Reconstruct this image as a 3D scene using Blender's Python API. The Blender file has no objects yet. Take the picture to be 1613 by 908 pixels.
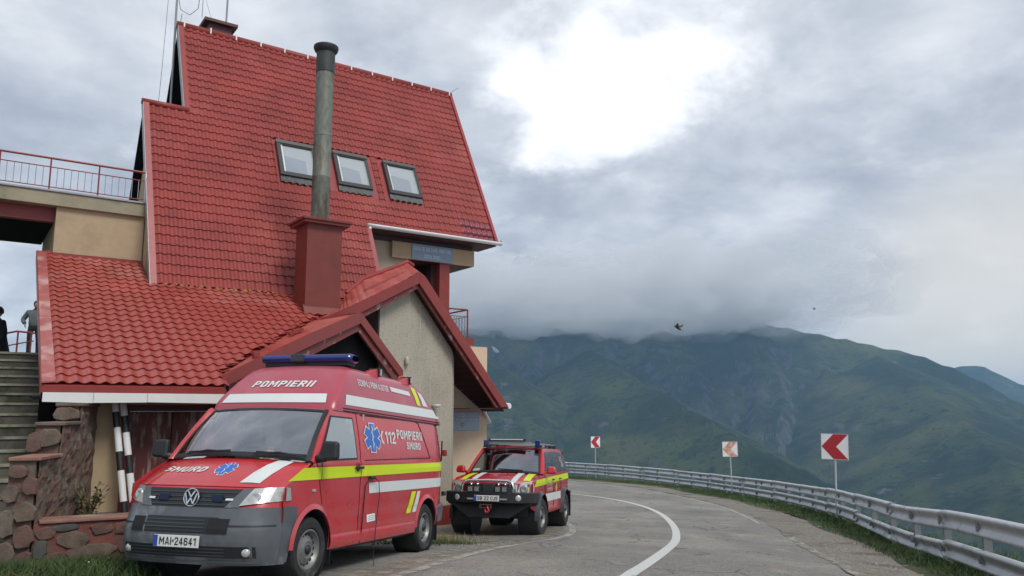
import bpy, bmesh, math, random
import numpy as np
from mathutils import Vector, Matrix, noise as mnoise
random.seed(7)
RAD = math.radians
SC = bpy.context.scene
COL = SC.collection

# ------------------------------------------------------------------ camera, sky, sun, exposure
CAMZ = 1.35
cam = bpy.data.cameras.new('camera'); cam.sensor_width = 36.0
cam.lens = 36.0 * 1250.0 / 1613.0
cam.clip_start = 0.1; cam.clip_end = 30000
camo = bpy.data.objects.new('camera', cam); COL.objects.link(camo)
camo.location = (0, 0, CAMZ); camo.rotation_euler = (RAD(90 + 8.75), 0, 0)
SC.camera = camo

SUN_EL, SUN_AZ = 50.0, 140.0         # sun stands high behind the right shoulder, veiled by cloud
W = bpy.data.worlds.new('World'); SC.world = W; W.use_nodes = True
nt = W.node_tree; nt.nodes.clear()
def wn(t, **k):
    n = nt.nodes.new(t)
    for a, b in k.items(): setattr(n, a, b)
    return n
def wl(a, b): nt.links.new(a, b)
out = wn('ShaderNodeOutputWorld'); bg = wn('ShaderNodeBackground'); wl(bg.outputs[0], out.inputs[0])
sky = wn('ShaderNodeTexSky', sky_type='NISHITA', sun_disc=False)
sky.sun_elevation = RAD(SUN_EL); sky.sun_rotation = RAD(SUN_AZ); sky.altitude = 2000
tc = wn('ShaderNodeTexCoord')
sep = wn('ShaderNodeSeparateXYZ'); wl(tc.outputs['Generated'], sep.inputs[0])
# cloud deck coordinates: direction divided by its height, so that clouds crowd towards the horizon
zz = wn('ShaderNodeMath', operation='ABSOLUTE'); wl(sep.outputs[2], zz.inputs[0])
za = wn('ShaderNodeMath', operation='ADD'); wl(zz.outputs[0], za.inputs[0]); za.inputs[1].default_value = 0.30
dv = wn('ShaderNodeVectorMath', operation='DIVIDE'); wl(tc.outputs['Generated'], dv.inputs[0])
cmb = wn('ShaderNodeCombineXYZ'); 
for i in range(3): wl(za.outputs[0], cmb.inputs[i])
wl(cmb.outputs[0], dv.inputs[1])
def wnoise(scale, detail, rough, dist, off):
    ad = wn('ShaderNodeVectorMath', operation='ADD'); wl(dv.outputs[0], ad.inputs[0]); ad.inputs[1].default_value = off
    n = wn('ShaderNodeTexNoise'); n.inputs['Scale'].default_value = scale; n.inputs['Detail'].default_value = detail
    n.inputs['Roughness'].default_value = rough; n.inputs['Distortion'].default_value = dist
    wl(ad.outputs[0], n.inputs['Vector']); return n
def wramp(src, stops):
    r = wn('ShaderNodeValToRGB'); wl(src, r.inputs[0]); r.color_ramp.interpolation = 'EASE'
    el = r.color_ramp.elements
    while len(el) < len(stops): el.new(0.5)
    for e, (p, c) in zip(el, stops): e.position = p; e.color = (*c, 1)
    return r
def wmix(fac, a, b, bt='MIX'):
    m = wn('ShaderNodeMix', data_type='RGBA', blend_type=bt)
    if isinstance(fac, float): m.inputs[0].default_value = fac
    else: wl(fac, m.inputs[0])
    wl(a, m.inputs[6]); wl(b, m.inputs[7]); return m
def wm(op, a, b=None, c=None):
    n = wn('ShaderNodeMath', operation=op)
    for i, q in enumerate((a, b, c)):
        if q is None: continue
        if isinstance(q, (int, float)): n.inputs[i].default_value = q
        else: wl(q, n.inputs[i])
    return n.outputs[0]
n1 = wnoise(1.35, 7, 0.55, 0.25, (3.1, 1.7, 0.4))
cloud = wramp(n1.outputs[0], [(0.28, (0.225, 0.242, 0.280)), (0.46, (0.375, 0.410, 0.470)), (0.64, (0.53, 0.56, 0.605))])
n2 = wnoise(4.2, 9, 0.60, 0.15, (7.7, 2.2, 5.1))
soft = wramp(n2.outputs[0], [(0.28, (0.80, 0.815, 0.84)), (0.72, (1.17, 1.155, 1.13))])
cl2 = wmix(1.0, cloud.outputs[0], soft.outputs[0], 'MULTIPLY')
# thin place in the deck in front of the veiled sun
def wdir(az, el): return (math.sin(RAD(az)) * math.cos(RAD(el)), math.cos(RAD(az)) * math.cos(RAD(el)), math.sin(RAD(el)))
def wdot(az, el):
    d = wn('ShaderNodeVectorMath', operation='DOT_PRODUCT'); wl(tc.outputs['Generated'], d.inputs[0])
    d.inputs[1].default_value = wdir(az, el); return d.outputs['Value']
def wsm(v, a, b):
    m = wn('ShaderNodeMapRange', interpolation_type='SMOOTHSTEP'); wl(v, m.inputs[0])
    m.inputs[1].default_value = a; m.inputs[2].default_value = b; return m.outputs[0]
near = wsm(wdot(6.5, 26.0), 0.974, 0.9995)
nb = wnoise(3.4, 9, 0.57, 0.15, (1.3, 9.4, 2.0))
brk = wm('ADD', wm('MULTIPLY', near, 0.40), wm('MULTIPLY', nb.outputs[0], 1.75))
brk = wm('POWER', wsm(brk, 0.93, 1.42), 1.5)
bright = wn('ShaderNodeRGB'); bright.outputs[0].default_value = (0.86, 0.88, 0.91, 1)
cl3 = wmix(brk, cl2.outputs[2], bright.outputs[0])
# pale clearing low over the far range
low = wsm(wdot(33, 4.5), 0.972, 0.9995)
pale = wn('ShaderNodeRGB'); pale.outputs[0].default_value = (0.60, 0.585, 0.545, 1)
lowf = wm('MULTIPLY', low, 0.85)
cl4 = wmix(lowf, cl3.outputs[2], pale.outputs[0])
skm = wn('ShaderNodeMix', data_type='RGBA', blend_type='MULTIPLY'); skm.inputs[0].default_value = 1.0
wl(sky.outputs[0], skm.inputs[6]); skm.inputs[7].default_value = (0.08, 0.08, 0.08, 1)
fin = wmix(0.90, skm.outputs[2], cl4.outputs[2])
wl(fin.outputs[2], bg.inputs[0]); bg.inputs[1].default_value = 1.0

sl = bpy.data.lights.new('sun', 'SUN'); sl.energy = 1.5; sl.angle = RAD(22); sl.color = (1.0, 0.97, 0.92)
so = bpy.data.objects.new('sun', sl); COL.objects.link(so)
sd = Vector(wdir(SUN_AZ, SUN_EL)); so.rotation_euler = sd.to_track_quat('Z', 'Y').to_euler()
SC.view_settings.view_transform = 'Standard'; SC.view_settings.look = 'None'
SC.view_settings.exposure = 0.55; SC.view_settings.gamma = 1.0; SC.view_settings.use_curve_mapping = False
SC.cycles.use_denoising = True
SC.cycles.max_bounces = 8; SC.cycles.diffuse_bounces = 3; SC.cycles.glossy_bounces = 3
SC.cycles.transmission_bounces = 4; SC.cycles.transparent_max_bounces = 12; SC.cycles.volume_bounces = 3

# ------------------------------------------------------------------ materials
MATS = {}
def mat(name, col, rough=0.6, metal=0.0, var=0.0, vscale=6.0, bump=0.0, bscale=40.0, coat=0.0, col2=None, c2scale=3.0, c2lo=0.5, c2hi=0.7, spec=0.5, stretch=None, rvar=0.0):
    if name in MATS: return MATS[name]
    m = bpy.data.materials.new(name); m.use_nodes = True; MATS[name] = m
    t = m.node_tree; p = t.nodes['Principled BSDF']
    p.inputs['Roughness'].default_value = rough; p.inputs['Metallic'].default_value = metal
    p.inputs['Coat Weight'].default_value = coat; p.inputs['Coat Roughness'].default_value = 0.08
    p.inputs['Specular IOR Level'].default_value = spec
    N = t.nodes.new; L = t.links.new
    tcn = N('ShaderNodeTexCoord'); vec = tcn.outputs['Object']
    if stretch:
        mp = N('ShaderNodeMapping'); mp.inputs['Scale'].default_value = stretch; L(vec, mp.inputs[0]); vec = mp.outputs[0]
    src = None
    rgb = N('ShaderNodeRGB'); rgb.outputs[0].default_value = (*col, 1); src = rgb.outputs[0]
    if col2 is not None:
        n = N('ShaderNodeTexNoise'); n.inputs['Scale'].default_value = c2scale; n.inputs['Detail'].default_value = 7; n.inputs['Roughness'].default_value = 0.62
        L(vec, n.inputs['Vector'])
        mr = N('ShaderNodeMapRange'); mr.interpolation_type = 'SMOOTHSTEP'; mr.inputs[1].default_value = c2lo; mr.inputs[2].default_value = c2hi
        L(n.outputs[0], mr.inputs[0])
        mx = N('ShaderNodeMix'); mx.data_type = 'RGBA'; L(mr.outputs[0], mx.inputs[0]); L(src, mx.inputs[6]); mx.inputs[7].default_value = (*col2, 1)
        src = mx.outputs[2]
    if var > 0:
        n = N('ShaderNodeTexNoise'); n.inputs['Scale'].default_value = vscale; n.inputs['Detail'].default_value = 6; n.inputs['Roughness'].default_value = 0.65
        L(vec, n.inputs['Vector'])
        mr = N('ShaderNodeMapRange'); mr.inputs[1].default_value = 0.25; mr.inputs[2].default_value = 0.75
        mr.inputs[3].default_value = 1 - var; mr.inputs[4].default_value = 1 + var; L(n.outputs[0], mr.inputs[0])
        mx = N('ShaderNodeMix'); mx.data_type = 'RGBA'; mx.blend_type = 'MULTIPLY'; mx.inputs[0].default_value = 1
        L(src, mx.inputs[6]); L(mr.outputs[0], mx.inputs[7]); src = mx.outputs[2]
        if rvar:
            m2 = N('ShaderNodeMapRange'); m2.inputs[1].default_value = 0.3; m2.inputs[2].default_value = 0.7
            m2.inputs[3].default_value = max(0.02, rough - rvar); m2.inputs[4].default_value = rough + rvar
            L(n.outputs[0], m2.inputs[0]); L(m2.outputs[0], p.inputs['Roughness'])
    L(src, p.inputs['Base Color'])
    if bump > 0:
        n = N('ShaderNodeTexNoise'); n.inputs['Scale'].default_value = bscale; n.inputs['Detail'].default_value = 8; n.inputs['Roughness'].default_value = 0.7
        L(vec, n.inputs['Vector'])
        b = N('ShaderNodeBump'); b.inputs['Strength'].default_value = bump; b.inputs['Distance'].default_value = 0.02
        L(n.outputs[0], b.inputs['Height']); L(b.outputs[0], p.inputs['Normal'])
    return m

M_TILE = mat('red_metal_tile', (0.280, 0.045, 0.036), 0.5, var=0.28, vscale=1.1, col2=(0.355, 0.080, 0.064), c2scale=0.9, c2lo=0.52, c2hi=0.75, rvar=0.08, spec=.35)
M_TILEF = mat('faded_tile', (0.375, 0.068, 0.053), 0.36, var=0.26, vscale=1.3, col2=(0.45, 0.135, 0.112), c2scale=1.1, c2lo=0.42, c2hi=0.7, rvar=0.10, spec=.5)
M_SHEET = mat('red_roof_sheet', (0.30, 0.04, 0.036), 0.4, var=0.15, vscale=3)
M_FADED = mat('faded_pink_flashing', (0.37, 0.095, 0.080), 0.45, var=0.2, vscale=4, col2=(0.48, 0.27, 0.24), c2scale=1.6, c2lo=0.48, c2hi=0.62)
M_RED = mat('red_painted_wood', (0.245, 0.034, 0.024), 0.42, var=0.18, vscale=5, bump=0.08, bscale=30)
M_WORN = mat('worn_red_paint', (0.19, 0.04, 0.034), 0.6, var=0.2, vscale=9, col2=(0.36, 0.28, 0.25), c2scale=5.0, c2lo=0.56, c2hi=0.66, bump=0.25, bscale=35)
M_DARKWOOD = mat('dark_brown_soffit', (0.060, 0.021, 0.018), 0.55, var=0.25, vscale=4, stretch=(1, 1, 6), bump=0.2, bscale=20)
M_BLACK = mat('black_soffit_and_shade', (0.011, 0.010, 0.010), 0.9, var=0.2, spec=0.08)  # near-black soffits, and the shade painted into the garage and porch openings
M_PLASTER = mat('tan_plaster', (0.44, 0.33, 0.205), 0.85, var=0.09, vscale=5, bump=0.15, bscale=60, col2=(0.34, 0.26, 0.17), c2scale=1.1, c2lo=0.5, c2hi=0.75)
M_PEACH = mat('peach_plaster', (0.66, 0.50, 0.345), 0.85, var=0.07, vscale=4, bump=0.1, bscale=60)
M_CREAM = mat('cream_plaster', (0.50, 0.42, 0.29), 0.85, var=0.08, vscale=4, bump=0.1, bscale=60)
M_CONC = mat('weathered_concrete', (0.33, 0.29, 0.20), 0.9, var=0.2, vscale=3, bump=0.3, bscale=30, col2=(0.17, 0.16, 0.11), c2scale=1.5, c2lo=0.5, c2hi=0.7)
M_STEP = mat('mossy_step', (0.115, 0.108, 0.085), 0.95, var=0.4, vscale=4, bump=0.8, bscale=16, col2=(0.045, 0.052, 0.028), c2scale=1.6, c2lo=0.48, c2hi=0.66)
M_MORTAR = mat('red_mortar', (0.205, 0.072, 0.058), 0.95, var=0.35, vscale=6, bump=0.9, bscale=14, col2=(0.115, 0.085, 0.065), c2scale=3.0, c2lo=0.42, c2hi=0.6)
M_RUBBLE = mat('rubble_stone', (0.165, 0.098, 0.078), 0.95, var=0.45, vscale=9, bump=1.0, bscale=16, col2=(0.135, 0.120, 0.088), c2scale=5, c2lo=0.45, c2hi=0.6)
M_STONE = mat('grey_stone', (0.155, 0.112, 0.086), 0.95, var=0.5, vscale=5, bump=0.8, bscale=14, col2=(0.115, 0.11, 0.085), c2scale=3)
M_STONER = mat('reddish_stone', (0.145, 0.082, 0.066), 0.95, var=0.5, vscale=5, bump=0.8, bscale=14, col2=(0.10, 0.085, 0.07), c2scale=3)
M_COPING = mat('pink_coping', (0.27, 0.135, 0.10), 0.9, var=0.25, vscale=5, bump=0.5, bscale=20, col2=(0.34, 0.30, 0.23), c2scale=2.2)
M_WHITE = mat('white_paint', (0.74, 0.74, 0.71), 0.5, var=0.05)
M_WHITEP = mat('white_plastic', (0.78, 0.79, 0.77), 0.4, var=0.05)
M_REFLW = mat('white_reflective', (0.66, 0.69, 0.665), 0.45, var=0.03)
M_YEL = mat('fluorescent_yellow', (0.62, 0.76, 0.012), 0.42, var=0.03)
M_BLK = mat('black_paint', (0.018, 0.02, 0.024), 0.45, var=0.2)
M_RUB = mat('tyre_rubber', (0.022, 0.022, 0.022), 0.85, var=0.25, vscale=8, bump=0.2, bscale=80, col2=(0.085, 0.078, 0.068), c2scale=3.0, c2lo=0.55, c2hi=0.75)
M_GALV = mat('galvanised_steel', (0.56, 0.575, 0.59), 0.42, 0.5, var=0.14, vscale=3, bump=0.08, bscale=30, col2=(0.34, 0.36, 0.37), c2scale=1.6, c2lo=0.5, c2hi=0.7)
M_PIPE = mat('stained_flue', (0.185, 0.19, 0.155), 0.6, 0.3, var=0.4, vscale=9, bump=0.3, bscale=25, col2=(0.105, 0.085, 0.060), c2scale=1.8, c2lo=0.46, c2hi=0.66, stretch=(1.6, 1.6, .6))
M_STEEL = mat('grey_steel', (0.33, 0.335, 0.34), 0.45, 0.4, var=0.15, vscale=6)
M_CHROME = mat('chrome', (0.75, 0.75, 0.75), 0.15, 1.0)
M_BRICKRED = mat('chimney_red', (0.178, 0.030, 0.019), 0.5, var=0.22, vscale=3, bump=0.2, bscale=25, col2=(0.16, 0.03, 0.022), c2scale=1.5)
M_VAN = mat('van_red', (0.52, 0.028, 0.036), 0.30, var=0.07, vscale=2.2, coat=0.55, col2=(0.45, 0.075, 0.085), c2scale=1.2, c2lo=0.45, c2hi=0.75, rvar=0.08)
M_SUV = mat('suv_red', (0.50, 0.013, 0.022), 0.25, var=0.05, vscale=3, coat=0.7)
M_BUMP = mat('grey_bumper_plastic', (0.095, 0.104, 0.114), 0.5, var=0.22, vscale=4, bump=0.1, bscale=12, col2=(0.19, 0.20, 0.21), c2scale=2.0, c2lo=0.5, c2hi=0.7)
M_DARK = mat('dark_plastic', (0.016, 0.017, 0.019), 0.5, var=0.1)
M_GRILLE = mat('grille_slat', (0.045, 0.048, 0.052), 0.35)
M_GAP = mat('panel_gap', (0.05, 0.006, 0.009), 0.6)
M_BLUE = mat('blue_beacon', (0.010, 0.028, 0.165), 0.18, coat=0.6)
M_AMBER = mat('amber_lens', (0.42, 0.10, 0.012), 0.25, coat=0.5)
M_REDL = mat('red_lens', (0.30, 0.012, 0.012), 0.2, coat=0.5)
M_LENS = mat('lamp_lens', (0.52, 0.52, 0.49), 0.18, 0.25, var=0.35, vscale=11, coat=0.6)
M_LENSO = mat('old_lamp_lens', (0.33, 0.32, 0.26), 0.3, 0.2, var=0.3, vscale=9, coat=0.3)
M_SIGNW = mat('sign_white', (0.80, 0.80, 0.79), 0.5, var=0.04)
M_SIGNR = mat('sign_red', (0.42, 0.020, 0.026), 0.5, var=0.06)
M_SIGNF = mat('faded_sign_orange', (0.60, 0.26, 0.16), 0.6, var=0.12, vscale=5, col2=(0.68, 0.47, 0.38), c2scale=4, c2lo=0.45, c2hi=0.6)
M_PLAQ = mat('blue_grey_plaque', (0.34, 0.42, 0.49), 0.4, var=0.05)
M_SIGNB = mat('slate_blue_sign', (0.21, 0.28, 0.345), 0.35, var=0.05, coat=0.3)
M_STARB = mat('star_blue', (0.035, 0.145, 0.50), 0.4)
M_DOOR = mat('peeling_maroon_door', (0.115, 0.030, 0.028), 0.6, var=0.25, vscale=4, col2=(0.30, 0.255, 0.22), c2scale=2.4, c2lo=0.50, c2hi=0.68, stretch=(5, 5, 0.9), bump=0.2, bscale=20)
M_DOORF = mat('maroon_frame', (0.085, 0.018, 0.016), 0.5, var=0.15)
M_GRASS = mat('grass_blade', (0.052, 0.092, 0.022), 0.8, var=0.4, vscale=1.2, col2=(0.150, 0.155, 0.045), c2scale=0.8, c2lo=0.5, c2hi=0.72)
M_GRASSD = mat('verge_grass', (0.060, 0.105, 0.028), 0.8, var=0.45, vscale=1.1, col2=(0.085, 0.098, 0.034), c2scale=0.7, c2lo=0.5, c2hi=0.7)
M_DRY = mat('dry_weed', (0.24, 0.20, 0.085), 0.85, var=0.35, vscale=3, col2=(0.10, 0.13, 0.035), c2scale=2)
M_LEAF = mat('shrub_leaf', (0.055, 0.075, 0.030), 0.6, var=0.35, vscale=8)
M_GRAVEL = mat('gravel_stone', (0.27, 0.25, 0.215), 0.95, var=0.4, vscale=3)
M_CLOTHD = mat('dark_cloth', (0.014, 0.018, 0.024), 0.9, var=0.2, vscale=9)
M_CLOTHG = mat('grey_jacket', (0.105, 0.120, 0.125), 0.85, var=0.3, vscale=7, bump=0.3, bscale=9)
M_SKIN = mat('skin', (0.42, 0.24, 0.17), 0.6)
M_HAIR = mat('dark_hair', (0.010, 0.009, 0.009), 0.6)
M_BIRD = mat('dark_bird', (0.05, 0.045, 0.035), 0.8, col2=(0.26, 0.24, 0.14), c2scale=12)
M_PLTW = mat('plate_white', (0.72, 0.72, 0.69), 0.5, var=0.05)
M_PLTB = mat('plate_blue', (0.02, 0.07, 0.36), 0.5)
M_INT = mat('light_cab_trim', (0.42, 0.40, 0.34), 0.8, var=0.1)
M_SEAT = mat('grey_seat', (0.10, 0.11, 0.12), 0.9)
M_PAPER = mat('paper', (0.80, 0.86, 0.82), 0.8)
M_BAG = mat('patterned_bag', (0.45, 0.22, 0.15), 0.8, col2=(0.75, 0.68, 0.6), c2scale=18, var=0.2)
M_SOOT = mat('sooty_cap', (0.022, 0.025, 0.026), 0.6, var=0.3)
M_HOOK = mat('red_hook', (0.55, 0.035, 0.03), 0.4)
M_LICHEN = mat('yellow_lichen', (0.36, 0.20, 0.035), 0.9, var=0.3, vscale=20, col2=(0.20, 0.10, 0.04), c2scale=8)

def glass_mat(name, tint, refl, rough=0.03):
    m = bpy.data.materials.new(name); m.use_nodes = True; t = m.node_tree; t.nodes.clear()
    N = t.nodes.new; L = t.links.new
    o = N('ShaderNodeOutputMaterial'); mx = N('ShaderNodeMixShader'); tr = N('ShaderNodeBsdfTransparent'); gl = N('ShaderNodeBsdfGlossy')
    tr.inputs[0].default_value = (*tint, 1); gl.inputs['Roughness'].default_value = rough; gl.inputs[0].default_value = (0.95, 0.97, 1, 1)
    ge = N('ShaderNodeNewGeometry'); dt = N('ShaderNodeVectorMath'); dt.operation = 'DOT_PRODUCT'; L(ge.outputs['Normal'], dt.inputs[0]); L(ge.outputs['Incoming'], dt.inputs[1])
    ab = N('ShaderNodeMath'); ab.operation = 'ABSOLUTE'; L(dt.outputs['Value'], ab.inputs[0])
    sb = N('ShaderNodeMath'); sb.operation = 'SUBTRACT'; sb.inputs[0].default_value = 1.0; L(ab.outputs[0], sb.inputs[1])
    fr = N('ShaderNodeMath'); fr.operation = 'POWER'; L(sb.outputs[0], fr.inputs[0]); fr.inputs[1].default_value = 4.0
    ma = N('ShaderNodeMath'); ma.operation = 'MULTIPLY_ADD'; ma.inputs[1].default_value = 0.9; ma.inputs[2].default_value = refl + .04; ma.use_clamp = True
    L(fr.outputs[0], ma.inputs[0]); L(ma.outputs[0], mx.inputs[0]); L(tr.outputs[0], mx.inputs[1]); L(gl.outputs[0], mx.inputs[2]); L(mx.outputs[0], o.inputs[0])
    MATS[name] = m; return m
M_GLASS = glass_mat('windscreen_glass', (0.80, 0.86, 0.88), 0.30)
M_GLASSD = glass_mat('tinted_glass', (0.22, 0.25, 0.27), 0.10)
M_GLASSS = glass_mat('skylight_glass', (0.80, 0.84, 0.84), 0.04, 0.05)

# ------------------------------------------------------------------ mesh helpers
def V3(p): return (float(p[0]), float(p[1]), float(p[2]))
class MB:
    def __init__(s): s.v = []; s.f = []; s.m = []; s.cur = 0
    def add(s, vs, fs):
        b = len(s.v); s.v += [V3(p) for p in vs]
        for q in fs: s.f.append(tuple(b + i for i in q)); s.m.append(s.cur)
        return s
    def box(s, c, d, R=None):
        c = Vector(c); x, y, z = d[0] / 2, d[1] / 2, d[2] / 2
        vs = [Vector(p) for p in ((-x, -y, -z), (x, -y, -z), (x, y, -z), (-x, y, -z), (-x, -y, z), (x, -y, z), (x, y, z), (-x, y, z))]
        if R is not None: vs = [R @ p for p in vs]
        return s.add([c + p for p in vs], [(0, 3, 2, 1), (4, 5, 6, 7), (0, 1, 5, 4), (1, 2, 6, 5), (2, 3, 7, 6), (3, 0, 4, 7)])
    def box2(s, a, b):
        return s.box([(a[i] + b[i]) / 2 for i in range(3)], [abs(b[i] - a[i]) for i in range(3)])
    def hull8(s, lo, hi):   # two matching rings
        n = len(lo)
        fs = [tuple(range(n - 1, -1, -1)), tuple(range(n, 2 * n))] + [(i, (i + 1) % n, n + (i + 1) % n, n + i) for i in range(n)]
        return s.add(list(lo) + list(hi), fs)
    def slab(s, pts, off):  # polygon thickened by vector
        off = Vector(off); return s.hull8([Vector(p) for p in pts], [Vector(p) + off for p in pts])
    def bar(s, a, b, w, h, up=(0, 0, 1)):
        a = Vector(a); b = Vector(b); d = (b - a).normalized(); u = Vector(up)
        sd = d.cross(u).normalized(); u2 = sd.cross(d).normalized()
        q = [sd * x * w / 2 + u2 * y * h / 2 for x, y in ((-1, -1), (1, -1), (1, 1), (-1, 1))]
        return s.hull8([a + k for k in q], [b + k for k in q])
    def tube(s, pts, r, n=8, caps=True):
        pts = [Vector(p) for p in pts]; rs = r if isinstance(r, (list, tuple)) else [r] * len(pts)
        b = len(s.v); ref = None
        for i, p in enumerate(pts):
            d = (pts[min(i + 1, len(pts) - 1)] - pts[max(i - 1, 0)]).normalized()
            if ref is None or abs(d.dot(ref)) > 0.95: ref = Vector((0, 0, 1)) if abs(d.z) < 0.9 else Vector((1, 0, 0))
            x = d.cross(ref).normalized(); y = x.cross(d).normalized(); ref = y
            for k in range(n):
                a = 2 * math.pi * k / n; s.v.append(V3(p + (x * math.cos(a) + y * math.sin(a)) * rs[i]))
        for i in range(len(pts) - 1):
            for k in range(n):
                s.f.append((b + i * n + k, b + i * n + (k + 1) % n, b + (i + 1) * n + (k + 1) % n, b + (i + 1) * n + k)); s.m.append(s.cur)
        if caps:
            s.f.append(tuple(b + k for k in range(n - 1, -1, -1))); s.m.append(s.cur)
            e = b + (len(pts) - 1) * n; s.f.append(tuple(e + k for k in range(n))); s.m.append(s.cur)
        return s
    def lathe(s, prof, c, axis, n=24, ref=(0, 0, 1)):
        c = Vector(c); ax = Vector(axis).normalized(); r0 = Vector(ref)
        if abs(ax.dot(r0)) > 0.9: r0 = Vector((1, 0, 0))
        x = ax.cross(r0).normalized(); y = ax.cross(x); b = len(s.v)
        for (r, t) in prof:
            for k in range(n):
                a = 2 * math.pi * k / n; s.v.append(V3(c + ax * t + (x * math.cos(a) + y * math.sin(a)) * r))
        for i in range(len(prof) - 1):
            for k in range(n):
                s.f.append((b + i * n + k, b + i * n + (k + 1) % n, b + (i + 1) * n + (k + 1) % n, b + (i + 1) * n + k)); s.m.append(s.cur)
        return s
    def grid(s, fn, nu, nv, flip=False):
        b = len(s.v)
        for i in range(nu + 1):
            for j in range(nv + 1): s.v.append(V3(fn(i / nu, j / nv)))
        w = nv + 1
        for i in range(nu):
            for j in range(nv):
                q = (b + i * w + j, b + (i + 1) * w + j, b + (i + 1) * w + j + 1, b + i * w + j + 1)
                s.f.append(q[::-1] if flip else q); s.m.append(s.cur)
        return s
    def mesh(s, name, smooth=False):
        me = bpy.data.meshes.new(name); me.from_pydata(s.v, [], s.f); me.update()
        if any(s.m): me.polygons.foreach_set('material_index', s.m)
        if smooth: me.polygons.foreach_set('use_smooth', [True] * len(me.polygons))
        return me
    def build(s, name, mats, parent=None, smooth=False, bevel=0.0, autos=None):
        me = s.mesh(name, smooth)
        for m in (mats if isinstance(mats, (list, tuple)) else [mats]): me.materials.append(m)
        o = bpy.data.objects.new(name, me); COL.objects.link(o)
        if parent is not None: o.parent = parent
        if bevel > 0:
            b = o.modifiers.new('bevel', 'BEVEL'); b.width = bevel; b.segments = 2; b.limit_method = 'ANGLE'; b.angle_limit = RAD(40)
            if smooth is False: me.polygons.foreach_set('use_smooth', [True] * len(me.polygons)); b.harden_normals = True
        if autos is not None:
            me.polygons.foreach_set('use_smooth', [True] * len(me.polygons))
            me.set_sharp_from_angle(angle=RAD(autos))
        return o
def tag(o, label=None, cat=None, group=None, kind=None):
    if label: o['label'] = label
    if cat: o['category'] = cat
    if group: o['group'] = group
    if kind: o['kind'] = kind
    return o
def empty(name, loc=(0, 0, 0), mtx=None):
    o = bpy.data.objects.new(name, None); COL.objects.link(o); o.empty_display_size = 0.2
    if mtx is not None: o.matrix_world = mtx
    else: o.location = loc
    return o
def share(name, me, parent, mtx=None):
    o = bpy.data.objects.new(name, me); COL.objects.link(o)
    if parent is not None: o.parent = parent
    if mtx is not None: o.matrix_local = mtx
    return o
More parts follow.
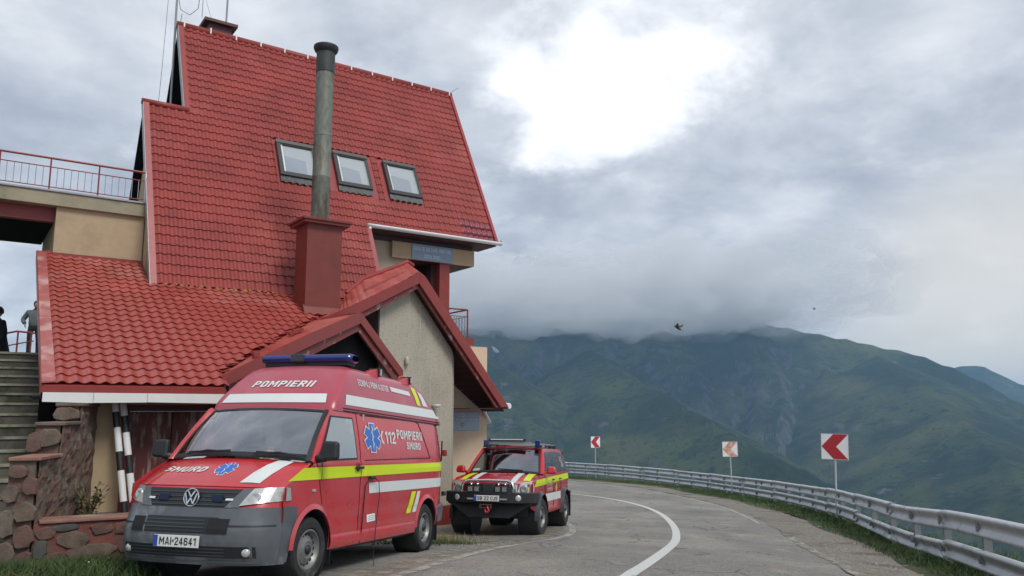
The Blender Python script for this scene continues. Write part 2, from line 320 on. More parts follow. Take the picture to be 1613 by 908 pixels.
# block letters drawn as flat strokes
def _ribbon(pts, t):
    n = len(pts); L = []; R = []
    for i in range(n):
        d0 = np.subtract(pts[i], pts[i - 1]) if i > 0 else np.subtract(pts[1], pts[0]); d1 = np.subtract(pts[i + 1], pts[i]) if i < n - 1 else d0
        d0 = d0 / np.hypot(*d0); d1 = d1 / np.hypot(*d1); m = d0 + d1; m = m / np.hypot(*m); nn = np.array((-m[1], m[0])); k = t / 2 / max(.5, float(nn @ np.array((-d0[1], d0[0]))))
        L.append(tuple(np.add(pts[i], nn * k))); R.append(tuple(np.subtract(pts[i], nn * k)))
    return [[R[i], R[i + 1], L[i + 1], L[i]] for i in range(n - 1)]
def _glyphs(T):
    h = T / 2; W = .60; l, r, b, t, m = h, W - h, h, 1 - h, .5; D = {}
    def rib(*ps): return _ribbon(ps, T)
    stem = rib((l, 0), (l, 1)); g = 2 * h
    D['I'] = (g, stem); D['E'] = (W * .92, stem + rib((g, b), (W * .92, b)) + rib((g, m), (W * .85, m)) + rib((g, t), (W * .92, t)))
    bowl = rib((g, t), (r - .1, t), (r, t - .1), (r, m + .08), (r - .1, m - .02), (g, m - .02))
    D['P'] = (W, stem + bowl); D['R'] = (W, stem + bowl + [[(r - .24, m - .02 - h), (r - .02, 0), (W + .02, 0), (r - .03, m - .02 - h)]])
    D['O'] = (W, rib((W / 2, b), (l + .1, b), (l, b + .1), (l, t - .1), (l + .1, t), (r - .1, t), (r, t - .1), (r, b + .1), (r - .1, b), (W / 2, b))); D['0'] = D['O']
    M = .80; D['M'] = (M, stem + rib((M - h, 0), (M - h, 1)) + [[(g, .66), (M / 2, .22), (M / 2, .54), (g, 1)], [(M / 2, .22), (M - g, .66), (M - g, 1), (M / 2, .54)]])
    D['N'] = (W + .04, stem + rib((W + .04 - h, 0), (W + .04 - h, 1)) + [[(g, .64), (W + .04 - g, 0), (W + .04 - g, .36), (g, 1)]])
    A = .68
    def xi(y): return T + (A / 2 - T) * y / .80
    leg = [[(0, 0), (T, 0), (A / 2, .80), (A / 2, 1), (A / 2 - .08, 1)], [(A, 0), (A / 2 + .08, 1), (A / 2, 1), (A / 2, .80), (A - T, 0)]]; bar = [[(xi(.2), .2), (A - xi(.2), .2), (A - xi(.34), .34), (xi(.34), .34)]]
    D['A'] = (A, leg + bar); D['V'] = (A, [[(x, 1 - y) for x, y in p][::-1] for p in leg])
    D['\u0102'] = (A, [[(x, y * .84) for x, y in p] for p in leg + bar] + [[(x, y) for x, y in q] for q in _ribbon([(A / 2 - .16, 1.04), (A / 2 - .10, .93), (A / 2 + .10, .93), (A / 2 + .16, 1.04)], .07)])
    D['S'] = (W, rib((r, .72), (r, t - .09), (r - .1, t), (l + .1, t), (l, t - .1), (l, m + .1), (l + .1, m), (r - .1, m), (r, m - .1), (r, b + .1), (r - .1, b), (l + .1, b), (l, b + .09), (l, .28)))
    D['U'] = (W, rib((l, 1), (l, b + .1), (l + .1, b), (r - .1, b), (r, b + .1), (r, 1)))
    D['D'] = (W, stem + rib((g, t), (r - .14, t), (r, t - .16), (r, b + .16), (r - .14, b), (g, b)))
    D['B'] = (W, stem + rib((g, m), (r - .1, m), (r, m - .1), (r, b + .1), (r - .1, b), (g, b)) + rib((g, t), (r - .14, t), (r - .04, t - .1), (r - .04, m + h)))
    D['C'] = (W, rib((r, .70), (r, t - .09), (r - .1, t), (l + .1, t), (l, t - .1), (l, b + .1), (l + .1, b), (r - .1, b), (r, b + .09), (r, .30)))
    D['J'] = (W * .85, rib((r * .82, 1), (r * .82, b + .1), (r * .82 - .1, b), (l + .09, b), (l, b + .08), (l, .30)))
    D['H'] = (W, stem + rib((r, 0), (r, 1)) + rib((g, m), (W - g, m))); D['T'] = (W, rib((0, t), (W, t)) + rib((W / 2, 0), (W / 2, 1 - g))); D['L'] = (W * .88, stem + rib((g, b), (W * .88, b)))
    D['Z'] = (W, rib((0, t), (W, t)) + rib((0, b), (W, b)) + [[(0, g), (.2, g), (W, 1 - g), (W - .2, 1 - g)]])
    D['1'] = (.40, rib((.40 - h, 0), (.40 - h, 1)) + [[(0, .66), (.40 - g, .80), (.40 - g, 1), (0, .84)]])
    D['2'] = (W, rib((l, .70), (l, t - .09), (l + .1, t), (r - .1, t), (r, t - .1), (r, .62), (l + .06, g + .07)) + rib((0, b), (W, b)))
    q = .64 * W; D['4'] = (W, rib((q, 0), (q, 1)) + rib((0, .3), (q - h, .3)) + rib((q + h, .3), (W, .3)) + [[(0, .3 + h), (.17, .3 + h), (q - h, .76), (q - h, 1)]])
    D['6'] = (W, rib((r, .74), (r - .04, t - .04), (l + .12, t), (l, t - .12), (l, b + .1), (l + .1, b), (r - .1, b), (r, b + .1), (r, m - .02), (r - .1, m + .06), (g, m + .06)))
    return D
_TXT = {}
def lettering(name, body, m, parent, fn, weight=.17, shear=0.0, gap=.15):
    k = (body, weight, shear, gap)
    if k not in _TXT:
        D = _glyphs(weight); x = 0; polys = []
        for ch in body:
            if ch == ' ': x += .38; continue
            w, ps = D[ch]
            for p in ps: polys.append([(x + a + shear * b, b) for a, b in p])
            x += w + gap
        x0 = min(a for p in polys for a, _ in p); x1 = max(a for p in polys for a, _ in p)
        _TXT[k] = [[((a - x0) / (x1 - x0), b) for a, b in p] for p in polys]
    mb = MB()
    for p in _TXT[k]: mb.add([fn(a, b) for a, b in p], [tuple(range(len(p)))])
    o = mb.build(name, m, parent); o['kind'] = 'stuff'; return o

# ------------------------------------------------------------------ ground shape
GY = np.array([[-60, 2.6], [-20, .85], [0, 0], [5, -.21], [9.1, -.472], [12.4, -.715], [17.3, -1.236], [20, -1.41], [24, -1.68], [31, -2.08], [38, -2.42], [46, -2.70], [54, -2.96], [57, -3.06], [80, -3.7], [400, -9]])
def gy(y):
    y = np.asarray(y, float); s = 0
    for d in (-1.2, -.6, 0, .6, 1.2): s = s + np.interp(y + d, GY[:, 0], GY[:, 1])
    return s / 5
def G(x, y):
    x = np.asarray(x, float); y = np.asarray(y, float)
    w = np.interp(y, [-5, 0, 4, 12, 24, 60], [0, .5, 1, 1, .45, .45])
    dip = np.clip((x - 4.2) / 2, 0, 1) * np.interp(y, [2, 6, 10, 15, 19], [0, .8, 1, .35, 0])
    return gy(y) - .047 * np.clip(x - 1.0, 0, 11) * w - .15 * dip
def g1(x, y): return float(G(x, y))
def smooth_path(pts, step=0.5, n=3):
    p = np.array(pts, float)
    for _ in range(n):          # Chaikin
        q = [p[0]]
        for a, b in zip(p[:-1], p[1:]): q += [a * .75 + b * .25, a * .25 + b * .75]
        q.append(p[-1]); p = np.array(q)
    d = np.r_[0, np.cumsum(np.hypot(*np.diff(p[:, :2], axis=0).T))]
    t = np.arange(0, d[-1], step); return np.c_[[np.interp(t, d, p[:, k]) for k in range(p.shape[1])]].T
RAIL = [(4.3, -14), (4.7, 0), (5.6, 6.5), (6.35, 9.8), (6.95, 12.2), (7.9, 16.3), (9.7, 24), (10.9, 32), (10.6, 39), (9.2, 46), (5.9, 54), (1.0, 58.5), (-8, 62), (-25, 64), (-60, 62)]
RP = smooth_path(RAIL, 1.0)
EDGE = [(2.2, -12), (2.5, 0), (3.3, 5.5), (4.0, 8.7), (4.78, 11.6), (5.9, 16.5), (7.25, 23), (8.2, 31), (7.9, 38), (6.6, 45), (3.2, 50), (-2, 54), (-12, 57), (-40, 59)]
CENT = [(-1.6, -8), (-.7, 0), (.90, 8.2), (2.05, 11.6), (3.2, 16), (4.1, 20.5), (4.72, 26), (4.72, 30.5), (4.15, 34), (2.7, 37.2), (-.5, 40.5), (-8, 44), (-20, 46)]
INNER = [(-2.05, 7.0), (-1.6, 8.5), (-1.24, 9.4), (-.5, 12), (.35, 14.2), (.95, 15.8), (1.38, 18.2), (1.45, 20.5), (1.1, 23.5), (.2, 26)]

def seg_dist(X, Y, path):
    """signed distance to a path, positive on its right side"""
    P = np.c_[X.ravel(), Y.ravel()]; best = np.full(len(P), 1e9); sg = np.zeros(len(P))
    for a, b in zip(path[:-1, :2], path[1:, :2]):
        d = b - a; L2 = d @ d; t = np.clip(((P - a) @ d) / L2, 0, 1); q = a + t[:, None] * d; e = P - q
        dist = np.hypot(e[:, 0], e[:, 1]); c = d[0] * e[:, 1] - d[1] * e[:, 0]
        k = dist < best - 1e-9; best[k] = dist[k]; sg[k] = np.where(c[k] > 0, -1, 1)
    return (best * sg).reshape(X.shape)
def fbm(X, Y, sc, octs=5, seed=0, ridged=False):
    out = np.zeros(X.shape); amp = 1; tot = 0
    fl = out.ravel(); xs = X.ravel(); ys = Y.ravel()
    for o in range(octs):
        f = sc * 2 ** o
        vals = np.fromiter((mnoise.noise((x * f + seed, y * f - seed * .7, seed * 1.3 + o * 3.1)) for x, y in zip(xs, ys)), float, len(xs))
        if ridged: vals = 1 - 2 * np.abs(vals)
        fl += amp * vals; tot += amp; amp *= .5
    return fl.reshape(X.shape) / tot
def grid_obj(name, X, Y, Z, m, smooth=True, mask=None):
    nu, nv = X.shape; vs = np.c_[X.ravel(), Y.ravel(), Z.ravel()]
    I = np.arange(nu * nv).reshape(nu, nv)
    F = np.stack([I[:-1, :-1], I[1:, :-1], I[1:, 1:], I[:-1, 1:]], -1).reshape(-1, 4)
    if mask is not None: F = F[mask.reshape(-1)]
    me = bpy.data.meshes.new(name); me.from_pydata(vs.tolist(), [], F.tolist()); me.update()
    if smooth: me.polygons.foreach_set('use_smooth', [True] * len(me.polygons))
    me.materials.append(m); o = bpy.data.objects.new(name, me); COL.objects.link(o); return o

# surface materials of the setting (world coordinates)
def ground_mat(name, build):
    m = bpy.data.materials.new(name); m.use_nodes = True; t = m.node_tree; p = t.nodes['Principled BSDF']
    N = t.nodes.new; L = t.links.new
    tcn = N('ShaderNodeTexCoord')
    def noise(sc, det=8, ro=.6, st=None, dist=0):
        v = tcn.outputs['Object']
        if st: mp = N('ShaderNodeMapping'); mp.inputs['Scale'].default_value = st; L(v, mp.inputs[0]); v = mp.outputs[0]
        n = N('ShaderNodeTexNoise'); n.inputs['Scale'].default_value = sc; n.inputs['Detail'].default_value = det; n.inputs['Roughness'].default_value = ro; n.inputs['Distortion'].default_value = dist
        L(v, n.inputs['Vector']); return n.outputs[0]
    def ramp(src, a, b):
        r = N('ShaderNodeMapRange'); r.interpolation_type = 'SMOOTHSTEP'; r.inputs[1].default_value = a; r.inputs[2].default_value = b; L(src, r.inputs[0]); return r.outputs[0]
    def rgb(c): n = N('ShaderNodeRGB'); n.outputs[0].default_value = (*c, 1); return n.outputs[0]
    def mix(f, a, b, bt='MIX'):
        x = N('ShaderNodeMix'); x.data_type = 'RGBA'; x.blend_type = bt
        if isinstance(f, float): x.inputs[0].default_value = f
        else: L(f, x.inputs[0])
        L(a if not isinstance(a, tuple) else rgb(a), x.inputs[6]); L(b if not isinstance(b, tuple) else rgb(b), x.inputs[7]); return x.outputs[2]
    def bump(src, st, dist):
        b = N('ShaderNodeBump'); b.inputs['Strength'].default_value = st; b.inputs['Distance'].default_value = dist; L(src, b.inputs['Height']); L(b.outputs[0], p.inputs['Normal'])
    def vor(sc): v = N('ShaderNodeTexVoronoi'); v.inputs['Scale'].default_value = sc; L(tcn.outputs['Object'], v.inputs['Vector']); return v
    def normal_z():
        g = N('ShaderNodeNewGeometry'); s = N('ShaderNodeSeparateXYZ'); L(g.outputs['True Normal'], s.inputs[0]); return s.outputs[2]
    class K: pass
    k = K(); k.__dict__.update(noise=noise, ramp=ramp, rgb=rgb, mix=mix, bump=bump, vor=vor, p=p, L=L, N=N, tc=tcn, nz=normal_z)
    build(k); return m
def _asph(k):
    c = k.mix(k.ramp(k.noise(.35, 6), .40, .66), (.195, .185, .168), (.29, .272, .238))
    c = k.mix(k.ramp(k.noise(.9, 7, .65, (1, .45, 1)), .55, .70), c, (.31, .285, .235))
    g = k.vor(95); c = k.mix(.42, c, k.mix(1.0, c, g.outputs['Color'], 'OVERLAY'))
    c = k.mix(k.ramp(k.noise(55, 3), .35, .65), k.mix(1.0, c, (.74, .74, .74), 'MULTIPLY'), k.mix(1.0, c, (1.22, 1.21, 1.18), 'MULTIPLY'))
    c = k.mix(k.ramp(k.noise(14, 6, .75), .53, .68), c, (.085, .080, .073)); c = k.mix(k.ramp(k.noise(19, 5, .75, (1.1, 1, 1)), .56, .70), c, (.42, .39, .33))
    c = k.mix(k.ramp(k.noise(.22, 5, .6, (1, .5, 1), .6), .58, .66), c, k.mix(1.0, c, (.78, .78, .79), 'MULTIPLY'))
    crk = k.N('ShaderNodeTexVoronoi'); crk.feature = 'DISTANCE_TO_EDGE'; crk.inputs['Scale'].default_value = .55
    w = k.N('ShaderNodeVectorMath'); w.operation = 'ADD'; nn = k.N('ShaderNodeTexNoise'); nn.inputs['Scale'].default_value = 1.2; k.L(k.tc.outputs['Object'], nn.inputs['Vector']); k.L(k.tc.outputs['Object'], w.inputs[0]); k.L(nn.outputs['Color'], w.inputs[1]); k.L(w.outputs[0], crk.inputs['Vector'])
    thin = k.ramp(crk.outputs['Distance'], .020, .0)
    some = k.ramp(k.noise(.5, 3), .44, .56)
    mm = k.N('ShaderNodeMath'); mm.operation = 'MULTIPLY'; k.L(thin, mm.inputs[0]); k.L(some, mm.inputs[1])
    c = k.mix(mm.outputs[0], c, (.07, .068, .064))
    k.L(c, k.p.inputs['Base Color']); k.p.inputs['Roughness'].default_value = .78; k.p.inputs['Specular IOR Level'].default_value = .4
    k.bump(k.noise(70, 5, .7), .6, .015)
M_ASPH = ground_mat('asphalt', _asph)
def _grav(k):
    v = k.vor(60); c = k.mix(k.ramp(k.noise(30, 5), .3, .7), (.17, .152, .122), (.38, .345, .285)); c = k.mix(.35, c, k.mix(1.0, c, v.outputs['Color'], 'OVERLAY'))
    c = k.mix(k.ramp(k.noise(.8, 6), .5, .66), c, (.16, .14, .11))
    k.L(c, k.p.inputs['Base Color']); k.p.inputs['Roughness'].default_value = .95; k.bump(v.outputs['Distance'], .9, .03)
M_GRAVS = ground_mat('gravel_shoulder', _grav)
def _hill(k):
    c = k.mix(k.ramp(k.noise(.5, 8), .40, .62), (.042, .068, .022), (.085, .095, .036)); c = k.mix(k.ramp(k.noise(.12, 7), .52, .70), c, (.13, .115, .075))
    k.L(c, k.p.inputs['Base Color']); k.p.inputs['Roughness'].default_value = .95; k.bump(k.noise(2.5, 8, .7), 1.0, .2)
M_HILL = ground_mat('hill_turf', _hill)
def _mtn(k):
    c = k.mix(k.ramp(k.noise(.0045, 9, .62), .38, .62), (.024, .044, .016), (.092, .118, .034))
    c = k.mix(k.ramp(k.noise(.020, 8, .7), .50, .62), c, (.022, .040, .018))
    c = k.mix(k.ramp(k.noise(.0021, 5), .52, .68), c, (.145, .155, .050))
    r1 = k.ramp(k.noise(.013, 9, .72, (1, 1, 2.2)), .575, .66); r2 = k.ramp(k.noise(.0032, 4), .47, .60)
    mm = k.N('ShaderNodeMath'); mm.operation = 'MULTIPLY'; k.L(r1, mm.inputs[0]); k.L(r2, mm.inputs[1])
    c = k.mix(mm.outputs[0], c, (.20, .20, .185))
    c = k.mix(k.ramp(k.noise(.085, 6, .8), .52, .66), c, (.016, .030, .013)); c = k.mix(k.ramp(k.noise(.11, 5, .8), .66, .74), c, (.21, .21, .19))
    st = k.ramp(k.nz(), .80, .62); c = k.mix(st, c, k.mix(k.ramp(k.noise(.03, 7), .4, .6), (.050, .058, .040), (.14, .14, .125)))
    k.L(c, k.p.inputs['Base Color']); k.p.inputs['Roughness'].default_value = 1; k.p.inputs['Specular IOR Level'].default_value = .1
    k.bump(k.noise(.04, 10, .8), 1.0, 16)
M_MTN = ground_mat('alpine_slope', _mtn)
def _line(k):
    a = k.ramp(k.noise(7, 8, .7), .60, .72); c = k.mix(a, (.60, .60, .57), (.24, .235, .22)); c = k.mix(k.ramp(k.noise(60, 3), .5, .75), c, (.40, .40, .38))
    k.L(c, k.p.inputs['Base Color']); k.p.inputs['Roughness'].default_value = .7; k.bump(k.noise(70, 5, .7), .5, .012)
M_LINE = ground_mat('road_paint', _line)
def worn_line(name, thr, col):
    m = ground_mat(name, lambda k: (k.L(k.mix(k.ramp(k.noise(25, 4), .4, .7), col, tuple(q * .75 for q in col)), k.p.inputs['Base Color']), k.L(k.ramp(k.noise(4.5, 9, .75), thr + .10, thr - .03), k.p.inputs['Alpha'])))
    return m
M_LINEW = worn_line('worn_road_paint', .51, (.40, .385, .335))
M_DUST = worn_line('pale_grit', .47, (.33, .30, .235))
def _pebble(k):
    v = k.vor(55); c = k.mix(k.ramp(v.outputs['Distance'], .15, .55), (.56, .515, .41), (.42, .38, .295))
    d = k.ramp(k.noise(38, 3, .5), .60, .70); c = k.mix(d, c, (.13, .115, .085)); c = k.mix(k.ramp(k.noise(.8, 5), .45, .7), c, k.mix(1.0, c, (.84, .84, .82), 'MULTIPLY'))
    k.L(c, k.p.inputs['Base Color']); k.p.inputs['Roughness'].default_value = .95; k.bump(v.outputs['Distance'], .8, .012)
M_PEB = ground_mat('pebbledash', _pebble)
# ------------------------------------------------------------------ the setting: ground, road, mountains
def build_ground():
    xs = np.r_[np.linspace(-400, -60, 12)[:-1], np.linspace(-60, -14, 16)[:-1], np.linspace(-14, 22, 60)[:-1], np.linspace(22, 70, 24)[:-1], np.linspace(70, 420, 24)]
    ys = np.r_[np.linspace(-150, -20, 10)[:-1], np.linspace(-20, 66, 110)[:-1], np.linspace(66, 120, 26)[:-1], np.linspace(120, 460, 24)]
    X, Y = np.meshgrid(xs, ys, indexing='ij')
    D = seg_dist(X, Y, RP)
    Z = G(X, Y) - .05
    n = fbm(X, Y, .06, 4, 3)
    o = np.clip(D - .75, 0, None)
    drop = np.where(o < 2, .16 * o * o, .64 + (o - 2) * .70)
    Z = np.maximum(Z - drop + n * np.clip(o, 0, 8) * .35, -265)
    o = grid_obj('ground', X, Y, Z, M_HILL); tag(o, kind='structure')
build_ground()

def strip(name, left, right, m, lift, n_across=1, step=.5, kind='structure', parent=None):
    """sheet between two paths of equal sampling, following the ground"""
    vs = []; fs = []
    for a, b in zip(left, right):
        for k in range(n_across + 1):
            t = k / n_across; x = a[0] * (1 - t) + b[0] * t; y = a[1] * (1 - t) + b[1] * t
            vs.append((x, y, g1(x, y) + lift))
    w = n_across + 1
    for i in range(len(left) - 1):
        for k in range(n_across): fs.append((i * w + k, i * w + k + 1, (i + 1) * w + k + 1, (i + 1) * w + k))
    o = MB().add(vs, fs).build(name, m, parent, smooth=True); tag(o, kind=kind); return o
def resample(p, n):
    p = np.asarray(p)[:, :2]; d = np.r_[0, np.cumsum(np.hypot(*np.diff(p, axis=0).T))]; t = np.linspace(0, d[-1], n)
    return np.c_[np.interp(t, d, p[:, 0]), np.interp(t, d, p[:, 1])]
def offset(p, d):
    p = np.asarray(p)[:, :2]; t = np.gradient(p, axis=0); t /= np.hypot(t[:, 0], t[:, 1])[:, None]
    return p + np.c_[t[:, 1], -t[:, 0]] * np.reshape(d, (-1, 1))
E_S = smooth_path(EDGE, .5); N_E = 150
EDG = resample(E_S, N_E)
jit = np.cumsum(np.random.default_rng(3).normal(0, .02, N_E)); jit -= np.linspace(jit[0], jit[-1], N_E)
RW = offset(EDG, jit)
# road sheet: from well inside the bend to the broken outer edge
INN = np.array([(-16, -14), (-16, 0), (-14, 6), (-9.5, 9.5), (-9.0, 14), (-9.5, 20), (-10, 26), (-14, 31), (-30, 34), (-60, 36)], float)
strip('road', resample(smooth_path(INN, .5), N_E), RW, M_ASPH, 0.0, 18)
shl = offset(EDG, 1.45 + .25 * np.sin(np.arange(N_E) * .33))
strip('gravel_shoulder', offset(EDG, -.10 + .06 * np.sin(np.arange(N_E) * 1.7)), shl, M_GRAVS, 0.006, 4)
strip('grass_verge_ground', offset(EDG, 1.25 + .2 * np.sin(np.arange(N_E) * .5)), offset(EDG, 3.3), M_HILL, 0.012, 3)
C_S = resample(smooth_path(CENT, .3), 170)
o = strip('road_centre_line', offset(C_S, -.085), offset(C_S, .085), M_LINE, 0.005)
E_L = offset(EDG, -.32); o = strip('road_edge_line', offset(E_L[48:], -.05), offset(E_L[48:], .05), M_LINEW, 0.005)
o = strip('road_edge_line', offset(offset(EDG, -.02)[:44], -.10), offset(offset(EDG, -.02)[:44], .10), M_DUST, 0.009)
I_S = resample(smooth_path(INNER, .3), 70)
o = strip('road_inner_line', offset(I_S, -.075), offset(I_S, .075), M_LINEW, 0.005)
o = strip('road_inner_grit', offset(I_S, -.62), offset(I_S, -.18), M_DUST, 0.004)

# far mountains -------------------------------------------------------------------
HZ_TOP = 190.0
SKY_AZ = [-60, -35, -12, -3.06, 4.3, 11.09, 16.73, 19.2, 22.77, 24.73, 26.86, 28.94, 30.91, 32.56, 35.1, 37.84, 46, 62]
SKY_EL = [1.0, 1.5, 4.6, 5.9, 6.5, 6.6, 6.3, 5.58, 4.74, 4.17, 3.65, 2.7, 1.52, .39, -1.59, -3.2, -3.6, -2.5]
def build_mountains():
    az = np.r_[np.linspace(-60, -6, 40)[:-1], np.linspace(-6, 35, 300)[:-1], np.linspace(35, 62, 30)]
    t = np.linspace(0, 1, 150); rr = 330 + (3300 - 330) * t ** 1.15
    A, R = np.meshgrid(np.radians(az), rr, indexing='ij')
    X = R * np.sin(A); Y = R * np.cos(A)
    el = np.interp(np.degrees(A), SKY_AZ, SKY_EL)
    RC = 2450.0 + 120 * np.sin(A * 7)
    crest = RC * np.tan(np.radians(el))
    s = np.clip((R - 620) / (RC - 620), 0, 1.0)
    prof = .35 * s + .65 * s ** 2.6
    floor = -250.0
    H = floor + (crest - floor) * prof
    back = np.clip((R - RC) / 700, 0, 1); H = H - back * 260
    # gullies that run down the face and a rough surface
    env = np.sin(np.clip(s, 0, 1) * math.pi) ** .7
    aa = np.degrees(A)
    wob = fbm(X, Y, .0011, 3, 21) * 2.6
    gul = np.abs(np.mod(aa * .42 + wob * 1.0, 2) - 1); gul2 = np.abs(np.mod(aa * 1.15 + wob * 1.7 + .4, 2) - 1)
    H += env * (-60 * gul ** 1.4 - 30 * gul2 ** 1.3)
    H += env * (fbm(X, Y, .0035, 5, 5, True) - .45) * 75 + fbm(X, Y, .014, 4, 9) * 14 * np.clip(env + .12, 0, 1)
    # the near spur with its peak below the cloud
    def ridge(pts, fall, seed):
        P = np.array([(r * math.sin(math.radians(a)), r * math.cos(math.radians(a)), r * math.tan(math.radians(e))) for a, e, r in pts])
        P = smooth_path(P, 18, 2)
        best = np.full(X.shape, -1e9)
        w = fbm(X, Y, .006, 4, seed) * 60
        for q in P:
            d = np.hypot(X - q[0], Y - q[1]); best = np.maximum(best, q[2] - np.clip(d + w * np.clip(d / 150, 0, 1), 0, None) * fall)
        return best
    sp = ridge([(5.5, 4.3, 2050), (6.98, 3.06, 1720), (10.49, 1.17, 1500), (13.47, -.81, 1330), (16.34, -2.5, 1200), (19.5, -4.5, 1080)], .56, 31) + (fbm(X, Y, .0075, 5, 41, True) - .5) * 20
    H = np.maximum(H, sp)
    lf = ridge([(-6.5, 6.0, 2100), (-3.3, 4.6, 1800), (-1.2, 3.2, 1640), (-.3, 2.85, 1600)], .62, 55) + (fbm(X, Y, .01, 4, 44, True) - .5) * 12
    H = np.maximum(H, lf)
    rt = ridge([(24.7, 3.6, 2250), (27.5, 1.2, 1900), (29.5, -1.0, 1620), (31.5, -3.2, 1400), (33, -5, 1200)], .5, 77) + (fbm(X, Y, .008, 4, 47, True) - .5) * 10
    H = np.maximum(H, rt)
    for name, clear_up, zc in (('mountain', True, HZ_TOP), ('mountain_summit_ridge', False, HZ_TOP + .04)):
        o = grid_obj(name, X, Y, H, M_MTN); tag(o, kind='structure'); bm = bmesh.new(); bm.from_mesh(o.data)
        bmesh.ops.bisect_plane(bm, geom=bm.verts[:] + bm.edges[:] + bm.faces[:], plane_co=(0, 0, zc), plane_no=(0, 0, 1), clear_outer=clear_up, clear_inner=not clear_up)
        bm.to_mesh(o.data); bm.free(); o.data.polygons.foreach_set('use_smooth', [True] * len(o.data.polygons))
    # range across the next valley
    az = np.linspace(20, 58, 90); rr = np.linspace(3350, 4700, 30)
    A, R = np.meshgrid(np.radians(az), rr, indexing='ij'); X = R * np.sin(A); Y = R * np.cos(A)
    e2 = np.interp(np.degrees(A), [20, 28.19, 29.29, 30.5, 31.6, 32.63, 36, 42, 58], [.5, 2.0, 2.55, 2.6, 2.1, 1.3, 2.0, 1.0, 1.5])
    cr = 3950 * np.tan(np.radians(e2)); q = np.clip(1 - np.abs(R - 3950) / 640, 0, 1)
    H = -260 + (cr + 260) * q + fbm(X, Y, .003, 5, 61, True) * 26 * q
    o = grid_obj('far_mountain_range', X, Y, np.minimum(H, HZ_TOP - 1), M_MTN); tag(o, kind='structure')
build_mountains()
# small snow field in the corrie
def snow():
    az, el, r = RAD(-1.17), RAD(4.36), 2085
    c = Vector((r * math.sin(az), r * math.cos(az), r * math.tan(el) + CAMZ))
    rt = Vector((math.cos(az), -math.sin(az), 0)); up = Vector((.0, .35, .94)).normalized()
    pts = [(-11, 9), (-3, 5), (4, -1), (10, -9), (2, -11), (-5, -6), (-8, 0)]
    MB().slab([c + rt * a + up * b for a, b in pts], (0, 6, -2)).build('snow_patch', MATS['white_paint'])
    o = bpy.data.objects['snow_patch']; tag(o, 'small white snow patch high on the mountainside under the cloud', 'snow')
snow()

def volume_mat(name, col, dens, aniso=0.0):
    m = bpy.data.materials.new(name); m.use_nodes = True; t = m.node_tree; t.nodes.clear()
    o = t.nodes.new('ShaderNodeOutputMaterial'); v = t.nodes.new('ShaderNodeVolumePrincipled')
    v.inputs['Color'].default_value = (*col, 1); v.inputs['Density'].default_value = dens; v.inputs['Anisotropy'].default_value = aniso
    t.links.new(v.outputs[0], o.inputs['Volume']); return m
o = MB().box2((-5200, -1500, -268), (5200, 5600, HZ_TOP + .02)).build('haze', volume_mat('haze_air', (.38, .64, .93), 1.6e-4)); tag(o, 'thin blue haze over the whole valley', 'haze', kind='stuff')

def cloud_bank():
    rng = random.Random(4); m = [volume_mat('cloud_vapour', (.97, .985, 1.0), .0075), volume_mat('thin_cloud_vapour', (.97, .985, 1.0), .0022)]
    bm = bmesh.new()
    blobs = []
    for az in np.arange(-9, 22.5, 1.7):
        fall = np.interp(az, [-9, 14, 18, 20, 22.5], [0, 0, 10, 30, 55])
        blobs.append((az + rng.uniform(-.8, .8), rng.uniform(1850, 2250), 290 + fall * .8 + rng.uniform(-8, 22), rng.uniform(120, 240), rng.uniform(200, 330), rng.uniform(64, 92)))
        blobs.append((az + rng.uniform(-.6, .6), rng.uniform(2350, 2700), 312 + fall * .6 + rng.uniform(-10, 30), rng.uniform(190, 280), rng.uniform(200, 300), rng.uniform(95, 130)))
    mb_ = MB()
    for az, r, z, rx, ry, rz in blobs:
        vs = []; fs = []; mb_.cur = 1 if az > 16.5 else 0
        b = bmesh.new(); bmesh.ops.create_icosphere(b, subdivisions=4, radius=1)
        c = Vector((r * math.sin(RAD(az)), r * math.cos(RAD(az)), z)); off = Vector((rng.uniform(0, 90), rng.uniform(0, 90), rng.uniform(0, 90)))
        base = len(vs)
        for v in b.verts:
            n = mnoise.fractal(v.co * 1.5 + off, .6, 2.1, 5); k = 1 + .42 * n
            p = Vector((v.co.x * rx * k, v.co.y * ry * k, v.co.z * rz * k)); q = c + p
            q.z = max(q.z, HZ_TOP + .5)
            vs.append(q)
        for f in b.faces: fs.append(tuple(base + v.index for v in f.verts))
        b.free(); mb_.add(vs, fs)
    bm.free()
    o = mb_.build('clouds', m, smooth=True); tag(o, 'low grey cloud wrapping the mountain top', 'cloud', kind='stuff')
cloud_bank()

# ------------------------------------------------------------------ guardrail
RAILP = resample(smooth_path(RAIL, .25), 900)
rd = np.r_[0, np.cumsum(np.hypot(*np.diff(RAILP, axis=0).T))]
def rail_at(s):
    x = np.interp(s, rd, RAILP[:, 0]); y = np.interp(s, rd, RAILP[:, 1]); e = .15
    dx = np.interp(s + e, rd, RAILP[:, 0]) - np.interp(s - e, rd, RAILP[:, 0]); dy = np.interp(s + e, rd, RAILP[:, 1]) - np.interp(s - e, rd, RAILP[:, 1])
    L = math.hypot(dx, dy); return float(x), float(y), dx / L, dy / L
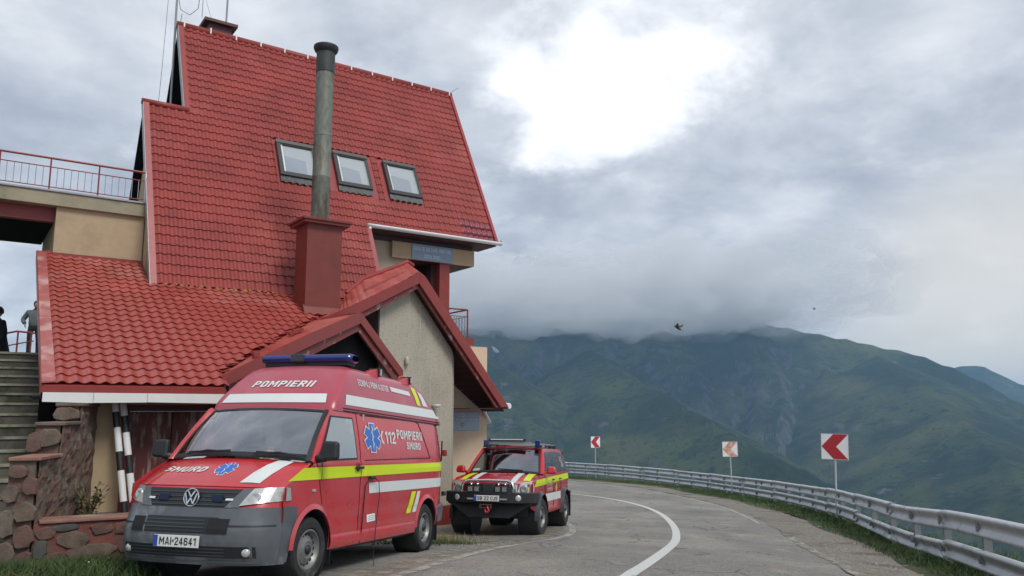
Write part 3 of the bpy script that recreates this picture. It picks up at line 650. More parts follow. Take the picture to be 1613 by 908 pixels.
# W profile (out towards the road, height)
WPROF = [(.0, -.155), (.030, -.150), (.060, -.135), (.070, -.115), (.064, -.095), (.020, -.035), (.010, 0), (.020, .035), (.064, .095), (.070, .115), (.060, .135), (.030, .150), (0, .155)]
def guardrail():
    root = empty('guardrail', (7, 12, g1(7, 12)))
    tag(root, 'double steel guardrail with two stacked corrugated beams along the outer bend', 'guardrail')
    inv = Matrix.Translation(-root.location)
    s0 = 14.0 - 2; s1 = 92; L = 4.0; k = 0; rng = random.Random(5)
    s = s0
    while s < s1:
        for row, (h, name) in enumerate(((.73, 'upper_beam'), (.30 if s > 34 else .25, 'lower_beam'))):
            mb = MB(); n = 8
            d0 = rng.uniform(-.012, .012); d1 = rng.uniform(-.012, .012); bow = rng.uniform(-.02, .015)
            if row == 1 and 25 < s < 33: bow -= .05; d0 -= .03
            def fn(a, b, s=s, h=h, d0=d0, d1=d1, bow=bow):
                ss = s + a * (L + .12); x, y, dx, dy = rail_at(ss); nx, ny = -dy, dx
                i = b * (len(WPROF) - 1); j = min(int(i), len(WPROF) - 2); f = i - j
                o = WPROF[j][0] * (1 - f) + WPROF[j + 1][0] * f; z = WPROF[j][1] * (1 - f) + WPROF[j + 1][1] * f
                zz = g1(x, y) + h + d0 * (1 - a) + d1 * a + bow * math.sin(math.pi * a) * .6 + z
                o = o + .005 * (1 - a) + bow * math.sin(math.pi * a)
                return Vector((x + nx * o, y + ny * o, zz)) - root.location
            mb.grid(fn, n, len(WPROF) - 1)
            ob = mb.build(name, M_GALV, root, smooth=True)
            so_ = ob.modifiers.new('thick', 'SOLIDIFY'); so_.thickness = .006
        s += L
    pm = None
    s = s0 + .3
    while s < s1:
        x, y, dx, dy = rail_at(s); nx, ny = -dy, dx
        if pm is None:
            a = MB(); pr = [(-.05, .0), (.05, .0), (.05, .012), (-.038, .012), (-.038, .10), (.05, .10), (.05, .112), (-.05, .112)]
            a.hull8([(p[0], p[1], -.5) for p in pr], [(p[0], p[1], .89) for p in pr]); a.box((0, -.035, .73), (.09, .07, .16)); a.box((0, -.035, .28), (.09, .07, .14))
            pm = a.mesh('post'); pm.materials.append(mat('post_steel', (.26, .27, .275), .55, .5, var=.2, vscale=5))
        zz = g1(x, y)
        mt = Matrix.Translation(Vector((x, y, zz)) - root.location) @ Matrix(((dx, -nx, 0, 0), (dy, -ny, 0, 0), (0, 0, 1, 0), (0, 0, 0, 1)))
        share('post', pm, root, mt)
        s += 2.0
    # red reflectors in the beam and bolt heads
    for ss in (49.6, 57.2):
        x, y, dx, dy = rail_at(ss); nx, ny = -dy, dx
        MB().box((x + nx * .05 - root.location.x, y + ny * .05 - root.location.y, g1(x, y) + .73 - root.location.z), (.11, .05, .10), Matrix(((dx, nx, 0), (dy, ny, 0), (0, 0, 1)))).build('reflector', M_REDL, root)
    for i in range(8):
        ss = s0 + L * (i + 1) + .06
        for h in (.73 + .045, .73 - .045):
            x, y, dx, dy = rail_at(ss); nx, ny = -dy, dx
            MB().lathe([(0, .02), (.014, .018), (.018, .004), (.018, 0)], (x + nx * .055 - root.location.x, y + ny * .055 - root.location.y, g1(x, y) + h - root.location.z), (nx, ny, 0), 8).build('bolt', M_STEEL, root)
guardrail()

# ------------------------------------------------------------------ chevron signs
def chevron(loc, face_az, size, mred, label, post_h, lean=0.0):
    x, y = loc; z = g1(x, y) - .1
    R = Matrix.Rotation(-RAD(face_az), 4, 'Z')
    root = empty('chevron_sign', mtx=Matrix.Translation((x, y, z)) @ R @ Matrix.Rotation(lean, 4, 'Y'))
    tag(root, label, 'road sign', 'chevron signs round the bend')
    h = size / 2; c = post_h + h
    MB().lathe([(.001, -.3), (.028, -.3), (.028, c + h * .8), (.001, c + h * .8)], (0, .03, 0), (0, 0, 1), 12).build('post', M_GALV, root, autos=40)
    mb = MB(); mb.box((0, 0, c), (size, .012, size)); mb.build('panel', M_SIGNW, root, bevel=.006)
    y0 = -.0085
    # arrow head that points to the left of the viewer
    pts = [(-h * .97, 0), (-h * .10, h * .96), (h * .96, h * .96), (h * .10, 0), (h * .96, -h * .96), (-h * .10, -h * .96)]
    MB().add([(a, y0, c + b) for a, b in pts], [(0, 3, 2, 1), (0, 5, 4, 3)]).build('chevron', mred, root)
    fr = MB()
    for a, b in (((-h, -h), (h, -h)), ((h, -h), (h, h)), ((h, h), (-h, h)), ((-h, h), (-h, -h))): fr.bar((a[0], -.004, c + a[1]), (b[0], -.004, c + b[1]), .014, .014, (0, 1, 0))
    fr.build('rim', M_STEEL, root)
    br = MB()
    for q in (-.5, .5): br.box((0, .012, c + q * h), (.16, .012, .04))
    br.build('bracket', M_GALV, root)
chevron((9.55, 24.1), 24, .76, M_SIGNR, 'large bright red and white chevron sign nearest along the guardrail', 1.86, .03)
chevron((10.32, 38.2), 6, .70, M_SIGNF, 'faded orange and white chevron sign between the two red ones', 1.90, -.01)
chevron((5.68, 55.0), -28, .75, M_SIGNR, 'small distant red and white chevron sign at the far end of the guardrail', 2.02)

# ------------------------------------------------------------------ grass, weeds, loose stones
def blades(name, pts, hmin, hmax, m, label, cat, wid=.010, seed=1, bend=.5, kind='stuff'):
    rng = random.Random(seed); vs = []; fs = []
    for (x, y, z) in pts:
        h = rng.uniform(hmin, hmax); a = rng.uniform(0, 6.283); w = wid * rng.uniform(.6, 1.4)
        dx, dy = math.cos(a), math.sin(a); lx = rng.gauss(0, bend) * h; ly = rng.gauss(0, bend) * h; b = len(vs)
        vs += [(x - dx * w, y - dy * w, z - .02), (x + dx * w, y + dy * w, z - .02), (x + lx * .35 + dx * w * .8, y + ly * .35 + dy * w * .8, z + h * .6), (x + lx * .35 - dx * w * .8, y + ly * .35 - dy * w * .8, z + h * .6), (x + lx, y + ly, z + h)]
        fs += [(b, b + 1, b + 2, b + 3), (b + 3, b + 2, b + 4)]
    me = bpy.data.meshes.new(name); me.from_pydata(vs, [], fs); me.update(); me.materials.append(m)
    o = bpy.data.objects.new(name, me); COL.objects.link(o); tag(o, label, cat, kind=kind); return o
def verge():
    rng = random.Random(11); pts = []
    E2 = resample(E_S, 900); N2 = offset(E2, 1.0) - E2
    for _ in range(120000):
        i = rng.randrange(len(E2)); x, y = E2[i]
        if y < 4 or (y > 30 and rng.random() < .35): continue
        t = rng.triangular(1.15, 3.5, 2.2); c = mnoise.noise((x * 1.3, y * 1.3, 2.0)) + .35 * mnoise.noise((x * .35, y * .35, 7))
        if c < -.12 and rng.random() < .7: continue
        x += N2[i][0] * t; y += N2[i][1] * t; pts.append((x, y, g1(x, y) + .012))
    blades('verge_grass', pts, .03, .15, M_GRASSD, 'dark green grass growing along the foot of the guardrail', 'grass', .0075, 2, .7)
    pts = []
    for _ in range(16000):   # taller tufts hanging round the near rails
        i = rng.randrange(len(E2)); x, y = E2[i]
        if not 5 < y < 18: continue
        t = rng.triangular(1.9, 4.6, 2.6); x += N2[i][0] * t; y += N2[i][1] * t; pts.append((x, y, g1(x, y) - max(0, t - 3.0) * .25))
    blades('tall_grass', pts, .12, .42, M_GRASS, 'taller light green grass tufts round the near end of the guardrail', 'grass', .0045, 3, .45)
verge()
def stones():
    rng = random.Random(21); vs = []; fs = []
    E2 = resample(E_S, 900); N2 = offset(E2, 1.0) - E2
    ico = bmesh.new(); bmesh.ops.create_icosphere(ico, subdivisions=1, radius=1); iv = [v.co.copy() for v in ico.verts]; fi = [tuple(v.index for v in f.verts) for f in ico.faces]; ico.free()
    for _ in range(6500):
        i = rng.randrange(len(E2)); x, y = E2[i]
        if y < 5 or y > 34: continue
        t = rng.triangular(-.05, 1.7, .7); x += N2[i][0] * t; y += N2[i][1] * t; z = g1(x, y) + .006
        r = rng.uniform(.008, .026) * (1.6 if rng.random() < .05 else 1); a = rng.uniform(0, 6.3); b = len(vs); sx, sy, sz = r * rng.uniform(.8, 1.5), r * rng.uniform(.7, 1.2), r * rng.uniform(.4, .8)
        for v in iv: vs.append((x + (v.x * math.cos(a) * sx - v.y * math.sin(a) * sy), y + (v.x * math.sin(a) * sx + v.y * math.cos(a) * sy), z + v.z * sz))
        fs += [tuple(b + k for k in f) for f in fi]
    me = bpy.data.meshes.new('gravel'); me.from_pydata(vs, [], fs); me.update(); me.materials.append(M_GRAVEL)
    o = bpy.data.objects.new('gravel', me); COL.objects.link(o); tag(o, 'loose grey gravel on the road shoulder', 'gravel', kind='stuff')
stones()
# ------------------------------------------------------------------ the rescue station (local axes: a along the house front, b into the house, z up)
HU = Vector((math.sin(RAD(55)), math.cos(RAD(55)), 0)); HM = Vector((-math.cos(RAD(55)), math.sin(RAD(55)), 0))
HO = Vector((-6.22, 10.60, 0))
HMAT = Matrix(((HU.x, HM.x, 0, HO.x), (HU.y, HM.y, 0, HO.y), (0, 0, 1, 0), (0, 0, 0, 1)))
def hw(a, b, z): return HO + HU * a + HM * b + Vector((0, 0, z))
house = empty('rescue_station', mtx=HMAT)
tag(house, 'tall red tiled mountain rescue station with steep roof, flue and lower garage wing', 'building')
S1P, S1Z0 = RAD(25), 1.69
STP, STB, STZ = RAD(63), 4.57, 3.83
def s1z(b): return S1Z0 + math.tan(S1P) * b
def stb(z): return STB + (z - STZ) / math.tan(STP)
RIDGE_B, RIDGE_Z = 8.28, STZ + (8.28 - STB) * math.tan(STP)
WING_B = 6.88; WING_Z = STZ + (WING_B - STB) * math.tan(STP)

# tile unit: wave across, step along
def wave(t):
    t = t % 1.0
    return (.5 - .5 * math.cos(2 * math.pi * t)) ** 1.35
def tile_geo(w, L, amp=.024, step=.026, n=8):
    vs = []; fs = []
    rows = [(.02, step - .009), (.0, step - .009), (0, step), (L * .5, step * .5), (L + .03, -.002)]   # underside, lip, face, upper end
    for (y, zo) in rows:
        for i in range(n + 1): vs.append((w * i / n, y, amp * wave(i / n) + zo + .008))
    for j in range(len(rows) - 1):
        for i in range(n): q = j * (n + 1) + i; fs.append((q, q + 1, q + n + 2, q + n + 1))
    return vs, fs
def tile_mtx(a, b, z, ph): 
    c, s = math.cos(ph), math.sin(ph)
    return Matrix(((1, 0, 0, a), (0, c, -s, b), (0, s, c, z), (0, 0, 0, 1)))

VALLEY = [(2.34, .0), (2.48, .48), (2.82, .86), (3.17, 1.25), (3.55, 1.67), (3.89, 2.04), (4.4, 2.55), (4.74, 2.94), (5.3, 3.5), (6.0, 4.2), (6.3, 4.6)]
VB = np.array([v[1] for v in VALLEY]); VA = np.array([v[0] for v in VALLEY])
# garage roof -------------------------------------------------------------------
gr = MB(); pts = [(-.0, 0)] + VALLEY + [(2.0, 4.62), (2.0, 5.86), (.19, 5.86)]
gr.slab([(a, b, s1z(b) - .005) for a, b in pts], (0, 0, -.10))
groof = gr.build('garage_roof', M_SHEET, house)
AW, CL = .176, .268
tv, tf = tile_geo(AW, CL, .032, .020)
tme = MB().add(tv, tf).mesh('roof_tile', True); tme.set_sharp_from_angle(angle=RAD(50)); tme.materials.append(M_TILEF)
cand = []
nrow = int(5.86 / math.cos(S1P) / CL)
for r in range(nrow + 1):
    b = r * CL * math.cos(S1P)
    if b > 5.84: continue
    amax = np.interp(b + .12, VB, VA) - .03 if b < 4.5 else 2.0
    if b > 4.42: amax = 2.0
    for i in range(60):
        a = .13 + .03 * b + i * AW
        if a + AW > amax + .09: break
        w = hw(a, b, s1z(b)); cand.append(((w - Vector((0, 0, CAMZ))).length, a, b))
cand.sort()
rest = MB()
rj = random.Random(9)
for k, (d, a, b) in enumerate(cand):
    mt = tile_mtx(a, b, s1z(b), S1P)
    if k < 300: share('roof_tile', tme, groof, mt)
    else: rest.add([mt @ Vector(v) for v in tv], tf)
o = rest.build('tile_field', M_TILEF, groof, autos=50); o['kind'] = 'stuff'
# ragged tile ends cut along the valley
rag = MB()
for (a0, b0), (a1, b1) in zip(VALLEY[1:8], VALLEY[2:9]):
    for k in range(3):
        t = k / 3 + rj.uniform(0, .2); a = a0 + (a1 - a0) * t; b = b0 + (b1 - b0) * t; w = rj.uniform(.05, .11)
        z = s1z(b); rag.add([(a - .12, b - .02, z + .05), (a + .02, b - .03 + rj.uniform(-.02, .02), z + rj.uniform(.05, .09)), (a + .05, b + w, z + rj.uniform(.06, .10)), (a - .10, b + w, z + .055)], [(0, 1, 2, 3)])
o = rag.build('cut_tile_ends', M_TILEF, groof); o['kind'] = 'stuff'
fl = MB(); fl.slab([(-.02, -.02, s1z(-.02) + .045), (.14, -.02, s1z(-.02) + .06), (.32, 5.86, s1z(5.86) + .06), (.165, 5.86, s1z(5.86) + .045)], (0, 0, -.02))
fl.build('verge_flashing', M_FADED, groof)
vs = MB(); vs.slab([(-.035, -.02, s1z(-.02) + .03), (-.02, -.02, s1z(-.02) + .03), (.165, 5.86, s1z(5.86) + .03), (.15, 5.86, s1z(5.86) + .03)], (0, 0, -.16)); vs.build('verge_board', M_RED, groof)
MB().box2((-.02, -.03, 1.585), (2.36, .0, 1.67)).build('eave_strip', M_RED, groof)
for k, (a0, a1, d) in enumerate(((-.0, .60, .0), (.605, 1.28, .012), (1.285, 2.36, .0))):
    m_ = MB(); m_.add([(a0, -.05, 1.46 - d), (a1, -.05, 1.445 + d), (a1, -.05, 1.584), (a0, -.05, 1.584), (a0, -.032, 1.46 - d), (a1, -.032, 1.445 + d), (a1, -.032, 1.584), (a0, -.032, 1.584)], [(0, 1, 2, 3), (7, 6, 5, 4), (0, 4, 5, 1), (1, 5, 6, 2), (2, 6, 7, 3), (3, 7, 4, 0)])
    m_.build('fascia_board', M_WHITE, groof)
MB().box2((2.36, -.07, 1.44), (2.40, -.01, 1.60)).build('fascia_end', M_WHITE, groof)
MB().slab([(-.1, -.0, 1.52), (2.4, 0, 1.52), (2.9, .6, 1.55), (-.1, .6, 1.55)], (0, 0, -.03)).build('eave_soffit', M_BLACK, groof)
# garage front -------------------------------------------------------------------
MB().box2((.72, .50, -.35), (1.09, .80, 1.56)).build('wall_pier', M_PLASTER, house)
MB().box2((1.09, .52, 1.43), (3.05, .80, 1.56)).build('door_lintel', M_PLASTER, house)
MB().box2((2.46, .51, -.45), (3.05, .80, 1.43)).build('wall_pier', M_PLASTER, house)
MB().box2((3.05, .50, -.9), (3.10, 3.4, 1.9)).build('garage_side_wall', M_PLASTER, house)
MB().box2((.72, .80, -.35), (.78, 5.5, 1.7)).build('garage_side_wall', M_PLASTER, house)
MB().box2((.05, 1.0, .6), (.72, 1.05, 1.6)).build('painted_shade_wall', M_BLACK, house)  # closes the dark space under the eave, its shade painted black
dr = MB().box2((1.18, .64, -.4), (2.38, .69, 1.33)).build('garage_door', M_DOOR, house)
df = MB(); df.box2((1.09, .58, -.4), (1.18, .72, 1.43)); df.box2((2.38, .58, -.4), (2.46, .72, 1.43)); df.box2((1.18, .581, 1.335), (2.38, .72, 1.429)); df.build('door_frame', M_DOORF, dr)
MB().box2((1.77, .632, -.38), (1.785, .64, 1.32)).build('door_joint', M_BLACK, dr)
MB().box2((1.09, .49, -.4), (1.16, .578, .72)).build('painted_plinth', M_RED, house)

# terrace on the left ---------------------------------------------------------------
MB().box2((.43, 5.83, 3.9), (2.07, 8.6, 5.42)).build('terrace_wall', M_PLASTER, house)
sl_ = MB().box2((-4.5, 5.74, 5.42), (2.08, 8.9, 5.70)).build('terrace_slab', M_CONC, house, bevel=.012)
MB().box2((-4.5, 5.71, 5.70), (2.085, 8.9, 5.735)).build('slab_edge_cap', M_STEEL, sl_)
MB().box2((-4.5, 6.02, 5.14), (.428, 6.2, 5.415)).build('red_beam', M_RED, house)
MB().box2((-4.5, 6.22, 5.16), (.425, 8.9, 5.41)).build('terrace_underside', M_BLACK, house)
MB().box2((.40, 5.78, s1z(5.8) - .02), (2.10, 5.86, s1z(5.8) + .08)).build('wall_flashing', M_RED, house)
MB().slab([(.15, 5.86, s1z(5.86) + .07), (.5, 5.86, s1z(5.86) + .07), (.5, 5.95, s1z(5.86) + .07), (.15, 5.95, s1z(5.86) + .07)], (0, 0, -.05)).build('ridge_end', M_SHEET, groof)
rl = MB().tube([(-4.5, 5.80, 6.40), (2.06, 5.80, 6.40)], .024, 8).build('terrace_railing', M_RED, house)
MB().tube([(-4.5, 5.80, 6.215), (2.04, 5.80, 6.215)], .011, 6).build('mid_rail', M_RED, rl)
MB().tube([(-4.5, 5.80, 5.80), (2.04, 5.80, 5.80)], .011, 6).build('bottom_rail', M_RED, rl)
pa = [1.14, .26, -.61, -1.49, -2.37, -3.25, -4.13, 2.03]
pme = MB().tube([(0, 0, 5.72), (0, 0, 6.39)], .017, 6).mesh('rail_post'); pme.materials.append(M_RED)
bme = MB().tube([(0, 0, 5.80), (0, 0, 6.21)], .0075, 5).mesh('baluster'); bme.materials.append(M_STEEL)
for a in pa: share('rail_post', pme, rl, Matrix.Translation((a, 5.80, 0)))
ps = sorted(pa)
for a0, a1 in zip(ps[:-1], ps[1:]):
    for k in range(1, 7): share('baluster', bme, rl, Matrix.Translation((a0 + (a1 - a0) * k / 7, 5.80, 0)))
MB().box2((2.02, 5.76, 5.735), (2.045, 5.81, 6.4)).build('rail_end_strip', M_WHITE, rl)

# steep main roof -------------------------------------------------------------------
AL, AR, AN, AE = 2.07, 11.02, 2.97, 7.14      # left verge, right verge, notch, inner end of the right eave
ZE = 5.92
def fp(a, z, o=0.0): # point on the steep front plane, o out along its normal
    return Vector((a, stb(z) - math.sin(STP) * o, z + math.cos(STP) * o))
mr = MB()
mr.slab([fp(AL, STZ), fp(AE, STZ), fp(AE, ZE), fp(AL, ZE)], (0, .13, 0))
mr.slab([fp(AL, ZE), fp(AR, ZE), fp(AR, WING_Z), fp(AL, WING_Z)], (0, .13, 0))
mr.slab([fp(AN, WING_Z), fp(AR, WING_Z), fp(AR, RIDGE_Z), fp(AN, RIDGE_Z)], (0, .13, 0))
mroof = mr.build('main_roof', M_SHEET, house)
bk = MB()
def bp(a, z, o=0.): return Vector((a, 2 * RIDGE_B - stb(z) + o, z))
bk.slab([bp(AN, RIDGE_Z), bp(AR, RIDGE_Z), bp(AR, 5.2), bp(AN, 5.2)], (0, .10, -.05))
bk.build('back_slope', M_BLACK, mroof)
bk = MB()
bk.slab([(AL, 2 * WING_B - stb(WING_Z), WING_Z), (AN, 2 * WING_B - stb(WING_Z), WING_Z), (AN, 2 * WING_B - stb(5.0), 5.0), (AL, 2 * WING_B - stb(5.0), 5.0)], (0, .10, -.05))
bk.build('wing_back_slope', M_BLACK, mroof)
SKY = [(5.05, 6.02), (6.53, 7.47), (7.95, 8.92)]; SZ0, SZ1 = 6.93, 7.94
TW, TL = .166, .2495
mv, mf = tile_geo(TW, TL, .036, .022)
field = MB(); dark = MB()
nr = int((RIDGE_Z - STZ) / math.sin(STP) / TL)
for r in range(nr + 1):
    z = STZ + r * TL * math.sin(STP); zt = z + TL * math.sin(STP)
    if z > RIDGE_Z - .05: continue
    lo = AL + .10 + 5 * TW if z > WING_Z - .1 else AL + .10
    hi = AE - .03 if z < ZE - .12 else AR - .06
    n = int((hi - lo) / TW + .5)
    for i in range(n):
        a = lo + i * TW; ac = a + TW / 2
        if any(s0 - .13 < ac < s1 + .13 and zt > SZ0 - .16 and z < SZ1 + .02 for s0, s1 in SKY): continue
        mt = tile_mtx(a, stb(z), z, STP)
        # sheets are not perfectly aligned: small stagger between sheet columns
        dz = .012 * math.sin(i // 7 * 2.3)
        vsx = [mt @ Vector((v[0], v[1] + dz, v[2])) for v in mv]
        newer = a > AR - 1.05 and z < ZE + .55
        (dark if newer else field).add(vsx, mf)
o = field.build('tile_field', M_TILE, mroof, autos=50); o['kind'] = 'stuff'
o = dark.build('replacement_tiles', mat('dark_new_tile', (.235, .034, .050), .4, var=.15, vscale=3, coat=.1), mroof, smooth=True); o['kind'] = 'stuff'; o['label'] = 'darker replacement tiles at the eave corner'
def vstrip(name, a0, a1, z0, z1, m, o0=.012, th=.045):
    q = [fp(a0, z0, o0), fp(a1, z0, o0), fp(a1, z1, o0), fp(a0, z1, o0)]; n = fp(0, 0, th) - fp(0, 0, 0)
    return MB().slab(q, n).build(name, m, mroof)
vstrip('verge_flashing', AL - .03, AL + .09, STZ - .06, WING_Z, mat('dusty_red_flashing', (.33, .075, .070), .4, var=.2, vscale=3))
vstrip('verge_flashing', AN - .03, AN + .09, WING_Z + .02, RIDGE_Z, M_TILE)
vstrip('verge_flashing', AR - .06, AR + .03, ZE - .03, RIDGE_Z, M_SHEET)
vstrip('verge_flashing', AE - .06, AE + .05, STZ + .3, ZE, MATS['dusty_red_flashing'])
MB().slab([fp(AL - .03, STZ - .05, -.12), fp(AL - .03, STZ - .05, .05), fp(AL - .03, WING_Z, .05), fp(AL - .03, WING_Z, -.12)], (-.012, 0, 0)).build('verge_edge', M_STEEL, mroof)
MB().slab([fp(AN - .03, WING_Z, -.12), fp(AN - .03, WING_Z, .05), fp(AN - .03, RIDGE_Z, .05), fp(AN - .03, RIDGE_Z, -.12)], (-.012, 0, 0)).build('verge_edge', M_STEEL, mroof)
rc = MB().tube([(AN - .05, RIDGE_B + .01, RIDGE_Z + .0), (AR + .02, RIDGE_B + .01, RIDGE_Z + .0)], .10, 12).build('ridge_cap', M_TILE, mroof, smooth=True)
MB().tube([(AL - .06, WING_B + .0, WING_Z + .02), (AN + .06, WING_B + .0, WING_Z + .02)], .075, 10).build('wing_ridge_cap', M_TILE, mroof, smooth=True)
clip = MB().box2((-.018, -.10, -.05), (.018, -.075, .10)).mesh('ridge_clip'); clip.materials.append(M_WHITEP)
for k in range(13): share('ridge_clip', clip, rc, Matrix.Translation((3.08 + k * .655, RIDGE_B, RIDGE_Z)))
# gable walls behind the verges
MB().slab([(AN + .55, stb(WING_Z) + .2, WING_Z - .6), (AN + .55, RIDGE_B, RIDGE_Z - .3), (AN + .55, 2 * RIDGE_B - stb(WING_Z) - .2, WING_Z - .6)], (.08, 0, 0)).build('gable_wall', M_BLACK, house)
MB().slab([(AL + .16, STB + .25, STZ - .6), (AL + .16, WING_B, WING_Z - .35), (AL + .16, 2 * WING_B - STB, STZ - .6)], (.08, 0, 0)).build('wing_gable_wall', M_PLASTER, house)
MB().box2((AL + .02, 5.46, s1z(4.6) - .3), (AL + .12, 5.9, 5.40)).build('return_wall', M_PLASTER, house)
# lichen grown along the joint of the two roofs
lc = MB(); rl_ = random.Random(12)
for k in range(46):
    a = AL + .25 + k * .098
    if a > 4.75: break
    w = rl_.uniform(.02, .05); z = STZ - .005 + rl_.uniform(-.02, .02)
    if rl_.random() < .75: lc.lathe([(0, .022), (w * .7, .016), (w, 0)], (a, STB - .09, z), (0, -.5, .85), 7)
lc.build('lichen', M_LICHEN, mroof)
# skylights
for (s0, s1) in SKY:
    fr_ = MB()
    def rectbar(a0, a1, z0, z1, o0, o1, mb):
        n = fp(0, 0, o1) - fp(0, 0, o0); mb.slab([fp(a0, z0, o0), fp(a1, z0, o0), fp(a1, z1, o0), fp(a0, z1, o0)], n)
    rectbar(s0, s0 + .10, SZ0, SZ1, .0, .11, fr_); rectbar(s1 - .07, s1, SZ0, SZ1, .0, .11, fr_)
    rectbar(s0 + .10, s1 - .07, SZ1 - .11, SZ1, .0, .105, fr_); rectbar(s0 + .10, s1 - .07, SZ0, SZ0 + .10, .0, .105, fr_)
    sk = fr_.build('skylight', mat('skylight_frame', (.040, .036, .034), .35, var=.15), mroof)
    cv = MB(); rectbar(s0 - .01, s1 + .01, SZ1 - .085, SZ1 + .012, .106, .125, cv); cv.build('cover', mat('brown_cover', (.11, .085, .078), .4, .3), sk)
    q = MB(); q.add([fp(s0 + .10, SZ0 + .10, .06), fp(s1 - .07, SZ0 + .10, .06), fp(s1 - .07, SZ1 - .11, .06), fp(s0 + .10, SZ1 - .11, .06)], [(0, 1, 2, 3)]); q.build('pane', mat('pale_pane', (.40, .43, .44), .12, coat=.4, var=.06, vscale=2), sk); q = MB(); q.add([fp(s0 + .17, SZ0 + .11, .0625), fp(s1 - .27, SZ0 + .11, .0625), fp(s1 - .27, SZ1 - .48, .0625), fp(s0 + .17, SZ1 - .42, .0625)], [(0, 1, 2, 3)]); q.build('painted_interior', mat('painted_interior_grey', (.30, .335, .37), .14, coat=.4, var=.06, vscale=2), sk)  # opaque pane with a darker inset: dim interior behind glass painted in grey
    for a0, a1 in ((s0 + .105, s0 + .14), (s1 - .075, s1 - .05)):
        st_ = MB(); rectbar(a0, a1, SZ0 + .09, SZ1 - .12, .062, .085, st_); st_.build('bright_strip', mat('bright_aluminium', (.72, .72, .70), .3, .6), sk)
    ap = MB(); n = 14
    def apf(u_, v_, s0=s0, s1=s1): return fp(s0 + (s1 - s0) * u_, SZ0 - .17 + .19 * v_, .055 + .022 * (1 - v_) * math.sin(u_ * 36))
    ap.grid(apf, 42, 3); ap.build('lead_apron', mat('grey_lead', (.115, .115, .11), .7, var=.3, vscale=9), sk)
# flue chimney
ch = MB().box2((4.83, 3.52, 2.95), (5.60, 4.2, 5.24)).build('chimney', M_BRICKRED, house)
cp = MB(); cp.box2((4.72, 3.40, 5.24), (5.73, 4.32, 5.30)); cp.box2((4.68, 3.36, 5.301), (5.77, 4.36, 5.345)); cp.build('chimney_cap', M_BRICKRED, ch)
MB().slab([(4.80, 3.40, s1z(3.4) + .0), (5.66, 3.40, s1z(3.4)), (5.66, 3.54, s1z(3.52) + .18), (4.80, 3.54, s1z(3.52) + .18)], (0, .02, -.02)).build('chimney_flashing', M_BRICKRED, ch)
PX, PB = 5.215, 3.86
MB().lathe([(.19, 5.30), (.195, 5.34), (.193, 6.35), (.198, 6.36), (.198, 6.39), (.193, 6.40), (.193, 7.28), (.199, 7.29), (.199, 7.33), (.193, 7.34), (.193, 8.78)], (PX, PB, 0), (0, 0, 1), 28).build('flue_pipe', M_PIPE, ch, autos=30)
MB().lathe([(.193, 8.76), (.206, 8.77), (.206, 9.0), (.203, 9.25)], (PX, PB, 0), (0, 0, 1), 28).build('flue_pipe', mat('sooted_flue', (.05, .054, .05), .6, .2, var=.3, vscale=5, col2=(.19, .185, .15), c2scale=1.6, c2lo=.55, c2hi=.75), ch, autos=30)
MB().lathe([(.203, 9.23), (.25, 9.28), (.275, 9.35), (.27, 9.39), (.18, 9.43), (.001, 9.44)], (PX, PB, 0), (0, 0, 1), 28).build('flue_cowl', M_SOOT, ch, smooth=True)
# roof vent box, masts
vb = MB(); vb.hull8([(3.75, 8.55, RIDGE_Z - .3), (4.35, 8.55, RIDGE_Z - .3), (4.35, 9.2, RIDGE_Z - .3), (3.75, 9.2, RIDGE_Z - .3)], [(3.75, 8.55, RIDGE_Z + .42), (4.35, 8.55, RIDGE_Z + .42), (4.35, 9.2, RIDGE_Z + .42), (3.75, 9.2, RIDGE_Z + .42)])
vb.box2((3.62, 8.42, RIDGE_Z + .42), (4.48, 9.3, RIDGE_Z + .50)); vb.build('roof_vent', mat('dark_red_box', (.09, .022, .02), .5, var=.2), house)
am = MB().tube([(2.93, 8.45, 8.9), (2.90, 8.45, 13.6)], .028, 8).build('antenna_mast', M_STEEL, house)
MB().tube([(2.90, 8.45, 12.05), (3.55, 8.2, 11.98)], .012, 6).build('antenna_arm', M_STEEL, am)
MB().tube([(3.5, 8.22, 12.3), (3.5, 8.22, 11.45)], .010, 6).build('antenna_rod', M_STEEL, am)
MB().tube([(2.93, 8.44, 12.0), (3.0, 8.4, 11.6), (3.22, 8.33, 11.48), (3.4, 8.26, 11.68), (3.42, 8.25, 11.95)], .008, 5).build('cable_loop', M_DARK, am)
MB().tube([(3.05, 8.42, 11.5), (3.02, 8.40, 11.2), (3.12, 8.35, RIDGE_Z + .1)], .007, 5).build('cable', M_DARK, am)
MB().tube([(3.55, 8.2, 12.0), (3.8, 8.5, RIDGE_Z + .5)], .004, 4).build('stay_wire', M_DARK, am)
MB().tube([(2.72, 8.5, 12.2), (2.62, 8.2, 9.6), (2.56, 8.1, 8.3)], .005, 4).build('hanging_wire', M_DARK, am)
MB().tube([(4.28, 8.9, RIDGE_Z + .5), (4.30, 8.9, 13.8)], .026, 8).build('vent_pole', M_STEEL, house)
MB().tube([(AR - .02, RIDGE_B, RIDGE_Z + .08), (AR + .25, RIDGE_B - .1, RIDGE_Z + .28)], .008, 5).build('lightning_rod', M_STEEL, house)

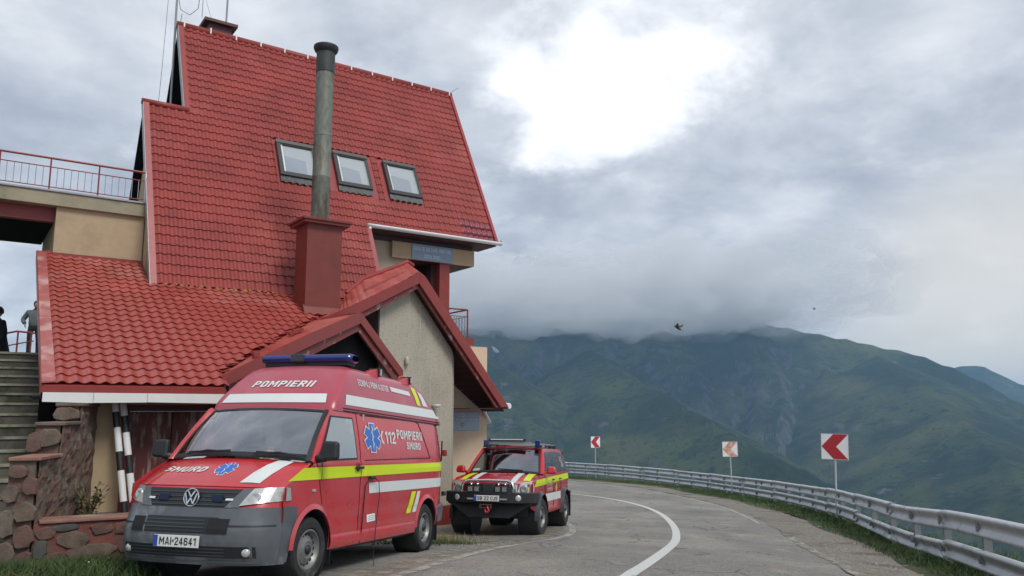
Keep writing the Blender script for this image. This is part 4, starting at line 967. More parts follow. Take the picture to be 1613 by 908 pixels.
# right end: eave, sign beam, balcony -----------------------------------------------
gt = MB()
for (r0, m_) in ((.075, 0),):
    def gut(u_, v_): 
        an = math.pi + math.pi * v_; return (AE - .05 + (AR - AE + .14) * u_, stb(ZE) - .09 + .07 * math.cos(an), ZE + .0 + .075 * math.sin(an))
    gt.grid(gut, 12, 8)
gut_o = gt.build('gutter', M_WHITEP, house, smooth=True); sm = gut_o.modifiers.new('thick', 'SOLIDIFY'); sm.thickness = .012
MB().lathe([(.001, 0), (.075, 0), (.075, .012), (.001, .012)], (AR + .09, stb(ZE) - .09, ZE), (1, 0, 0), 14).build('gutter_end', M_WHITEP, gut_o)
MB().tube([(AE + .02, stb(ZE) - .09, ZE - .05), (AE + .03, stb(ZE) - .07, ZE - .16), (AE + .05, stb(ZE) + .02, ZE - .32), (AE + .05, stb(ZE) + .1, ZE - .42)], [.055, .045, .038, .036], 10).build('gutter_outlet', M_WHITEP, gut_o, smooth=True)
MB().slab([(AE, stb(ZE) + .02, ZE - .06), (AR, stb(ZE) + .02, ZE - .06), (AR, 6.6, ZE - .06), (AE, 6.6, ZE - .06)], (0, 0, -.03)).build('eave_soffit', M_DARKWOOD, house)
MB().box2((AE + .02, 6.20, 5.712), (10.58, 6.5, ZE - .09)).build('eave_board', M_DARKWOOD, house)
MB().box2((AE - .1, 6.26, 2.9), (8.62, 6.6, 5.711)).build('upper_wall', M_CREAM, house)
bmn = MB().box2((8.07, 6.10, 5.28), (10.58, 6.16, 5.71)).build('sign_beam', mat('tan_beam', (.46, .33, .19), .8, var=.08), house)
MB().slab([(8.62, 6.162, 5.281), (10.58, 6.162, 5.281), (10.58, 8.4, 5.281), (8.62, 8.4, 5.281)], (0, 0, .40)).build('balcony_ceiling', M_DARKWOOD, house)
sg = MB().box2((8.63, 6.075, 5.29), (9.88, 6.099, 5.705)).build('name_board', M_SIGNB, house)
lettering('lettering', 'BAZA DE SALVARE MONTANĂ', mat('letter_grey', (.62, .67, .71), .5), sg, lambda u_, v_: (8.68 + 1.15 * u_, 6.072, 5.535 + .105 * v_), .13)
lettering('lettering', 'COTA 2000', MATS['letter_grey'], sg, lambda u_, v_: (9.0 + .48 * u_, 6.072, 5.355 + .085 * v_), .13)
MB().box2((9.53, 6.17, 2.6), (9.84, 6.45, 5.279)).build('balcony_column', M_RED, house)
MB().box2((8.50, 7.3, 2.9), (9.95, 7.4, 5.28)).build('recess_wall', M_CREAM, house)
MB().box2((9.42, 6.45, 2.9), (9.53, 7.3, 5.28)).build('recess_post', M_DARKWOOD, house)
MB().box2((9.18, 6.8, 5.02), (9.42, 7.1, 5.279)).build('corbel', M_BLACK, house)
MB().box2((8.4, 6.12, 3.10), (10.60, 8.2, 3.30)).build('balcony_slab', M_RED, house)
br_ = MB().tube([(9.84, 6.16, 4.07), (10.42, 6.16, 4.07), (10.42, 7.7, 4.07)], .022, 8).build('balcony_railing', M_RED, house)
MB().tube([(9.84, 6.16, 3.88), (10.42, 6.16, 3.88), (10.42, 7.7, 3.88)], .010, 6).build('mid_rail', M_RED, br_)
MB().tube([(10.42, 6.16, 3.3), (10.42, 6.16, 4.07)], .022, 6).build('rail_post', M_RED, br_)
b2 = MB().tube([(0, 0, 3.3), (0, 0, 3.88)], .009, 5).mesh('baluster'); b2.materials.append(M_STEEL)
for k in range(6): share('baluster', b2, br_, Matrix.Translation((9.9 + k * .088, 6.16, 0)))
for k in range(9): share('baluster', b2, br_, Matrix.Translation((10.42, 6.3 + k * .16, 0)))
# lower storey corner with plaque
MB().box2((8.9, 6.35, -2.4), (11.19, 8.8, 3.09)).build('lower_wall', M_PEACH, house)
MB().box2((8.9, 6.33, -2.4), (11.21, 6.349, -1.0)).build('painted_plinth', M_RED, house)
pq = MB().box2((10.09, 6.31, .81), (10.92, 6.349, 1.30)).build('plaque', M_PLAQ, house, bevel=.004)
dashes = MB()
for k, (a0, a1) in enumerate(((10.17, 10.22), (10.24, 10.27), (10.33, 10.36), (10.38, 10.46), (10.53, 10.57), (10.59, 10.68), (10.72, 10.77), (10.79, 10.86))): dashes.box2((a0, 6.305, 1.085), (a1, 6.309, 1.115))
dashes.build('faint_lettering', mat('faint_white', (.52, .58, .60), .6), pq)
def shield(name, a, z, s, m):
    pts = [(-.5, .5), (.5, .5), (.5, .0), (.25, -.35), (0, -.55), (-.25, -.35), (-.5, 0)]
    MB().slab([(a + x * s, 6.304, z + y * s) for x, y in pts], (0, .006, 0)).build(name, m, pq)
shield('shield_emblem', 10.39, 1.21, .11, mat('emblem_white', (.60, .62, .58), .6)); shield('shield_core', 10.39, 1.215, .06, M_PLAQ)
shield('shield_emblem', 10.38, .96, .11, mat('emblem_green', (.22, .27, .17), .6)); MB().slab([(10.35, 6.300, .945), (10.41, 6.300, .945), (10.38, 6.300, .995)], (0, .003, 0)).build('shield_core', MATS['emblem_white'], pq)
for a, z in ((10.21, .87), (10.83, .89), (10.9, 1.27)): MB().lathe([(0, .012), (.012, .01), (.014, 0)], (a, 6.309, z), (0, -1, 0), 8).build('screw', M_STEEL, pq)
# rounded pebbledash tower
TN = (.375, -.927); TH = (.927, .375); TT = (9.23, 5.10); TR = .6     # outward normal, run of the wall, start of the rounded corner
TC = (TT[0] - TN[0] * TR, TT[1] - TN[1] * TR)
def tower_plan(s, o=0.0):
    """point s metres along the wall, from its near end round the corner"""
    if s < 2.65: return (TT[0] - TH[0] * (2.65 - s) + TN[0] * o, TT[1] - TH[1] * (2.65 - s) + TN[1] * o)
    an = math.atan2(TN[1], TN[0]) + (s - 2.65) / TR; return (TC[0] + (TR + o) * math.cos(an), TC[1] + (TR + o) * math.sin(an))
def tower_top(x, y):
    d = (x - 7.84) * .927 + (y - 4.16) * .375
    return 4.59 - .20 + (d * .62 if d < 0 else -d * .872)
SMAX = 2.65 + 1.9
def cyl(u_, v_):
    x, y = tower_plan(SMAX * u_); return (x, y, -2.2 + (tower_top(x, y) + 2.2) * v_)
tower = MB().grid(cyl, 70, 1).build('round_wall', M_PEB, house, smooth=True)
p_ = tower_plan(0); MB().slab([(p_[0], p_[1], -2.2), (p_[0], p_[1], tower_top(*p_)), (p_[0] - TN[0] * 1.4, p_[1] - TN[1] * 1.4, tower_top(*p_)), (p_[0] - TN[0] * 1.4, p_[1] - TN[1] * 1.4, -2.2)], (.04, 0, 0)).build('wall_end', M_DARKWOOD, tower)
for k in range(11):
    x, y = tower_plan(.22 + k * .42, .002); zt_ = tower_top(x, y)
    MB().box((x, y, (zt_ - 2.2) / 2), (.012, .012, zt_ + 2.2)).build('render_joint', mat('pale_joint', (.50, .47, .39), .9), tower)
def cyl2(u_, v_):
    x, y = tower_plan(SMAX * u_, .03); return (x, y, -2.3 + 1.35 * v_)
MB().grid(cyl2, 70, 1).build('painted_plinth', M_RED, tower, smooth=True)
x, y = tower_plan(.95, .06)
MB().lathe([(0, .12), (.035, .10), (.05, .05), (.05, -.05), (.03, -.10), (0, -.11)], (x, y, 2.48), (0, 0, 1), 12).build('wall_lamp', mat('frosted_lamp', (.45, .43, .36), .3), tower, smooth=True)
x, y = tower_plan(2.0, .13)
MB().lathe([(.001, -.05), (.09, -.03), (.11, .02), (.11, .035), (.001, .035)], (x, y, 1.45), (0, 0, 1), 14).build('wall_spotlight', M_WHITEP, tower, smooth=True)

# gables with barge boards towards the road
N1 = Vector((.629, -.777, 0)); N2 = Vector((.375, -.927, 0))
def ribbon(top, bot, n, th, name, m, parent, out=0.0):
    mb = MB(); off = Vector(n) * out
    for (t0, t1), (b0, b1) in zip(zip(top[:-1], top[1:]), zip(bot[:-1], bot[1:])):
        mb.slab([Vector(t0) + off, Vector(t1) + off, Vector(b1) + off, Vector(b0) + off], Vector(n) * -th)
    return mb.build(name, m, parent)
G1T = [(2.34, .19, 1.86), (4.34, 1.81, 2.74), (5.88, 3.05, 3.37)]; G1B = [(2.46, .28, 1.72), (4.36, 1.82, 2.52), (5.88, 3.05, 3.14)]
G1TR = [(5.88, 3.05, 3.37), (7.76, 4.57, 2.17), (8.45, 5.13, 1.73)]; G1BR = [(5.88, 3.05, 3.14), (7.42, 4.3, 2.15), (8.05, 4.81, 1.75)]
gab = ribbon(G1T, G1B, N1, .05, 'porch_gable', M_RED, house)
ribbon(G1TR, G1BR, N1, .05, 'barge_board', M_RED, gab, .003)
w1t = [(2.52, .43, 1.735), (4.43, 1.96, 2.53), (5.88, 3.13, 3.14)]; w1b = [(2.57, .46, 1.60), (4.44, 1.97, 2.36), (5.85, 3.10, 2.98)]
w1rt = [(5.88, 3.13, 3.14), (7.50, 4.43, 2.155), (8.1, 4.9, 1.75)]; w1rb = [(5.85, 3.10, 2.98), (7.10, 4.11, 2.14), (7.6, 4.5, 1.75)]
ribbon(w1t, w1b, N1, .05, 'worn_lining', M_WORN, gab); ribbon(w1rt, w1rb, N1, .05, 'worn_lining', M_WORN, gab, .002)
# roof strip between the valley and the barge, and its other slope
rs = MB(); vz = [(a, b, s1z(b) + .03) for a, b in VALLEY[1:8]]
gt_ = [Vector(G1T[0]).lerp(Vector(G1T[1]), t) if t <= 1 else Vector(G1T[1]).lerp(Vector(G1T[2]), t - 1) for t in np.linspace(0.02, 2, 7)]
vz2 = [Vector(vz[0]).lerp(Vector(vz[0]), 0)] + [Vector(p) for p in vz[1:]]
for i in range(6): rs.add([vz2[i], gt_[i] + Vector((0, 0, -.01)), gt_[i + 1] + Vector((0, 0, -.01)), vz2[i + 1]], [(0, 1, 2, 3)])
rs.build('porch_roof_left', M_TILEF, gab)
rr_ = MB(); rr_.slab([Vector(p) + Vector((0, 0, -.02)) for p in (G1TR[0], G1TR[2])] + [Vector(G1TR[2]) - N1 * .9 + Vector((0, 0, -.02)), Vector(G1TR[0]) - N1 * .9 + Vector((0, 0, -.02))], (0, 0, -.05)); rr_.build('porch_roof_right', M_DARKWOOD, gab)
MB().slab([Vector((2.5, .8, -.9)), Vector((3.0, 1.1, 1.9)), Vector((5.88, 3.4, 3.2)), Vector((8.2, 5.3, 1.7)), Vector((8.2, 5.3, -2.0))], N1 * -.05).build('porch_back_wall', M_BLACK, gab)  # darkness inside the porch painted as a black wall
# short folded flashing pieces lying in the valley
for (a, b, w, h, yaw) in ((4.02, 2.10, .46, .05, 38), (2.95, .95, .16, .07, 38)):
    MB().box((a + .12, b - .05, s1z(b) + .12), (w, .05, h), (Matrix.Rotation(RAD(yaw), 3, 'Z') @ Matrix.Rotation(RAD(-17), 3, 'Y'))).build('valley_flashing', M_RED, gab)
G2T = [(4.68, 2.88, 3.02), (5.72, 3.3, 3.50), (7.60, 4.06, 4.44), (7.84, 4.16, 4.59)]; G2B = [(4.88, 2.96, 2.88), (5.9, 3.37, 3.34), (7.66, 4.085, 4.23), (7.84, 4.16, 4.31)]
G2TR = [(7.84, 4.16, 4.59), (8.04, 4.24, 4.50), (11.37, 5.58, 1.46)]; G2BR = [(7.84, 4.16, 4.31), (7.90, 4.18, 4.25), (11.08, 5.47, 1.42)]
gb2 = ribbon(G2T, G2B, N2, .05, 'tower_gable', M_RED, house)
ribbon(G2TR, G2BR, N2, .05, 'barge_board', M_RED, gb2, .003)
w2t = [(4.99, 3.07, 2.88), (6.10, 3.52, 3.42), (7.84, 4.235, 4.305)]; w2b = [(5.03, 3.09, 2.78), (6.16, 3.55, 3.33), (7.84, 4.235, 4.20)]
w2rt = [(7.84, 4.235, 4.305), (11.08, 5.55, 1.43)]; w2rb = [(7.84, 4.235, 4.20), (10.90, 5.47, 1.42)]
ribbon(w2t, w2b, N2, .05, 'worn_lining', M_WORN, gb2); ribbon(w2rt, w2rb, N2, .05, 'worn_lining', M_WORN, gb2, .002)
G2I = [(5.05, 3.79, 3.20), (5.86, 4.11, 3.66), (6.01, 4.17, 3.90), (6.48, 4.36, 4.29), (7.45, 4.76, 4.72), (7.92, 4.95, 4.94)]
g2t = [Vector(G2T[0]), Vector(G2T[0]).lerp(Vector(G2T[1]), .7), Vector(G2T[1]), Vector(G2T[1]).lerp(Vector(G2T[2]), .3), Vector(G2T[1]).lerp(Vector(G2T[2]), .8), Vector(G2T[3])]
tr_ = MB()
def g2surf(u_, v_):
    i = u_ * 5; j = min(int(i), 4); f = i - j; p = Vector(G2I[j]).lerp(Vector(G2I[j + 1]), f); q = g2t[j].lerp(g2t[j + 1], f)
    r = q.lerp(p, v_); r.z += .018 * abs(math.sin(u_ * 44)) - .01; return r
tr_.grid(g2surf, 110, 6); tr_.build('tower_roof_left', M_TILEF, gb2)
MB().tube([Vector(p) + Vector((0, 0, .02)) for p in G2I[2:]] + [Vector((8.12, 5.03, 4.9))], .05, 8).build('ridge_cap', M_SHEET, gb2)
MB().slab([(5.92, 3.80, 3.68), (6.02, 3.84, 3.79), (6.75, 4.15, 4.19), (6.66, 4.10, 4.10)], (.0, .0, -.03)).build('valley_flashing', M_DARKWOOD, gb2)
MB().slab([(6.25, 3.80, 3.98), (7.62, 4.42, 4.63), (7.74, 4.40, 4.52), (6.6, 3.9, 4.02)], (.0, .0, -.03)).build('valley_flashing', M_RED, gb2)
E2v = Vector(G2TR[2]); A2v = Vector(G2TR[0]); inw = N2 * -2.6
MB().slab([A2v + Vector((0, 0, -.06)), E2v + Vector((0, 0, -.02)), E2v + inw + Vector((0, 0, -.02)), A2v + inw + Vector((0, 0, -.06))], (0, 0, -.06)).build('tower_roof_right', M_SHEET, gb2)
# boarded soffit below the right slope
for k in range(22):
    t0, t1 = k / 22 + .004, (k + 1) / 22 - .004
    p = A2v.lerp(E2v, t0) + Vector((0, 0, -.16 if k < 18 else -.16)); q = A2v.lerp(E2v, t1) + Vector((0, 0, -.16))
    MB().slab([p - N2 * .12, q - N2 * .12, q - N2 * 2.5, p - N2 * 2.5], (0, 0, .02)).build('soffit_board', M_DARKWOOD, gb2)
dv_ = (E2v - A2v).normalized(); hv = Vector((dv_.x, dv_.y, 0)).normalized()
for k in range(9):    # level boards that close the foot of the eave
    p = E2v - hv * (.32 + k * .15) + Vector((0, 0, -.06)); 
    MB().slab([p - N2 * .14, p + hv * .14 - N2 * .14, p + hv * .14 - N2 * 2.3, p - N2 * 2.3], (0, 0, -.02 + .002 * (k % 2))).build('eave_board', M_DARKWOOD, gb2)
# gutter along the right eave, seen end on, with its down pipe
ge = E2v + Vector((0, 0, .0)) + hv * .06
MB().lathe([(.001, -.02), (.075, -.02), (.08, 0), (.08, .10)], ge, -N2, 14).build('gutter_end', M_WHITEP, gb2, autos=40)
MB().tube([ge - N2 * .1 + Vector((0, 0, .02)), ge - N2 * 2.6 + Vector((0, 0, .02))], .075, 12).build('gutter', M_WHITEP, gb2, smooth=True)
q0 = ge - N2 * .75
MB().tube([q0 + Vector((-.05, 0, -.04)), q0 + Vector((-.06, 0, -.18)), Vector((11.33, 6.42, 1.02)), Vector((11.24, 6.55, .96)), Vector((11.24, 6.6, -1.8))], .05, 10).build('down_pipe', M_WHITEP, gb2, smooth=True)
# ------------------------------------------------------------------ steps, cheek wall, planter wall on the left
SD = Vector((-.508, .861, 0)).normalized(); SR = Vector((SD.y, -SD.x, 0))     # up the steps, to the right
def steps():
    root = empty('stone_steps', (-5.7, 9.9, -.1)); tag(root, 'flight of mossy concrete steps climbing beside the garage', 'steps')
    L = root.location
    rng = random.Random(8)
    for k in range(15):
        z1 = .12 + k * .168; d0 = k * .50; w = 2.6
        base = Vector((-5.66, 9.95, 0)) + SD * d0
        c = base - SR * (w / 2 + .02); c.z = z1 - .45 / 2 - L.z
        R = Matrix((SR, SD, Vector((0, 0, 1)))).transposed() @ Matrix.Rotation(rng.uniform(-.01, .01), 3, 'Z')
        st = MB().box(Vector((c.x - L.x, c.y - L.y, c.z)) + SD * .35, (w, .75, .45), R).build('step', M_STEP, root, bevel=.02)
        nz = MB().box(Vector((c.x - L.x, c.y - L.y, z1 - L.z - .012)) + SD * -.012, (w, .07, .04), R).build('nosing', mat('pale_nosing', (.27, .26, .19), .9, var=.3, vscale=5, bump=.4, bscale=20, col2=(.06, .08, .03), c2scale=2), st)
steps()
# raised ground at the head of the steps
tp = Vector((-5.66, 9.95, 0)) + SD * 7.45
o = MB().slab([tp + SR * .3 + Vector((0, 0, 2.47)), tp + SR * .3 + SD * 14 + Vector((0, 0, 3.06)), tp - SR * 9 + SD * 14 + Vector((0, 0, 3.06)), tp - SR * 9 + Vector((0, 0, 2.47))], (0, 0, -4)).build('upper_terrace_ground', M_HILL); tag(o, kind='structure')

def stone_at(mb_seed, w, h, d):
    """irregular flattened stone lying in the xz plane, bulging to -y"""
    rng = random.Random(mb_seed); n = rng.randint(9, 12); vs = []; fs = []
    ring = []
    for i in range(n):
        an = 2 * math.pi * i / n + rng.uniform(-.22, .22); q = max(abs(math.cos(an)), abs(math.sin(an))); k = (.55 + .45 / q) * rng.uniform(.80, 1.06) * .92
        ring.append((math.cos(an) * k * w / 2, math.sin(an) * k * h / 2))
    for s, y in ((1.0, .03), (1.0, -.35 * d), (.93, -.8 * d)):
        for x, z in ring: vs.append((x * s + rng.uniform(-.006, .006), y + rng.uniform(-.12, .12) * d, z * s + rng.uniform(-.005, .005)))
    for l in range(2):
        for i in range(n): fs.append((l * n + i, l * n + (i + 1) % n, (l + 1) * n + (i + 1) % n, (l + 1) * n + i))
    vs.append((rng.uniform(-.2, .2) * w, -d * rng.uniform(.7, 1.3), rng.uniform(-.2, .2) * h)); c = len(vs) - 1
    for i in range(n): fs.append((2 * n + i, 2 * n + (i + 1) % n, c))
    return vs, fs
W2 = Vector((-5.38, 9.23, 0)); W1 = Vector((-5.89, 11.38, 0)); WD = (W1 - W2).normalized(); WN = Vector((WD.y, -WD.x, 0))   # WN faces the road
def cheek_wall():
    root = empty('stepped_stone_wall', (W2.x, W2.y, -.45)); tag(root, 'stepped rubble stone wall with red mortar beside the steps', 'wall'); L = root.location
    Lw = (W1 - W2).length; th = .27
    prof = [(0, .80), (.33, .80), (.34, 1.18), (.66, 1.18), (.67, 1.42), (1.02, 1.42)]
    rng = random.Random(31)
    # rough body: grid on the road side with displaced rubble
    body = MB()
    def top(t):
        for (t0, z0), (t1, z1) in zip(prof[:-1], prof[1:]):
            if t0 <= t <= t1: return z0 + (z1 - z0) * (t - t0) / (t1 - t0)
        return prof[-1][1]
    ts = sorted(set([t for t, _ in prof] + list(np.linspace(0, 1.02, 44))))
    nz = 30
    for i in range(len(ts) - 1):
        pass
    vs = []; idx = {}
    for i, t in enumerate(ts):
        for j in range(nz + 1):
            z = -.5 + (top(t) + .5) * j / nz; p = W2 + WD * (t * Lw); p.z = z
            n = mnoise.noise((t * 16, z * 7.5, 3.3)) * .045 + mnoise.noise((t * 40, z * 19, 1.3)) * .020
            if j == nz or i in (0, len(ts) - 1): n *= .2
            vs.append(p + WN * n - L)
    w = nz + 1; fs = [(i * w + j, (i + 1) * w + j, (i + 1) * w + j + 1, i * w + j + 1) for i in range(len(ts) - 1) for j in range(nz)]
    body.add(vs, fs)
    for (t0, z0), (t1, z1) in ((prof[0], prof[1]), (prof[2], prof[3]), (prof[4], prof[5])):
        a = W2 + WD * (t0 * Lw) - WN * .03; b = W2 + WD * (t1 * Lw) - WN * .03
        body.slab([Vector((a.x, a.y, -.5)) - L, Vector((b.x, b.y, -.5)) - L, Vector((b.x, b.y, z0 - .02)) - L, Vector((a.x, a.y, z0 - .02)) - L], WN * -th)
    core = body.build('rubble_core', M_RUBBLE, root)
    for k, ((t0, z0), (t1, z1)) in enumerate(((prof[0], prof[1]), (prof[2], prof[3]), (prof[4], prof[5]))):
        a = W2 + WD * (t0 * Lw - .04) + WN * .03; b = W2 + WD * (t1 * Lw + .02) + WN * .03
        MB().slab([Vector((a.x, a.y, z0 - .02)) - L, Vector((b.x, b.y, z0 - .02)) - L, Vector((b.x, b.y, z0 - .02)) - WN * (th + .07) - L, Vector((a.x, a.y, z0 - .02)) - WN * (th + .07) - L], (0, 0, .045)).build('coping_stone', M_COPING if k == 0 else M_STONE, root, bevel=.012)
    # stones on the end faces that look towards the road
    R = Matrix((WN, WD, Vector((0, 0, 1)))).transposed().to_4x4()
    def put(name, t, s, z, w_, h_, m, seed, d=.05):
        v, f = stone_at(seed, w_ * 1.22, h_ * 1.22, d * .55); p = W2 + WD * (t * Lw - .03) - WN * s; p.z = z
        me_o = MB().add([R @ Vector(q) + p - L for q in v], f).build(name, m, root, autos=18); return me_o
    sd_ = 100
    for (s, z, w_, h_, m) in ((.20, .66, .20, .14, M_STONER), (.06, .50, .14, .20, M_STONER), (.26, .42, .16, .18, M_STONE), (.10, .22, .22, .20, M_STONE), (.28, .10, .17, .30, M_STONE), (.09, -.06, .2, .24, M_STONER), (.27, -.24, .2, .24, M_STONE), (.08, -.32, .18, .2, M_STONER)):
        sd_ += 1; put('stone', 0, s, z, w_, h_, m, sd_)
    for (t, s, z, w_, h_, m) in ((.335, .12, 1.02, .24, .22, M_STONE), (.335, .30, .96, .16, .24, M_STONER), (.665, .16, 1.30, .30, .17, M_STONE)):
        sd_ += 1; put('stone', t, s, z, w_, h_, m, sd_, .045)
cheek_wall()
def planter_wall():
    a0, a1, bb = -.10, 1.02, -1.60
    o0 = hw(a0, bb, 0); root = empty('low_stone_wall', (o0.x, o0.y, -.5)); tag(root, 'low stone planter wall with pink coping in front of the garage door', 'wall'); L = root.location
    def P(a, b, z): return hw(a, b, z) - L
    c = MB(); c.hull8([P(a0, bb, -.6), P(a1, bb, -.6), P(a1, bb + .32, -.6), P(a0, bb + .32, -.6)], [P(a0, bb, .075), P(a1, bb, .06), P(a1, bb + .32, .06), P(a0, bb + .32, .075)])
    c.build('mortar_core', M_MORTAR, root)
    cp = MB(); cp.hull8([P(a0 + .05, bb - .03, .076), P(a1 + .02, bb - .03, .062), P(a1 + .02, bb + .36, .062), P(a0 + .05, bb + .36, .076)], [P(a0 + .05, bb - .03, .115), P(a1 + .02, bb - .03, .10), P(a1 + .02, bb + .36, .10), P(a0 + .05, bb + .36, .115)])
    cp.build('coping', M_COPING, root, bevel=.012)
    Rh = HMAT.to_3x3(); sd_ = 300
    for (a, z, w_, h_, m) in ((.02, -.03, .20, .13, M_STONER), (.22, .02, .30, .07, mat('slate_stone', (.085, .085, .075), .9, var=.3)), (.30, -.13, .34, .20, M_STONE), (.60, -.02, .26, .12, M_STONER), (.84, -.03, .24, .14, M_STONER), (.52, -.28, .52, .17, M_STONE), (.88, -.22, .20, .18, M_STONER), (.98, -.36, .14, .12, M_STONE), (.12, -.34, .3, .18, M_STONER), (.75, -.42, .25, .12, M_STONER), (-.02, -.2, .14, .2, MATS['slate_stone'])):
        sd_ += 1; v, f = stone_at(sd_, w_ * 1.15, h_ * 1.2, .026)
        MB().add([Rh @ Vector(q) + P(a, bb, z) for q in v], f).build('stone', m, root, autos=18)
    f = MB(); f.hull8([P(.25, bb + .36, -.6), P(3.0, bb + .9, -.6), P(3.0, .5, -.6), P(.25, .5, -.6)], [P(.25, bb + .36, -.05), P(1.3, bb + .6, -.10), P(2.4, .5, -.12), P(.25, .5, -.05)])
    f.build('planter_soil', M_STEP, root)
planter_wall()
def marker_pole(ba, bb_, ta, tb, z0, z1, label, ph):
    p0 = hw(ba, bb_, z0); p1 = hw(ta, tb, z1)
    root = empty('marker_pole', p0); tag(root, label, 'pole', 'black and white marker poles')
    n = 8; d = p1 - p0
    bounds = [0, .13, .38, .535, .735, .865, 1.0] if ph == 0 else [0, .125, .365, .52, .715, .86, 1.0]
    for k, (t0, t1) in enumerate(zip(bounds[:-1], bounds[1:])):
        white = k in (1, 3) ; white = (k % 2 == 1)
        MB().tube([d * t0, d * t1], .047, 14).build('white_band' if white else 'black_band', M_WHITEP if white else M_BLK, root, autos=40)
    MB().lathe([(.048, -.02), (.052, 0), (.045, .02), (.001, .024)], d, d.normalized(), 14).build('end_cap', M_BLK, root, smooth=True)
marker_pole(1.12, .05, .93, .42, -.12, 1.545, 'taller black and white banded pole leaning beside the garage door', 0)
marker_pole(1.24, .05, 1.045, .42, -.12, 1.49, 'shorter black and white banded pole leaning against the garage door frame', 1)

# low shrub by the pier
def shrub(name, base, h, r, n, label, seed, m=M_LEAF):
    rng = random.Random(seed); root = empty(name, base); tag(root, label, 'plant'); st = MB(); lf = MB()
    for k in range(n):
        a = rng.uniform(0, 6.28); q = rng.uniform(.3, 1) * r; tip = Vector((math.cos(a) * q, math.sin(a) * q * .7, h * rng.uniform(.55, 1.05)))
        mid = tip * .5 + Vector((0, 0, h * .12)); st.tube([(0, 0, 0), mid, tip], [.008, .006, .003], 5)
        for j in range(9):
            t = rng.uniform(.3, 1.05); p = Vector((0, 0, 0)).lerp(tip, t) + Vector((rng.gauss(0, .02), rng.gauss(0, .02), rng.gauss(0, .015)))
            d = Vector((rng.gauss(0, 1), rng.gauss(0, 1), rng.gauss(.2, .6))).normalized(); s = d.cross(Vector((0, 0, 1)) + Vector((rng.gauss(0, .4), rng.gauss(0, .4), 0))).normalized(); l = rng.uniform(.05, .09)
            lf.add([p, p + d * l * .5 + s * l * .28, p + d * l, p + d * l * .5 - s * l * .28], [(0, 1, 2, 3)])
    st.build('stem', M_DRY, root); o = lf.build('crown', m, root); o['kind'] = 'stuff'
shrub('shrub', hw(.62, -.35, -.05), .50, .34, 16, 'small leafy shrub at the foot of the tan garage pier', 5)

def patch(cx, cy, rx, ry, n, seed, zf=None):
    rng = random.Random(seed); out = []
    for _ in range(n):
        x = cx + rng.gauss(0, rx); y = cy + rng.gauss(0, ry)
        if mnoise.noise((x * 2.2, y * 2.2, seed)) < -.15: continue
        out.append((x, y, (zf or g1)(x, y)))
    return out
pts = []
rg = random.Random(77)
for _ in range(26000):
    a = rg.uniform(-2.6, 1.0); b = -1.62 - abs(rg.gauss(0, .62)); p = hw(a, b, 0)
    if a > .75 and rg.random() < .6: continue
    if mnoise.noise((p.x * 2, p.y * 2, 3)) < -.25: continue
    pts.append((p.x, p.y, g1(p.x, p.y) - .01))
blades('roadside_grass', pts, .04, .26, M_GRASS, 'green grass in front of the low stone wall', 'grass', .0048, 9, .55)
wf = MB(); rw = random.Random(6)
for _ in range(16):
    p = hw(rw.uniform(.1, .9), -1.9 - abs(rw.gauss(0, .3)), 0); z = g1(p.x, p.y) + rw.uniform(.08, .20)
    wf.lathe([(0, .004), (.007, .003), (.009, 0)], (p.x, p.y, z), (rw.gauss(0, .4), rw.gauss(-.6, .3), 1), 6)
o = wf.build('wildflowers', M_WHITE); tag(o, 'tiny white wildflowers in the grass by the low wall', 'flowers', kind='stuff')
grw = strip('grass_ground', np.array([hw(a, -1.5, 0)[:2] for a in np.linspace(-4, 1.1, 12)]), np.array([hw(a, -3.3 - .4 * math.sin(a * 2), 0)[:2] for a in np.linspace(-4, .9, 12)]), M_HILL, .008, 4)
blades('weeds', patch(-1.75, 14.6, .5, .3, 3600, 4), .03, .17, M_DRY, 'dry yellow green weeds between the van and the off-road car', 'weeds', .004, 12, .7)
blades('verge_weeds', patch(-1.35, 13.7, .4, .22, 1500, 14), .02, .09, M_GRASS, 'low green weeds along the inner road edge', 'weeds', .005, 13, .7)
mp_ = MB(); ring = [(-1.5 + 1.25 * math.cos(t) * (1 + .15 * math.sin(3 * t)), 14.6 + 1.0 * math.sin(t) * (1 + .1 * math.cos(4 * t))) for t in np.linspace(0, 6.28, 28)[:-1]]
mp_.add([(x, y, g1(x, y) + .005) for x, y in ring], [tuple(range(27))]); o = mp_.build('dirt_patch', M_GRAVS); tag(o, kind='structure')
# ------------------------------------------------------------------ vehicles
def vframe(x, y, z, yaw, pitch):
    c, s = math.cos(yaw), math.sin(yaw); fw = Vector((c * math.cos(pitch), s * math.cos(pitch), math.sin(pitch))); lf = Vector((-s, c, 0)); up = fw.cross(lf)
    return Matrix(((fw.x, lf.x, up.x, x), (fw.y, lf.y, up.y, y), (fw.z, lf.z, up.z, z), (0, 0, 0, 1)))
def lerp_tab(tab):
    X = [t[0] for t in tab]; Y = [t[1] for t in tab]
    return lambda v: float(np.interp(v, X, Y))
def side_skin(mb, sgn, yf, zb, zt, xs, n=14, zfix=None):
    """column mesh from sill or wheel arch up to the top edge"""
    b = len(mb.v)
    for x in xs:
        z0, z1 = zb(x), zt(x)
        for j in range(n + 1):
            z = z0 + (z1 - z0) * j / n; mb.v.append((x, sgn * yf(x, z), z))
    w = n + 1
    for i in range(len(xs) - 1):
        for j in range(n):
            q = (b + i * w + j, b + (i + 1) * w + j, b + (i + 1) * w + j + 1, b + i * w + j + 1)
            mb.f.append(q if sgn < 0 else q[::-1]); mb.m.append(mb.cur)
def arch_fn(base, arches):
    def f(x):
        z = base(x)
        for (cx, cz, r) in arches:
            d = r * r - (x - cx) ** 2
            if d > 0: z = max(z, cz + math.sqrt(d))
        return z
    return f
